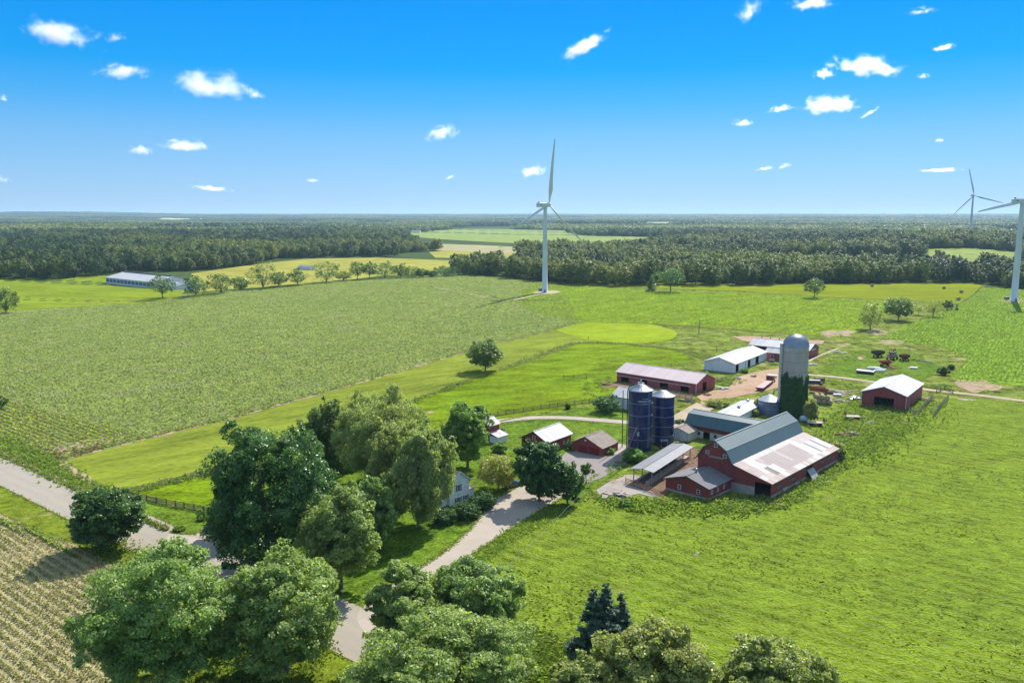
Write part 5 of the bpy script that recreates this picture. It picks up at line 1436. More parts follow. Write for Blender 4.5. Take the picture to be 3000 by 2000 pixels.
# small blue bin
bnc = (78.6, 251.4); r = 3.6
bn = empty('blue_bin', (bnc[0], bnc[1], 0), 0, 'squat blue-banded galvanised grain bin with conical roof', 'grain bin')
M_bin = plain('faded_blue_bin_steel', (.16, .19, .29), (.22, .24, .30), .4, .35, .5, .3, ribs=('Z', .35, .25))
MB().lathe([(r, -.3), (r, 4.0)], 48).build('tank', M_bin, bn)
MB().lathe([(r + .03, 4.0), (r + .08, 4.02), (r + .08, 4.25), (r + .03, 4.3)], 48).build('rim_band', plain('bright_blue_band', (.015, .05, .32), None, 1, .3, .5), bn)
MB().lathe([(r + .1, 4.3), (r * .15, 5.9), (0, 5.9)], 22, smooth=False).build('roof', M_bcap, bn)
MB().lathe([(r + .003, 1.95), (r + .05, 2.0), (r + .05, 2.05), (r + .003, 2.1)], 48).build('seam_ring', M_seam, bn)
mb = MB()
mb.tube([(1.2, 1.2, 5.6), (1.6, 1.6, 6.6), (2.5, 2.0, 7.0), (3.6, 2.4, 6.6), (4.1, 2.6, 4.5)], .16, 7); mb.build('fill_pipe', M_dtrim, bn)
text_mesh('HARVESTORE', .42, 'lettering', M_letter, bn, 3.6, 3.35, math.atan2(-bnc[1], -bnc[0]) - .95)

# ---- far buildings
da = empty('dairy_barn', (-367.7 + .667 * 34, 761 + .745 * 34, tz(-340, 770)), R(-40.5), 'very long low white dairy barn with open sides in front of the left wood', 'barn')
Ld, Wd, he, hr = 91.0, 34.0, 4.9, 9.0
wl = MB()
for y in (-.5, -Wd + .5):
    wl.box(.5, Ld - .5, y - .1, y + .1, -3, 1.0); wl.box(.5, Ld - .5, y - .1, y + .1, 3.9, he + .1)
for x in (.5, Ld - .5):
    wall_panel(wl, 'y', x, -Wd + .6, -.6, -3, [(-Wd + .6, he + .1), (-Wd / 2, hr - .05), (-.6, he + .1)], [(-22, -12, 0, 3.5)], 0, 1)
wl.build('wall', M_whw, da)
for i in range(14):
    x = .7 + i * (Ld - 1.4) / 13
    for y in (-.5, -Wd + .5):
        p = MB(); p.box(x - .35, x + .35, y - .14, y + .14, -3, he + .05); p.build('post', M_whw, da)
cu = MB(); cu.box(.8, Ld - .8, -Wd + .56, -Wd + .6, 1.0, 3.9); cu.build('curtain', M_shut, da)
rb = MB(); roof_slab(rb, 0, Ld, (0, he), (-Wd / 2, hr), .2); roof_slab(rb, 0, Ld, (-Wd, he), (-Wd / 2, hr), .2); rf = rb.build('roof', M_wroof, da)
cb = MB(); cb.box(2, Ld - 2, -Wd / 2 - .7, -Wd / 2 + .7, hr + .22, hr + .9); cb.build('ridge_vent', M_dtrim, rf)
ax = gable_building('dairy_annex', 'grey-roofed annex at the right end of the long dairy barn', 'shed', (-281, 719), -40.5, 30, 22, 3.9, 6.2, M_whw, M_whw, M_groof, holes={'near': [(1, 9, .2, 3.2)]})
ax[0].location.z = tz(-285, 710)
p = gp(888, 788)
ls = gable_building('little_white_shed', 'tiny white shed alone in the dry hay field', 'shed', p, -38, 22, 8, 3.4, 4.8, M_whw, M_whw, M_groof); ls[0].location.z = tz(*p)
fh = gable_building('far_farmhouse', 'white house with reddish roof under the turbine blade tip', 'house', H_HOUSE, 25, 16, 11, 6.5, 10.5, M_whw, M_whw, M_shingb); fh[0].location.z = tz(*H_HOUSE)
for a in (3, 8, 13): window(fh[0], 'x', -10.6, -1, a, 3.5, 1.2, 1.8)
for i, (pp, ln, lab) in enumerate(((H_FARM1, 20, 'small pale barn left of the pale far field'), (H_FARM2, 34, 'dark-roofed long barn at the corner of the pale far field'))):
    b = gable_building('far_barn', lab, 'barn', pp, -20 + 15 * i, ln, 14, 5, 8.5, M_whw, M_whw, M_groof if i else M_wroof); b[0].location.z = tz(*pp)
# ------------------------------------------------------------------ wind turbines
M_turb = plain('turbine_paint', (.66, .67, .69), (.60, .61, .63), .05, .45, .4)
def blade_mb(Rr, seed=0):
    mb = MB(); n = 12
    st = [(0, .55, .55, 0), (.04, .55, .55, 0), (.12, .95, .45, .25), (.22, 1.55, .30, .30), (.40, 1.2, .20, .22), (.65, .95, .14, .12), (.88, .65, .10, .05), (.98, .45, .07, 0), (1.0, .25, .04, 0)]
    rings = []
    for t, c, th, tw in st:
        z = 1.0 + t * (Rr - 1.0)
        ring = []
        for k in range(n):
            a = 2 * math.pi * k / n
            x = math.cos(a) * c * 1.1 + (c - .55) * .55; y = math.sin(a) * th
            ca, sa = math.cos(tw + .25), math.sin(tw + .25)
            ring.append((x * ca - y * sa, x * sa + y * ca + 2.6 * t * t, z))
        rings.append(ring)
    v = [p for r_ in rings for p in r_]
    f = [(i * n + k, i * n + (k + 1) % n, (i + 1) * n + (k + 1) % n, (i + 1) * n + k) for i in range(len(st) - 1) for k in range(n)]
    mb.add(v, f, 0, True); mb.add(rings[-1], [tuple(range(n))], 0)
    return mb
def turbine(label, base, zb, hub, Rr, axis_az, alpha, rb=2.1, rtop=1.35):
    """axis_az: compass direction (from +Y toward +X) the hub points to; alpha: first blade from the vertical."""
    root = empty('wind_turbine', (base[0], base[1], zb), 0, label, 'wind turbine', 'wind turbines')
    MB().lathe([(rb * 1.12, -2), (rb * 1.1, .3), (rb, .35), (rb * .93, hub * .3), (rb * .8, hub * .65), (rtop, hub - 1.6)], 32).build('tower', M_turb, root)
    rz = -axis_az
    na = MB()
    # nacelle: bevelled box along local y (y forward = hub side)
    for (y0, y1, w, z0, z1) in ((-7.6, 2.4, 1.75, -1.55, 1.75),):
        b = .35
        prof = [(-w + b, z0), (w - b, z0), (w, z0 + b), (w, z1 - b), (w - b, z1), (-w + b, z1), (-w, z1 - b), (-w, z0 + b)]
        ys = [(y0, .86), (y0 + .5, 1.0), (y1 - .8, 1.0), (y1, .82)]
        v = [(x * s, y, z * s) for y, s in ys for x, z in prof]
        k = len(prof)
        f = [(i * k + j, i * k + (j + 1) % k, (i + 1) * k + (j + 1) % k, (i + 1) * k + j) for i in range(3) for j in range(k)]
        na.add(v, f); na.add(v[:k], [tuple(range(k))[::-1]]); na.add(v[-k:], [tuple(range(k))])
    n_ = na.build('nacelle', M_turb, root); n_.location = (0, 0, hub); n_.rotation_euler = (0, 0, rz)
    vt = MB(); 
    for s in (-1, 1): vt.tube([(s * 1.76, -5.6, .4), (s * 1.82, -5.6, .4)], .5, 14)
    vt.box(-.5, .5, -6.8, -5.9, 1.76, 2.5)
    v_ = vt.build('side_vent', M_dtrim, n_)
    hb = MB().lathe([(0, 1.9), (.7, 1.6), (1.25, .8), (1.45, 0), (1.45, -1.1), (1.2, -1.25)], 20)
    h_ = hb.build('hub', M_turb, root)
    M = Matrix.Translation((0, 0, hub)) @ Matrix.Rotation(rz, 4, 'Z') @ Matrix.Translation((0, 3.9, .3)) @ Matrix.Rotation(R(5), 4, 'X')
    h_.matrix_local = M @ Matrix.Rotation(R(-90), 4, 'X')
    for i in range(3):
        b = blade_mb(Rr).build('blade', M_turb, root)
        b.matrix_local = M @ Matrix.Rotation(alpha + i * 2 * math.pi / 3, 4, 'Y')
    d = MB(); d.box(-.5, .5, -rb * 1.12 - .25, -rb * 1.12 + .1, .3, 2.6); dd = d.build('door', M_shut, root)
    return root
def transformer(label, p, rz):
    o = MB(); o.box(-1.3, 1.3, -1, 1, 0, 2.1); o.box(-1.4, 1.4, -1.1, 1.1, 2.103, 2.2)
    r_ = empty('transformer', (p[0], p[1], tz(*p) + .1), rz, label, 'transformer', 'transformer boxes at turbine feet')
    o.build('cabinet', M_shut, r_)
    d = MB(); d.box(-1.2, -.05, -1.05, -1.004, .2, 1.9); d.box(.05, 1.2, -1.05, -1.004, .2, 1.9); d.build('door', M_dtrim, r_)
t1 = gp(1596, 857); t2 = gp(2970, 884)
turbine('nearest full wind turbine, standing in the bean field in mid picture', t1, tz(*t1), 66.9, 49, R(53), R(9.6))
turbine('wind turbine cut off by the right edge, one blade showing', t2, tz(*t2), 69.1, 50, R(78.5), R(21.5), 2.2)
turbine('distant wind turbine rising out of the right-hand woods', (824, 1528), tz(824, 1528), 93.6 - tz(824, 1528), 49, R(50), R(-13.7))
transformer('grey box at the left foot of the full turbine', gp(1584, 853), .5)
transformer('dark box at the left foot of the cut-off turbine', gp(2949, 879), .3)

# ------------------------------------------------------------------ fences
def rail_fence(label, pts, step, nr, h, name='rail_fence', m=None, pr=.09):
    m = m or M_dwood
    root = empty(name, (*pts[0], 0), 0, label, 'fence')
    o = Vector((*pts[0], 0))
    L = [Vector((*p, 0)) - o for p in pts]
    posts = []
    for i in range(len(L) - 1):
        d = L[i + 1] - L[i]; k = max(1, round(d.length / step))
        for j in range(k): posts.append(L[i] + d * (j / k))
    posts.append(L[-1])
    rnd = random.Random(len(posts))
    for p in posts[:96]:
        b = MB(); b.beam((p.x, p.y, -.2), (p.x + rnd.uniform(-.06, .06), p.y, h + .15), pr * 2)
        b.build('post', m, root)
    for r_ in range(nr):
        z = h * (r_ + .7) / nr
        b = MB()
        for i in range(len(posts) - 1):
            b.beam(posts[i] + Vector((0, 0, z + rnd.uniform(-.05, .05))), posts[i + 1] + Vector((0, 0, z + rnd.uniform(-.05, .05))), .06, .13)
        b.build('rail', m, root)
    return root
rail_fence('dark timber rail fence curving behind the ring drive', [gc('D', *p) for p in ((60, 530), (200, 460), (640, 300), (820, 265), (1000, 240), (1220, 205), (1500, 165), (1700, 140), (1950, 112))], 3.0, 4, 1.35)
rail_fence('long dark rail fence from the road corner to the dark tree', [gc('F', *p) for p in ((700, 395), (790, 435), (900, 455), (1020, 480), (1130, 500), (1250, 525), (1330, 540))], 2.6, 5, 1.3)
rail_fence('timber fence on the left of the cattle lane by the pole barn', [gc('C', *p) for p in ((1300, 1225), (1335, 1175), (1385, 1120), (1440, 1070))], 2.0, 2, 1.6, m=M_wood, pr=.07)
rail_fence('timber fence on the right of the cattle lane by the pole barn', [gc('C', *p) for p in ((1445, 1250), (1500, 1180), (1545, 1120), (1595, 1068))], 2.0, 2, 1.7, m=M_wood, pr=.07)
rail_fence('pale board pen beside the pole barn wall', [gc('C', *p) for p in ((1200, 1180), (1250, 1205), (1275, 1222))], 1.4, 3, 1.4, m=M_wood)
rail_fence('timber pen rails along the pasture side of the machine shed', [gc('A', *p) for p in ((0, 610), (90, 612), (200, 620))], 4, 2, 1.1)
rail_fence('pen fence in front of the machine shed gable', [gc('A', *p) for p in ((620, 720), (740, 735), (830, 740), (1000, 770), (1110, 790))], 2.6, 3, 1.4, m=M_wood)
rail_fence('rusty pipe fence closing the barnyard', [gc('B', *p) for p in ((110, 890), (190, 920), (310, 965), (455, 1025))], 4.0, 4, 1.4, m=M_rust, pr=.06)
rail_fence('pale board fence at the corner of the machine shed', [gc('A', *p) for p in ((1330, 640), (1400, 625))], 2.5, 3, 1.3, m=M_wood)
rail_fence('post fence along the track by the row beans', [gc('C', *p) for p in ((1480, 1005), (1560, 975), (1640, 1010))], 4, 3, 1.3, m=M_dwood)
# wire fence posts far out
wf = [gf(2262, 655), gf(2235, 680), gf(2210, 697), gf(2165, 722)]
rail_fence('row of thin posts on the line between yellow hay and row beans', wf, 9, 1, 1.1, name='wire_fence')

# ------------------------------------------------------------------ poles and wires
def pole(label, p, h, arm=None, r=.13):
    root = empty('utility_pole', (p[0], p[1], 0), 0, label, 'utility pole', 'utility poles')
    b = MB(); b.tube([(0, 0, -.3), (0, 0, h)], [r, r * .75], 8); b.build('post', M_dwood, root)
    if arm:
        b = MB(); d = Vector((math.cos(arm), math.sin(arm), 0)) * 1.1
        b.beam(-d + Vector((0, 0, h - .4)), d + Vector((0, 0, h - .4)), .1, .12); b.build('cross_arm', M_wood, root)
        b = MB()
        for s in (-.9, 0, .9): b.tube([tuple(d * s + Vector((0, 0, h - .34))), tuple(d * s + Vector((0, 0, h - .1)))], .05, 6)
        b.build('insulator', M_trim, root)
    return Vector((p[0], p[1], h))
pA = pole('tall dark pole left of the lettered blue silo', gc('A', 507, 1208), 15.2)
p2 = (31.6, 205.6)
pB = pole('pale pole with cross arm in front of the lettered blue silo', p2, 8.2, R(0))
b = MB(); b.box(-.25, .25, -.4, -.16, 5.2, 6.2); o = b.build('transformer_can', M_galv); o.location = (p2[0], p2[1], 0); tag(o, 'small grey meter box on the cross-armed pole', 'electrical box')
b = MB(); b.tube([(p2[0] - .3, p2[1], 7.6), (gc('A', 535, 1245)[0], gc('A', 535, 1245)[1] - 2, 0)], .06, 6); o = b.build('guy_wire', M_seam); tag(o, 'pale guy wire slanting down before the lettered silo', 'wire')
pC = pole('pole standing among the roadside maples by the meadow', gc('G', 1625, 1200), 8.6, R(60))
pD = pole('low pole at the garage roof', gc('D', 1872, 640), 5.4, r=.08)
pE = Vector((-75, 92, 9.0)); pole('roadside pole out beyond the lower left', (-75, 92), 9.0, R(50))
M_wire = plain('grey_cable', (.16, .17, .17), None, 1, .6, .2)
def wire(label, a, b_, sag, r=.013):
    pts = [a.lerp(b_, t) - Vector((0, 0, sag * 4 * t * (1 - t))) for t in np.linspace(0, 1, 15)]
    o = MB().tube([tuple(p) for p in pts], r, 5).build('power_line', M_wire); tag(o, label, 'power line', 'power lines'); return o
wire('upper power line over the meadow edge to the silo pole', pC + Vector((.5, 0, 0)), pB + Vector((.6, 0, -.2)), 1.2)
wire('lower power line over the meadow edge to the silo pole', pC + Vector((-.5, 0, -.5)), pB + Vector((-.6, 0, -.8)), 1.9)
wire('power line over the lawn beside the near road', pC + Vector((0, 0, -.2)), pE, 1.0)
wire('service line from the silo pole to the garage', pB, pD, .6)
wire('service line from the silo pole to the green wing', pB, Vector((49, 223, 7.4)), .8)
wire('service line from the tall pole to the machine shed', pA + Vector((0, 0, -1)), Vector((68, 288, 6.3)), 1.2)

# ------------------------------------------------------------------ farm gear
M_redp = plain('faded_red_paint', (.33, .035, .03), (.24, .05, .04), .8, .5, .35, dirt=((.25, .16, .10), .5, .5))
M_darkred = plain('dark_red_paint', (.16, .035, .035), (.22, .07, .05), .8, .6, .3)
M_deck = plain('grey_deck_boards', (.46, .38, .34), (.36, .28, .25), 1, .85, .2, ribs=('X', .25, .3))
M_plast = plain('white_wrap', (.62, .63, .64), (.50, .51, .52), 1.5, .6, .3)
def wheel(parent, x, y, rr=.42, w=.26):
    t = MB(); prof = [(rr * .55, -w / 2), (rr * .92, -w / 2), (rr, -w / 3), (rr, w / 3), (rr * .92, w / 2), (rr * .55, w / 2)]
    n = 16
    v = [(x + q * math.cos(2 * math.pi * k / n), y + s, rr + q * math.sin(2 * math.pi * k / n)) for q, s in prof for k in range(n)]
    f = [(i * n + k, i * n + (k + 1) % n, (i + 1) * n + (k + 1) % n, (i + 1) * n + k) for i in range(len(prof) - 1) for k in range(n)]
    t.add(v, f, 0, True); wh = t.build('wheel', M_black, parent)
    h = MB(); h.tube([(x, y - w * .4, rr), (x, y + w * .4, rr)], rr * .55, 12); h.build('rim', M_redp, wh)
def gravity_wagon(label, p, rz, m, L=3.0, W=1.9, top_z=2.3):
    root = empty('gravity_wagon', (p[0], p[1], .1), rz, label, 'wagon', 'hopper wagons on the rough grass')
    top = [(-L / 2, -W / 2, top_z), (L / 2, -W / 2, top_z), (L / 2, W / 2, top_z), (-L / 2, W / 2, top_z)]
    mid = [(a, b, 1.6) for a, b, _ in top]
    bot = [(-.5, -.3, .75), (.6, -.5, .75), (.6, .3, .75), (-.5, .3, .75)]
    mb = MB()
    for A_, B_ in ((top, mid), (mid, bot)):
        mb.add(A_ + B_, [(k, (k + 1) % 4, 4 + (k + 1) % 4, 4 + k) for k in range(4)])
    ins = [(a * .97, b * .96, z) for a, b, z in top] + [(a * .6, b * .6, 1.3) for a, b, _ in top]
    mb.add(ins, [(k, (k + 1) % 4, 4 + (k + 1) % 4, 4 + k) for k in range(4)] + [(4, 5, 6, 7)])
    for k in range(4): mb.beam(Vector(top[k]), Vector(top[(k + 1) % 4]), .1, .1)
    mb.build('hopper', m, root)
    g_ = MB(); g_.beam((-1.6, -.5, .7), (1.6, -.5, .7), .12); g_.beam((-1.6, .5, .7), (1.6, .5, .7), .12)
    for x in (-1.2, 1.2): g_.beam((x, -1, .5), (x, 1, .5), .12)
    for x in (-1.2, 1.2):
        for y in (-.45, .45): g_.beam((x, y, .7), (x, y * 1.6, 1.75), .08)
    g_.beam((1.6, 0, .65), (3.0, 0, .4), .1); g_.build('running_gear', M_darkred, root)
    for x in (-1.2, 1.2):
        for y in (-.95, .95): wheel(root, x, y)
gravity_wagon('dark open hopper wagon beside the derelict machine', gc('C', 905, 655), R(20), plain('dark_wagon_paint', (.05, .045, .05), (.10, .07, .06), .8, .7, .2), 5.0, 2.6, 2.7)
gravity_wagon('maroon hopper wagon standing right of the derelict machine', gc('C', 1165, 690), R(10), M_darkred, 3.6, 2.3, 2.6)
gravity_wagon('bright red hopper wagon nearest the pole barn', gc('C', 975, 745), R(-5), M_redp, 4.6, 2.4, 2.2)
# derelict machine: an old combine-like frame with elevator
p = gc('C', 1045, 680)
root = empty('derelict_machine', (p[0], p[1], .1), R(35), 'tangled rusty pale derelict farm machine between two hopper wagons', 'farm machine')
mb = MB(); mb.box(-1.8, 1.8, -1.2, 1.2, .9, 2.4); mb.box(-.8, .9, -1.0, 1.0, 2.41, 3.3); mb.build('body', plain('old_pale_paint', (.38, .33, .28), (.24, .17, .12), 1.2, .8, .2), root)
mb = MB()
for s in (-1, 1):
    mb.beam((-2.6, s * 1.0, .6), (.2, s * .9, 4.6), .16); mb.beam((2.4, s * 1.0, .5), (.4, s * .9, 4.6), .16); mb.beam((-1.4, s, 2.9), (1.3, s, 2.9), .12)
mb.beam((.3, -.9, 4.6), (.3, .9, 4.6), .14); mb.beam((-3.5, 0, 1), (2.2, .3, 4.6), .5, .35); mb.build('frame', M_rust, root)
for x in (-1.3, 1.4):
    for y in (-1.4, 1.4): wheel(root, x, y, .6, .35)
# flatbed truck
p0 = gc('A', 1690, 725); p1 = gc('A', 1850, 600)
d = Vector(p1) - Vector(p0)
root = empty('flatbed_truck', (p0[0], p0[1], .05), math.atan2(d.y, d.x), 'faded red flatbed truck parked on the dirt yard by the silo', 'truck')
LT = 15.0
mb = MB(); mb.box(0, LT, -1.25, 1.25, 1.15, 1.3); mb.build('deck', M_deck, root)
mb = MB(); mb.box(0, LT, -1.32, -1.255, 1.0, 1.34); mb.box(0, LT, 1.255, 1.32, 1.0, 1.34); mb.box(-.1, -.003, -1.3, 1.3, .8, 1.34)
for y in (-.5, .5): mb.box(.2, LT + 5, y - .1, y + .1, .75, 1.0)
mb.build('chassis', M_redp, root)
mb = MB(); mb.box(LT + .8, LT + 2.9, -1.2, 1.2, 1.0, 2.75); mb.box(LT + 2.91, LT + 4.6, -1.0, 1.0, .9, 1.9); cab = mb.build('cab', M_redp, root)
mb = MB(); mb.box(LT + .76, LT + .797, -.9, .9, 1.95, 2.55)
for y in (-1.24, 1.204): mb.box(LT + 1.3, LT + 2.6, y, y + .036, 1.95, 2.55)
mb.build('cab_window', M_glass, cab)
mb = MB(); mb.beam((LT + .4, -1.2, 1.3), (LT + .4, -1.2, 2.9), .1); mb.beam((LT + .4, 1.2, 1.3), (LT + .4, 1.2, 2.9), .1); mb.beam((LT + .4, -1.2, 2.9), (LT + .4, 1.2, 2.9), .1); mb.beam((LT + .4, -1.2, 2.1), (LT + .4, 1.2, 2.1), .08); mb.build('headboard', M_dtrim, root)
for x in (2.2, 3.4, LT + 3.9):
    for y in (-1.1, 1.1): wheel(root, x, y, .5, .3)
# hay wagons
def hay_wagon(label, p, rz, L=4.6):
    root = empty('hay_wagon', (p[0], p[1], .1), rz, label, 'wagon', 'flat hay wagons in the rough yard')
    mb = MB(); mb.box(-L / 2, L / 2, -1.15, 1.15, .95, 1.07); mb.build('deck', M_deck, root)
    mb = MB()
    for y in (-1.05, -.5, 0, .5, 1.05): mb.beam((-L / 2 + .06, y, 1.07), (-L / 2 + .06, y, 2.35), .08)
    for z in (1.4, 1.8, 2.3): mb.beam((-L / 2 + .06, -1.1, z), (-L / 2 + .06, 1.1, z), .05, .1)
    mb.build('rack', M_dwood, root)
    mb = MB(); mb.beam((-L / 2 + .3, 0, .7), (L / 2 + 1.6, 0, .6), .12)
    for x in (-1.3, 1.3): mb.beam((x, -.9, .45), (x, .9, .45), .1)
    mb.build('running_gear', M_dtrim, root)
    for x in (-1.3, 1.3):
        for y in (-.85, .85): wheel(root, x, y, .38, .22)
hay_wagon('empty hay wagon on the grass near the foot of the stave silo', gc('B', 1965, 325), R(-10) + R(180))
hay_wagon('old hay wagon in the weeds in front of the pole barn', gc('C', 655, 1265), R(-5), 4.2)
# round bales
def bale(label, p, z, ax, group, s=1.0, name='round_bale'):
    n = 20; rr = .78 * s; w = .75 * s
    prof = [(0, -w), (rr * .9, -w), (rr, -w * .85), (rr * 1.01, 0), (rr, w * .85), (rr * .9, w), (0, w)]
    mb = MB()
    v = []; c, sn = math.cos(ax), math.sin(ax)
    for q, y in prof:
        for k in range(n):
            x = q * math.cos(2 * math.pi * k / n); zz = q * math.sin(2 * math.pi * k / n)
            v.append((x * c - y * sn, x * sn + y * c, zz + rr * .97))
    f = [(i * n + k, i * n + (k + 1) % n, (i + 1) * n + (k + 1) % n, (i + 1) * n + k) for i in range(len(prof) - 1) for k in range(n)]
    mb.add(v, f, 0, True)
    o = mb.build(name, M_haybale); o.location = (p[0], p[1], z); tag(o, label, 'hay bale', group)
pb0 = Vector(gc('C', 290, 1105)); pb1 = Vector(gc('C', 420, 1120)); bd = (pb1 - pb0).normalized(); bn_ = Vector((-bd.y, bd.x)); axb = math.atan2(bd.y, bd.x)
BG = 'round bales piled by the stave silo'
S = 1.05
names = ['bottom bale nearest the silo in the bale pile', 'second bottom bale of the bale pile by the silo', 'third bottom bale of the pile by the silo', 'bottom bale at the grass end of the bale pile']
for i in range(4): bale(names[i], pb0 + bd * (i * 1.68 - .4), .08, axb, BG, S)
for i in range(3): bale(('upper bale nearest the silo in the bale pile', 'middle bale of the upper row in the bale pile', 'upper bale at the grass end of the bale pile')[i], pb0 + bd * (i * 1.68 + .44), 1.47, axb, BG, S)
for i in range(3): bale(('rear bale showing behind the pile nearest the silo', 'rear bale showing behind the middle of the pile', 'rear bale showing behind the grass end of the pile')[i], pb0 + bd * (i * 1.68 - .2) + bn_ * 1.9, .08 + (1.45 if i < 2 else 0), axb, BG, S)
for i, (x, y, lab) in enumerate(((2003, 659, 'dark round bale in the middle of the yellow hay field'), (2168, 664, 'dark round bale near the right end of the yellow hay field'), (2208, 673, 'dark round bale by the corner of the yellow hay field'), (1893, 662, 'dark round bale beside the lone pair-stemmed tree'), (2201, 690, 'dark round bale near the grassy lane fence'))):
    p = gf(x, y); bale(lab, p, tz(*p) + .2, i * .8, 'round bales in the yellow hay field', 1.5)
# bunks, planks, pipes, tank, boxes
def simple(name, label, cat, p, rz, parts, group=None, z=.08):
    root = empty(name, (p[0], p[1], z), rz, label, cat, group)
    for nm, mb, m in parts: mb.build(nm, m, root)
    return root
b1 = MB()
for i in range(3): b1.box(-3.2, 3.2, i * 1.1 - 1.6, i * 1.1 - .65, .5, 1.1)
b2 = MB()
for i in range(3): b2.box(-3.2, 3.2, i * 1.1 - 1.58, i * 1.1 - .67, 1.103, 1.2)
simple('feed_bunk', 'three dark feed bunks with pale lids near the pole barn', 'feed bunk', gc('C', 785, 815), R(-35), [('box', b1, M_dtrim), ('lid', b2, M_plast)])
for i, (x, y, a) in enumerate(((850, 780, -20), (890, 785, -15), (930, 790, -25), (920, 808, -10), (870, 770, -20))):
    mb = MB(); mb.tube([(-2.0, 0, .45), (2.0, 0, .45)], .45, 9)
    o = mb.build('white_feed_trough', M_plast); q = gc('C', x, y); o.location = (q[0], q[1], .1 + .25 * (i % 2)); o.rotation_euler = (0, 0, R(a))
    tag(o, ('pale trough next to the lidded bunks', 'pale trough, second from the lidded bunks', 'pale trough at the right of the row behind the pole barn', 'short pale trough in front of the trough row', 'pale trough at the back of the trough row')[i], 'trough', 'pale troughs behind the pole barn')
rnd = random.Random(21)
for k, (c, x, y, n, L, m, lab) in enumerate((('C', 300, 960, 14, 6, M_rust, 'heap of rusty iron bars beside the stave silo'), ('C', 520, 1000, 9, 8, M_deck, 'scattered grey planks between silo and pole barn'),
     ('C', 1060, 770, 12, 5, M_rust, 'rusty heap of harrow parts behind the pole barn'), ('C', 1400, 1080, 12, 3, M_wood, 'heap of old boards at the pole barn corner'), ('C', 660, 1410, 10, 3, M_wood, 'broken boards lying in the weeds below the hay wagon'),
     ('C', 1380, 703, 4, 6, M_wood, 'long timber lying in the rough grass'), ('C', 270, 735, 9, 4, M_plast, 'pile of white pipes behind the stave silo'), ('C', 520, 615, 9, 3.5, M_plast, 'pile of white slabs by the thin dirt track'),
     ('A', 1060, 815, 16, 5, M_dwood, 'pile of grey branches at the yard entrance'), ('A', 880, 1165, 12, 3, M_wood, 'scrap timber beside the blue silos'), ('A', 1370, 705, 14, 3, M_plast, 'heap of pale rubble at the machine shed corner'),
     ('A', 380, 670, 14, 4, M_rust, 'rusty scrap heap at the far left of the machine shed'), ('D', 2200, 1180, 18, 3, M_blockw, 'broken concrete rubble at the meadow corner'), ('A', 1515, 620, 8, 2.5, M_galv, 'small heap of metal junk beside the dirt yard'), ('A', 1640, 600, 10, 2.5, M_wood, 'broken boards at the edge of the dirt yard by the white shed'), ('C', 430, 1010, 16, 4, M_dwood, 'dark brushwood heap between silo and pole barn'), ('C', 560, 1090, 12, 3.5, M_wood, 'grey boards in the weeds left of the sheet metal pile'), ('C', 560, 1420, 12, 3.5, M_rust, 'rusty implement bits in the weeds above the lean-to'), ('B', 560, 500, 12, 3, M_blockw, 'concrete rubble between the milk house and feed shed'), ('A', 1230, 760, 10, 2.5, M_rust, 'rusty rubbish where the track enters the dirt yard'), ('C', 1290, 690, 8, 3, M_rust, 'rusty drawbar lying right of the hopper wagons'), ('C', 1020, 830, 10, 2, M_haybale, 'heap of weathered bale remains behind the pole barn'))):
    q = gc(c, x, y); mb = MB()
    for i in range(n):
        mb.obox((rnd.gauss(0, L * .3), rnd.gauss(0, L * .22), rnd.uniform(.1, .7)), L * rnd.uniform(.3, .8), rnd.uniform(.12, .5), rnd.uniform(.06, .25), rz=rnd.uniform(-.8, .8), ry=rnd.uniform(-.18, .18))
    o = mb.build('scrap_heap', m); o.location = (q[0], q[1], .1); o.rotation_euler = (0, 0, R(rnd.uniform(-40, 10))); tag(o, lab, 'scrap heap')
q = gc('C', 330, 1005)
mb = MB(); mb.box(-3, 3, -1.1, 1.1, .8, 1.0); m2 = MB(); m2.box(-3, 3, -1.15, -1.103, .7, 1.5); m2.box(-3, 3, 1.103, 1.15, .7, 1.5)
simple('implement_trailer', 'low red implement trailer beside the bale pile', 'trailer', q, R(-30), [('deck', mb, M_rust), ('side_board', m2, M_redp)])
q = gc('C', 262, 940)
mb = MB(); mb.box(-2.6, 2.6, -1, 1, .9, 2.2); m2 = MB(); m2.box(-2.7, 2.7, -1.1, 1.1, 2.203, 2.3)
simple('grain_box', 'dark grain box with pale top beside the stave silo', 'wagon box', q, R(-10), [('box', mb, M_dtrim), ('lid', m2, M_groof)])
q = gc('C', 335, 900); mb = MB(); mb.box(-1.8, 1.8, -.8, .8, .6, 1.5); m2 = MB()
for x in (-1.6, 1.6):
    for y in (-.7, .7): m2.beam((x, y, 0), (x, y, 1.9), .1)
simple('stock_rack', 'small dark stock rack by the dirt track', 'rack', q, R(-10), [('box', mb, M_dwood), ('post', m2, M_dwood)])
q = gc('C', 350, 940); mb = MB(); mb.lathe([(0, .3), (.5, .3), (.6, .5), (.5, 1.2), (0, 1.25)], 12); o = mb.build('fuel_drum', M_darkred); o.location = (q[0], q[1], .1); tag(o, 'dark red drum in the grass beside the stock rack', 'drum')
for c, x, y, s, lab in (('C', 1257, 772, 1.3, 'white box alone in the tall grass behind the pole barn'), ('C', 510, 1035, 1.2, 'white box on the grass near the grey planks'), ('A', 1800, 605, 1.6, 'small white block at the red truck')):
    q = gc(c, x, y); mb = MB(); mb.box(-s, s, -s * .6, s * .6, 0, s * .5); m2 = MB(); m2.box(-s * 1.03, s * 1.03, -s * .63, s * .63, s * .5 + .003, s * .58)
    simple('white_box', lab, 'box', q, R(-15), [('box', mb, M_plast), ('lid', m2, M_plast)])
q = gc('C', 690, 1065)
mb = MB()
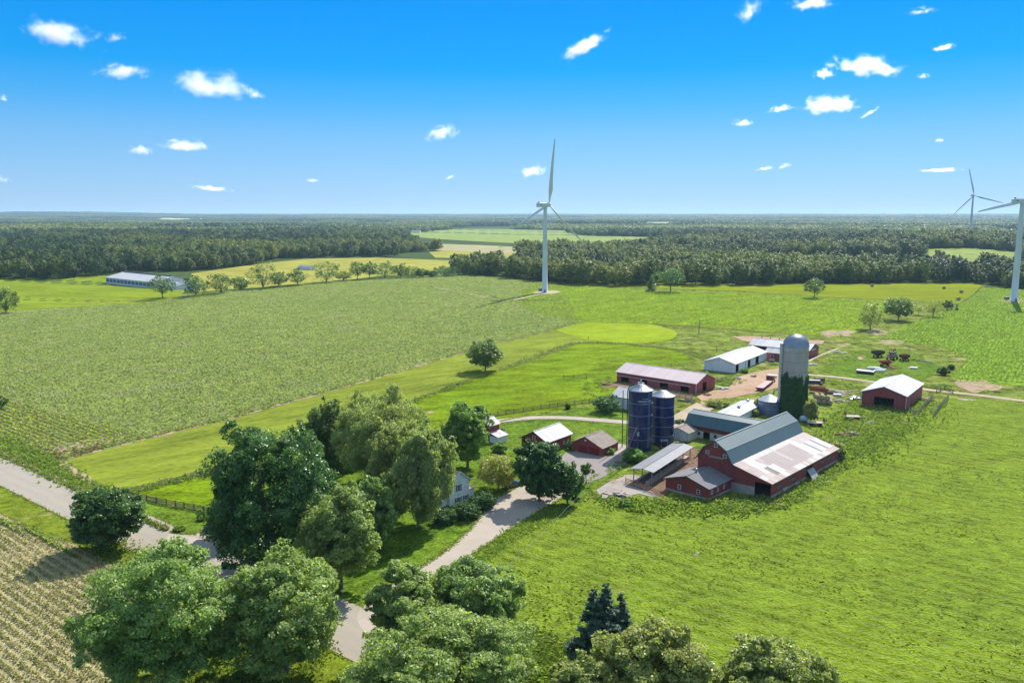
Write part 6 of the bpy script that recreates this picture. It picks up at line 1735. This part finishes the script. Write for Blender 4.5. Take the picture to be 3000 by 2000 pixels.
for i in range(40): mb.obox((rnd.gauss(0, 1.0), rnd.gauss(0, .8), abs(rnd.gauss(.5, .4))), rnd.uniform(.4, 1.3), rnd.uniform(.3, .9), .05, rz=rnd.uniform(0, 3), rx=rnd.uniform(-.9, .9))
o = mb.build('sheet_metal_heap', M_galv); o.location = (q[0], q[1], .1); tag(o, 'crumpled pile of shiny sheet metal left of the pole barn', 'scrap heap')
# water tank by the lean-to, tank at the silo foot
q = gc('B', 2205, 660); mb = MB().lathe([(0, .1), (.95, .1), (1.0, .9), (.9, .9), (.85, .25), (0, .25)], 22); o = mb.build('stock_tank', M_dtrim); o.location = (q[0], q[1], .1); tag(o, 'round dark stock tank by the far corner of the barn lean-to', 'water tank')
q = gc('B', 1850, 285); mb = MB().lathe([(0, 0), (1.0, .2), (1.3, .9), (1.0, 1.6), (0, 1.9)], 18); o = mb.build('white_tank', plain('pale_blue_tank', (.45, .52, .56), (.38, .44, .46), 1, .4, .4)); o.location = (q[0], q[1], .1); tag(o, 'pale rounded tank at the grass foot of the stave silo', 'tank')
q = gc('A', 1795, 470)
mb = MB(); mb.box(-1.2, 1.2, -.5, .5, 0, .9); m2 = MB()
for i in range(4): m2.beam((-1.2, -.55, .2 + i * .25), (1.2, -.55, .2 + i * .25), .06)
simple('crate_stack', 'grey slatted crate before the red annex', 'crate', q, R(-30), [('box', mb, M_wood), ('slat', m2, M_deck)])
# car half under the dark tree at the side drive, car in the shade of the drive fork
def car(label, p, rz, m):
    root = empty('parked_car', (p[0], p[1], .12), rz, label, 'car', 'parked cars near the farmhouse')
    sec = [(-2.2, .55, .75, .80), (-2.1, .35, .95, .86), (-1.2, .3, 1.0, .88), (1.0, .3, 1.0, .88), (2.0, .32, .9, .84), (2.25, .5, .75, .78)]
    mb = MB(); v = []
    for x, z0, z1, w in sec: v += [(x, -w, z0), (x, w, z0), (x, w * .96, z1), (x, -w * .96, z1)]
    f = [(i * 4 + k, i * 4 + (k + 1) % 4, i * 4 + 4 + (k + 1) % 4, i * 4 + 4 + k) for i in range(5) for k in range(4)] + [(0, 3, 2, 1), (20, 21, 22, 23)]
    mb.add(v, f, 0); bd_ = mb.build('body', m, root)
    mb = MB(); c_ = [(-1.7, .8, .98), (-1.2, .68, 1.45), (.4, .68, 1.45), (1.1, .8, .98)]; v = []
    for x, w, z in c_: v += [(x, -w, z), (x, w, z)]
    mb.add(v, [(0, 1, 3, 2), (2, 3, 5, 4), (4, 5, 7, 6), (0, 2, 4, 6), (7, 5, 3, 1)], 0); mb.build('window', M_glass, root)
    mb = MB(); mb.box(-1.15, .35, -.64, .64, 1.453, 1.49); mb.build('roof', m, root)
    for x in (-1.35, 1.4):
        for y in (-.78, .78): wheel(root, x, y, .33, .2)
car('dark car parked under the largest dark tree by the side drive', gc('E', 80, 1195), R(20), plain('dark_car_paint', (.03, .025, .03), None, 1, .25, .5))
car('dark car in the deep shade at the fork of the driveway', gc('D', 985, 1085), R(40), plain('grey_car_paint', (.05, .055, .065), None, 1, .25, .5))
# fence-post in the hay corner, posts in pasture
for c, x, y, h, lab in (('F', 497, 180, 1.4, 'short lone post at the dirt corner of the hay field'), ('A', 217, 275, 1.3, 'lone post at the left of the oval mown patch'), ('A', 1322, 385, 2.2, 'dark stump post in rough grass before the white shed'), ('C', 1207, 1295, 1.5, 'lone post in the meadow before the pole barn'), ('C', 545, 465, 1.8, 'lone post by the bean headland behind the silo')):
    q = gc(c, x, y); mb = MB(); mb.beam((0, 0, -.2), (.05, 0, h), .2); mb.beam((-.02, 0, h - .1), (.08, 0, h + .03), .24)
    o = mb.build('fence_post', M_dwood); o.location = (q[0], q[1], 0); tag(o, lab, 'post')
# ------------------------------------------------------------------ ground cover nobody could count
def pts_in(poly, n, rg):
    A = np.array(poly); lo, hi = A.min(0), A.max(0)
    x = rg.uniform(lo[0], hi[0], n); y = rg.uniform(lo[1], hi[1], n)
    k = in_poly(x, y, poly)
    return x[k], y[k]

def tufts(name, x, y, h, w, m, rg, k=3, z0=.15, lean=.45):
    """Tufts of a few bent blades each."""
    n = len(x)
    x = np.repeat(x, k); y = np.repeat(y, k); hh = np.repeat(h, k) * rg.uniform(.6, 1.2, n * k); ww = np.repeat(w, k) * rg.uniform(.6, 1.2, n * k)
    v0 = np.repeat(rg.uniform(0, 1, n), k)
    a = rg.uniform(0, 6.283, n * k)
    base = np.stack([x + rg.normal(0, .3, n * k) * ww, y + rg.normal(0, .3, n * k) * ww, terrain(x, y) + z0], 1)
    t = np.stack([np.cos(a), np.sin(a), np.zeros(n * k)], 1) * (ww * .5)[:, None]
    lv = np.stack([np.sin(a) * lean * hh, -np.cos(a) * lean * hh, hh], 1)
    jit = np.stack([rg.normal(.25, .3, n * k) * hh, rg.normal(-.1, .3, n * k) * hh, np.zeros(n * k)], 1) * lean
    Q = np.stack([base - t, base + t, base + t * .55 + lv + jit, base - t * .55 + lv + jit], 1)
    o = link(name, quads_mesh(name, Q, np.clip(v0 + rg.normal(0, .15, n * k), 0, 1)), m)
    o['kind'] = 'stuff'
    return o
rg = np.random.default_rng(5)
def density_keep(x, y, d0, rg):
    """Fewer tufts farther from the camera, where they are far under a pixel."""
    d = np.hypot(x, y)
    k = rg.uniform(size=len(x)) < np.clip((d0 / d) ** 1.6, 0, 1)
    return x[k], y[k]
# meadow
x, y = pts_in([(min(max(a, -60), 190), min(b, 300)) for a, b in MEAD], 150000, rg)
x, y = density_keep(x, y, 130, rg)
cl = np.sin(x / 3.1 + np.sin(y / 5)) * np.sin(y / 2.7 + 1) + .7 * np.sin((x + y) / 9) + .5 * np.sin(x / 17 - y / 11)
k = rg.uniform(size=len(x)) < np.clip(.09 + .07 * cl, .015, 1)
x, y, cl = x[k], y[k], cl[k]
o = tufts('meadow_grass', x, y, np.clip(.14 + .06 * cl + rg.uniform(-.05, .14, len(x)), .06, .45), rg.uniform(.18, .42, len(x)), L_grass, rg, 3, .1, 1.1)
tag(o, 'tall tousled green grass of the meadow before the barn', 'grass')
# lawns, verges and rough grass: shorter
xs, ys, hs_ = [], [], []
for poly, n, h, d0 in ((FP((1005, 1335), (1100, 1268), (1200, 1200), (1275, 1160), (1320, 1160), (1270, 1195), (1150, 1262), (1040, 1340)), 5000, .18, 160),
    (FP((0, 995), (110, 1035), (200, 1108), (290, 1135), (235, 1178), (160, 1120), (0, 1049)), 9000, .35, 170),
    (FP((1360, 1140), (1390, 1165), (1480, 1182), (1700, 1190), (1790, 1170), (1900, 1095), (2000, 1050), (2130, 960), (2000, 990), (1930, 1060), (1780, 1140), (1500, 1150)), 16000, .4, 180),
    (FP((1880, 1000), (1990, 900), (2160, 930), (2120, 970), (1990, 1050), (1900, 1080)), 9000, .35, 220),
    (FP((170, 1187), (360, 1272), (620, 1400), (760, 1478), (700, 1600), (400, 1600), (290, 1330), (180, 1250)), 22000, .22, 120),
    (FP((1180, 1440), (1300, 1510), (1290, 1580), (1180, 1560)), 5000, .6, 110)):
    x, y = density_keep(*pts_in(poly, n * 2, rg), d0, rg)
    x, y = x[:n], y[:n]
    sg = 1.0 if d0 < 200 else 4.0
    x = x + rg.normal(0, sg, len(x)); y = y + rg.normal(0, sg, len(y))
    xs.append(x); ys.append(y); hs_.append(np.full(len(x), h) * rg.uniform(.5, 1.3, len(x)))
x, y, h = map(np.concatenate, (xs, ys, hs_))
tag(tufts('rough_grass', x, y, h, h * 1.2, L_weed, rg, 3, .2, .7), 'weedy rough grass on verges, banks and round the yard', 'grass')
# strip of tall dry grass and burdock along fences and field lines
xs, ys = [], []
for pts, w, n in ((FP((275, 1137), (500, 1079), (700, 1016), (1080, 873)), 3, 2200), (FP((1160, 847), (1330, 788), (1560, 806), (1640, 830)), 3.5, 900), (FP((140, 1055), (330, 1007), (540, 957), (800, 885), (1090, 803)), 1.2, 700), (FP((1190, 1440), (1240, 1475), (1300, 1512)), 1.6, 900),
    (FP((0, 1046), (200, 1137), (380, 1218)), .7, 1200)):
    P = np.array(smooth_pts(pts, 6)); i = rg.integers(0, len(P) - 1, n); t = rg.uniform(0, 1, (n, 1))
    q = P[i] * (1 - t) + P[i + 1] * t + rg.normal(0, w * .4, (n, 2)); xs.append(q[:, 0]); ys.append(q[:, 1])
x, y = np.concatenate(xs), np.concatenate(ys)
tag(tufts('field_edge_grass', x, y, rg.uniform(.2, .5, len(x)), rg.uniform(.3, .6, len(x)), L_weed, rg, 2, .15, .8), 'taller grass along fences and the lines between fields', 'grass')
k = rg.uniform(size=len(x)) < .16
tag(tufts('dry_stalks', x[k] + .4, y[k], rg.uniform(.3, .7, k.sum()), rg.uniform(.3, .5, k.sum()), L_dry, rg, 2, .25, .5), 'dry straw-coloured stalks along the field lines', 'grass')
# weed clumps: low leafy cushions
def clumps(name, label, spots, m, rg, leaf=.32, per=70):
    Ps, Ns, Vs = [], [], []
    for (cx, cy, r_, h) in spots:
        n = int(per * r_ * max(.6, h))
        q = unit(rg.normal(size=(n, 3))); q[:, 2] = np.abs(q[:, 2])
        Ps.append(np.array([cx, cy, tz(cx, cy) + .1]) + q * np.array([r_, r_, h]) * rg.uniform(.6, 1.05, (n, 1)))
        Ns.append(unit(q + rg.normal(0, .5, (n, 3)))); Vs.append(np.clip(rg.normal(rg.uniform(.2, .8), .2, n), 0, 1))
    o = link(name, quads_mesh(name, leaf_quads(np.concatenate(Ps), np.concatenate(Ns), leaf, rg, .7), np.concatenate(Vs)), m)
    o['kind'] = 'stuff'; tag(o, label, 'weeds')
spots = []
for poly, n in (([gc('A', *p) for p in ((200, 640), (450, 590), (440, 640), (340, 690), (420, 700), (300, 800), (150, 740))], 46), ([gc('A', *p) for p in ((790, 480), (1060, 490), (1230, 560), (1330, 610), (1330, 640), (1050, 540))], 34), ([gc('A', *p) for p in ((1340, 600), (1500, 590), (1590, 640), (1400, 700), (1290, 680))], 30),
    ([gc('A', *p) for p in ((1210, 850), (1340, 790), (1440, 800), (1430, 860), (1330, 900))], 26), ([gc('C', *p) for p in ((220, 860), (480, 890), (760, 950), (700, 980), (450, 920), (230, 890))], 30), ([gc('C', *p) for p in ((620, 1190), (1000, 1190), (1060, 1230), (800, 1280), (620, 1300), (480, 1320))], 40),
    ([gc('C', *p) for p in ((1350, 930), (1640, 930), (1600, 1000), (1450, 960))], 24), ([gc('C', *p) for p in ((500, 1330), (900, 1280), (700, 1480), (480, 1560))], 44), ([gc('C', *p) for p in ((370, 640), (800, 600), (760, 680), (420, 720))], 30), ([gc('B', *p) for p in ((2150, 520), (2335, 430), (2335, 620), (2230, 640))], 26),
    ([gc('B', *p) for p in ((1700, 1080), (1950, 880), (2150, 760), (2250, 800), (1950, 980), (1760, 1130))], 36), ([gc('B', *p) for p in ((1000, 1080), (1100, 1060), (1400, 1100), (1500, 1160), (1200, 1190))], 26), ([gc('D', *p) for p in ((2030, 900), (2300, 760), (2300, 850), (2100, 960))], 14), ([gc('F', *p) for p in ((0, 80), (150, 120), (330, 200), (560, 330), (650, 380), (480, 380), (200, 230), (0, 160))], 60),
    ([gc('G', *p) for p in ((1900, 1050), (2100, 1200), (2350, 1380), (2350, 1460), (2050, 1260))], 40)):
    got = 0
    xx, yy = pts_in(poly, n * 14, rg)
    for a, b in zip(xx[:n], yy[:n]): spots.append((a, b, rg.uniform(.5, 1.5), rg.uniform(.35, 1.0)))
clumps('weeds', 'leafy weed clumps about the yards, banks and fence rows', spots, L_weed, rg)
# brown dock and dry brush at the field corner
spots = [(a, b, rg.uniform(.4, .8), rg.uniform(.4, .9)) for a, b in zip(*[q[:70] for q in pts_in([gc('F', *p) for p in ((320, 165), (430, 150), (640, 120), (700, 108), (690, 125), (480, 178), (350, 200))], 1500, rg)])]
clumps('dry_brush', 'rust-brown dry brush at the corner of the bean field', spots, leaf_mat('dry_brush_leaves', (.16, .10, .05), (.26, .17, .08), .2), rg, .25, 60)
spots = [(a, b, rg.uniform(.5, 1.0), rg.uniform(.5, 1.4)) for a, b in zip(*[q[:26] for q in pts_in([gc('E', *p) for p in ((200, 275), (300, 235), (360, 250), (230, 300))], 800, rg)])]
clumps('field_edge_brush', 'olive brush on the dirt strip beside the beans', spots, L_yellow, rg, .25, 60)

# crop rows
def rows(name, label, poly, ang, gap, m, rg, h, step, keep=.9, wig=.12, lf=.4, k=2, soilcut=None):
    A = np.array(poly); c, s = math.cos(ang), math.sin(ang)
    U = A @ np.array([c, s]); V = A @ np.array([-s, c])
    us = np.arange(U.min(), U.max(), step); vs = np.arange(V.min(), V.max(), gap)
    uu, vv = np.meshgrid(us, vs); uu = uu.ravel() + rg.uniform(-step / 2, step / 2, uu.size); vv = vv.ravel()
    vv = vv + np.sin(uu / 17) * .25 + rg.normal(0, wig, vv.size)
    x = uu * c - vv * s; y = uu * s + vv * c
    q = in_poly(x, y, poly) & (rg.uniform(size=len(x)) < keep)
    if soilcut is not None: q &= soilcut(x, y)
    x, y = x[q], y[q]
    o = tufts(name, x, y, h * rg.uniform(.6, 1.3, len(x)), np.full(len(x), lf) * rg.uniform(.7, 1.4, len(x)), m, rg, k, .3, .8)
    tag(o, label, 'crop')
    return len(x)
STUB = FP((-60, 1165), (0, 1181), (100, 1232), (175, 1252), (290, 1318), (300, 1390), (260, 1620), (-120, 1620))
patchy = lambda x, y: (np.sin(x / 9 + 1) * np.sin(y / 7) + .5 * np.sin((x - y) / 4) + rg.normal(0, .35, len(x))) > -.55
n1 = rows('stubble_rows', 'straw-coloured stubble standing in rows beside the road', STUB, ROADA, 1.62, L_dry, rg, .22, .10, .85, .24, .22, 2)
n2 = rows('young_bean_rows', 'thin green bean plants between the stubble rows', STUB, ROADA, 1.62, leaf_mat('dull_bean_leaves', (.15, .21, .045), (.25, .30, .09), .4), rg, .26, .28, .95, .12, .34, 2, patchy)
GREENROWS = FP((-60, 1150), (0, 1183), (60, 1215), (160, 1262), (205, 1292), (150, 1275), (60, 1232), (0, 1200))
rows('green_rows', 'full green bean rows on the road side of the stubble', GREENROWS, ROADA, 1.62, L_crop, rg, .45, .25, .95, .06, .5, 3)
HEAD = FP((-30, 905), (150, 955), (338, 1003), (225, 1026), (150, 1018), (112, 1036), (0, 997), (-30, 985))
n3 = rows('headland_rows', 'green bean rows on the bare headland by the road', HEAD, ROADA, 1.75, L_crop, rg, .4, .3, .9, .12, .6, 2)
RIGHT = FP((2262, 663), (2420, 669), (2440, 700), (2440, 880), (2360, 880), (2300, 876), (2200, 876), (2190, 862), (2224, 825), (2160, 797), (2034, 777), (2085, 748), (2180, 714))
n4 = rows('bean_rows', 'long green bean rows right of the grassy lane', RIGHT, R(56), 1.7, L_crop, rg, .42, .5, .95, .12, .62, 2)
AVOID = [HEAD, strip(FP((870, 651), (960, 656), (1050, 668), (1130, 684), (1180, 690), (1220, 680), (1255, 671)), 6), FP((1215, 672), (1240, 667), (1280, 666), (1300, 671), (1270, 678), (1230, 678)), strip(FP((340, 998), (540, 942), (800, 866), (1000, 806), (1150, 770), (1330, 738)), .9), FP((1880, 764), (1930, 755), (1968, 762), (1955, 774), (1900, 776))]
# bean plants; those right of the turbine painted brighter for the sun angle
def clear(x, y):
    k = np.ones(len(x), bool)
    for av in AVOID: k &= ~in_poly(x, y, av)
    d = np.hypot(x, y)
    return k & (rg.uniform(size=len(x)) < np.clip((300 / d) ** 1.2, 0, 1))
n5 = rows('bean_plants', 'grey-green bean plants covering the broad field left of the turbine', [(max(a, -330), b) for a, b in SOY], U48, 1.55, leaf_mat('bean_plant_leaves', (.205, .25, .10), (.305, .35, .155), .5), rg, .36, .62, .9, .22, .62, 2, clear)
n6 = rows('bright_bean_plants', 'bean plants right of the turbine, sun brightness painted into their green', BRIGHT, U48, 1.8, leaf_mat('sun_tinted_bean_plant_leaves', (.20, .27, .04), (.31, .36, .08), .5), rg, .34, .8, .9, .25, .75, 2, clear)
print('beans', n5, n6)
# ragged grass along the edges of the road and the drive
xs, ys = [], []
cw = [tuple(c0 + dr * t) for t in (-120, -60, 0, 60, 110)]
nrm = Vector((-dr.y, dr.x))
edges = [[tuple(Vector(p) + nrm * s * (RW / 2 + .15)) for p in cw] for s in (-1, 1)] + [FP((945, 1316), (1020, 1268), (1085, 1210), (1130, 1152), (1190, 1118)), FP((1372, 1090), (1290, 1145), (1200, 1198), (1100, 1264), (992, 1328)), FP((1150, 968), (1220, 955), (1300, 955), (1370, 960)), FP((1160, 975), (1220, 966), (1300, 966), (1370, 972)), FP((500, 1208), (440, 1226), (395, 1222))]
for E_ in edges:
    P = np.array(smooth_pts(E_, 8)); n = 1500
    i = rg.integers(0, len(P) - 1, n); t = rg.uniform(0, 1, (n, 1))
    q = P[i] * (1 - t) + P[i + 1] * t + rg.normal(0, .28, (n, 2)); xs.append(q[:, 0]); ys.append(q[:, 1])
x, y = np.concatenate(xs), np.concatenate(ys)
tag(tufts('road_edge_grass', x, y, rg.uniform(.08, .22, len(x)), rg.uniform(.2, .5, len(x)), L_grass, rg, 2, .1, 1.2), 'ragged low grass along the edges of road and drives', 'grass')
print('rows', n1, n2, n3, n4)
# ------------------------------------------------------------------ clouds
mcl, nt, out = nodes('cloud_vapour')
tc = N(nt, 'ShaderNodeTexCoord').outputs['Object']
oi = N(nt, 'ShaderNodeObjectInfo')
off = N(nt, 'ShaderNodeVectorMath', operation='SCALE'); nt.links.new(oi.outputs['Location'], off.inputs[0]); off.inputs['Scale'].default_value = .0137
ad = N(nt, 'ShaderNodeVectorMath', operation='ADD'); nt.links.new(tc, ad.inputs[0]); nt.links.new(off.outputs[0], ad.inputs[1])
n1 = noise(nt, mapping(nt, ad.outputs[0], scale=(1.9, 1.2, 1.0)), 1.35, 8, .58, .25)
ln = N(nt, 'ShaderNodeVectorMath', operation='LENGTH')
sq = N(nt, 'ShaderNodeSeparateXYZ'); nt.links.new(tc, sq.inputs[0])
cb = N(nt, 'ShaderNodeCombineXYZ'); nt.links.new(sq.outputs[0], cb.inputs[0]); nt.links.new(sq.outputs[1], cb.inputs[1])
zz = maths(nt, 'ADD', sq.outputs[2], .25)
zs = maths(nt, 'MULTIPLY', maths(nt, 'MAXIMUM', zz, maths(nt, 'MULTIPLY', zz, -1.5)), 1.0)
nt.links.new(zs, cb.inputs[2]); nt.links.new(cb.outputs[0], ln.inputs[0])
d = maths(nt, 'ADD', maths(nt, 'MULTIPLY', maths(nt, 'SUBTRACT', .80, ln.outputs['Value']), 1.15), maths(nt, 'MULTIPLY', maths(nt, 'SUBTRACT', n1, .54), 2.7))
dens = maths(nt, 'MULTIPLY', maths(nt, 'POWER', remap(nt, d, -.05, 1.0), 2.0), oi.outputs['Alpha'])
pv = N(nt, 'ShaderNodeVolumePrincipled'); pv.inputs['Color'].default_value = (1, 1, 1, 1); pv.inputs['Anisotropy'].default_value = .5
nt.links.new(dens, pv.inputs['Density']); nt.links.new(pv.outputs[0], out.inputs['Volume'])

import bmesh
def cloud_mesh():
    bm = bmesh.new(); bmesh.ops.create_icosphere(bm, subdivisions=3, radius=1.5)
    me = bpy.data.meshes.new('cloud'); bm.to_mesh(me); bm.free(); me.materials.append(mcl); return me
CM = cloud_mesh()
def cloud(label, X, Y, w, h, rot=0.0, dens=1.0, alt=1500):
    a = (X - CX) / FOC; b = -(Y - CY) / FOC
    dx, dy, dz = a, CP + b * SP, b * CP - SP
    t = (alt - CAM_H) / dz
    t = min(t, 30000)
    o = bpy.data.objects.new('cloud', CM); col.objects.link(o)
    o.location = (dx * t, dy * t, CAM_H + dz * t)
    sx = w / 2 / FOC * t * 1.18; sz = h / 2 / FOC * t * 1.15
    o.scale = (sx, max(sx * .6, sz), sz)
    o.rotation_euler = (0, rot, -math.atan2(dx, dy))
    o.color = (1, 1, 1, dens * 5.5 / sz)
    tag(o, label, 'cloud', 'small fair-weather clouds')
K = 1500 / 2352
for lab, X, Y, w, h, rot, dn in (
 ('large soft cloud in the upper left corner', 180, 90, 215, 95, R(8), 1),
 ('thin wisp just right of the upper left cloud', 336, 108, 70, 34, R(-15), .25),
 ('small cloud between the two big left clouds', 363, 205, 150, 58, R(-4), .9),
 ('biggest left cloud, with a ragged right tail', 620, 240, 250, 105, R(4), 1),
 ('ragged wisp at the tail of the biggest left cloud', 745, 270, 70, 40, R(15), .5),
 ('small low puff left of the flat low cloud', 414, 437, 72, 42, 0, .9),
 ('flat-bottomed low cloud on the left', 538, 423, 135, 50, 0, 1),
 ('small puff left of the turbine blade tip', 1290, 385, 120, 56, R(-12), .9),
 ('puff beside the upright turbine blade', 1560, 498, 95, 46, R(-8), .9),
 ('diagonal streak of cloud high in the middle', 1708, 134, 175, 52, R(-28), .7),
 ('ragged cloud cut by the top edge right of middle', 2190, 30, 95, 70, R(-30), .4),
 ('faint cloud cut by the top edge beside the ragged one', 2385, 5, 150, 50, 0, .35),
 ('brightest cloud of the right group, long and ragged', 2540, 186, 205, 78, R(6), 1.3),
 ('small puff left below the brightest right cloud', 2412, 214, 74, 40, 0, 1.1),
 ('bright puffy cloud, lower of the two big right ones', 2432, 303, 175, 68, 0, 1.3),
 ('small wisp left of the lower bright cloud', 2285, 317, 78, 26, R(-8), .6),
 ('small pale puff farther left of the lower bright cloud', 2175, 357, 66, 32, 0, .6),
 ('thin slanting streak right of the lower bright cloud', 2545, 330, 70, 18, R(-30), .25),
 ('small wisp high at the right', 2765, 137, 66, 26, R(-10), .5),
 ('faint puff right of the brightest cloud', 2706, 221, 42, 22, 0, .3),
 ('low streak of cloud near the distant turbine', 2755, 497, 110, 16, 0, .7),
 ('tiny cloud above the low streak', 2752, 410, 30, 16, 0, .5),
 ('thin grey cloud low over the left horizon', 620, 550, 120, 22, R(6), .5),
 ('little cloud at the left edge', 5, 285, 46, 30, 0, .5),
 ('faint cloud low at the left edge', 8, 523, 56, 32, 0, .3),
 ('pale faint puff low in the right sky', 2240, 492, 60, 18, R(-10), .3),
 ('pale faint puff beside the low right one', 2300, 484, 50, 18, R(-15), .3),
 ('tiny puff low in the middle', 915, 527, 40, 18, 0, .5),
 ('tiny wisp low beside the middle puff', 1318, 518, 38, 18, R(-20), .4),
 ('faint wisp near the top right corner', 2700, 30, 90, 26, 0, .15)):
    cloud(lab, X, Y, w, h, rot, dn)

# ------------------------------------------------------------------ air
hz, nt, out = nodes('haze_air')
pv = N(nt, 'ShaderNodeVolumePrincipled')
pv.inputs['Color'].default_value = (.50, .74, 1.0, 1); pv.inputs['Density'].default_value = HAZE; pv.inputs['Anisotropy'].default_value = .2
nt.links.new(pv.outputs[0], out.inputs['Volume'])
mb = MB(); mb.box(-23500, 23500, -23500, 23500, -16, 176)
o = mb.build('haze', hz); o['kind'] = 'stuff'; o['label'] = 'thin blue air between the farm and the horizon'

# ------------------------------------------------------------------ light, sky, camera
EL, AZ = R(43), R(28)
w = bpy.data.worlds.new('World'); scene.world = w; w.use_nodes = True
nt = w.node_tree
for n in list(nt.nodes): nt.nodes.remove(n)
out = N(nt, 'ShaderNodeOutputWorld'); bg = N(nt, 'ShaderNodeBackground')
sk = N(nt, 'ShaderNodeTexSky', sky_type='NISHITA'); sk.sun_disc = False
sk.sun_elevation = EL; sk.sun_rotation = AZ; sk.altitude = 200; sk.air_density = 1.0; sk.dust_density = 0.0; sk.ozone_density = 5.0
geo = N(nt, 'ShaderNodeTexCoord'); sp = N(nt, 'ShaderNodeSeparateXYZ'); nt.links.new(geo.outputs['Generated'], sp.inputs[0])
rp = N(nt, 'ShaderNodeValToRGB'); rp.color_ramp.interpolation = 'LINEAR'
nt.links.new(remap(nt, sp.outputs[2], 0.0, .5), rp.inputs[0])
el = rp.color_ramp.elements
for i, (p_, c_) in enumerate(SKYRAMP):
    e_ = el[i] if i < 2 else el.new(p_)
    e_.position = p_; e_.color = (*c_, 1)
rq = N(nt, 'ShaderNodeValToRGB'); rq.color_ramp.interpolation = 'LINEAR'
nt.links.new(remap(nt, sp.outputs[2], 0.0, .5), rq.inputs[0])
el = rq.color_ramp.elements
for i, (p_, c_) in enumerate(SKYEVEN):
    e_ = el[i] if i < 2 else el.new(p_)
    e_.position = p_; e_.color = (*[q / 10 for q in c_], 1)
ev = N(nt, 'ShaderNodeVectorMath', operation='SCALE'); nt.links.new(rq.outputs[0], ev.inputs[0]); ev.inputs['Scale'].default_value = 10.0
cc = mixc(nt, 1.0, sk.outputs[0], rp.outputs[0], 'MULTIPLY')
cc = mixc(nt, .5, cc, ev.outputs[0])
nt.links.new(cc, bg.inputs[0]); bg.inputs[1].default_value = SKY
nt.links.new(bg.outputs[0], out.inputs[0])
sd = bpy.data.lights.new('sun', 'SUN'); sd.energy = SUN; sd.angle = R(.55); sd.color = (1, .945, .86)
so = bpy.data.objects.new('sun', sd); col.objects.link(so)
dirv = Vector((math.sin(AZ) * math.cos(EL), math.cos(AZ) * math.cos(EL), math.sin(EL)))
so.rotation_euler = dirv.to_track_quat('Z', 'Y').to_euler(); so.location = (0, 0, 100)
cd = bpy.data.cameras.new('camera'); co = bpy.data.objects.new('camera', cd); col.objects.link(co)
cd.sensor_width = 36; cd.lens = FOC / 3000 * 36; cd.clip_end = 200000; cd.clip_start = 1
co.location = (0, 0, CAM_H); co.rotation_euler = (math.pi / 2 - PITCH, 0, 0)
scene.camera = co
scene.render.resolution_x = 1024; scene.render.resolution_y = 682
vs = scene.view_settings; vs.view_transform = 'Standard'; vs.look = 'None'; vs.exposure = EXPO; vs.gamma = 1
c = scene.cycles
c.max_bounces = 12; c.diffuse_bounces = 4; c.glossy_bounces = 2; c.transmission_bounces = 6; c.volume_bounces = 12; c.transparent_max_bounces = 4
c.volume_step_rate = 1.0; c.volume_max_steps = 256
c.use_adaptive_sampling = True; c.adaptive_threshold = .015
c.use_denoising = True
try: c.denoiser = 'OPENIMAGEDENOISE'
except Exception: pass
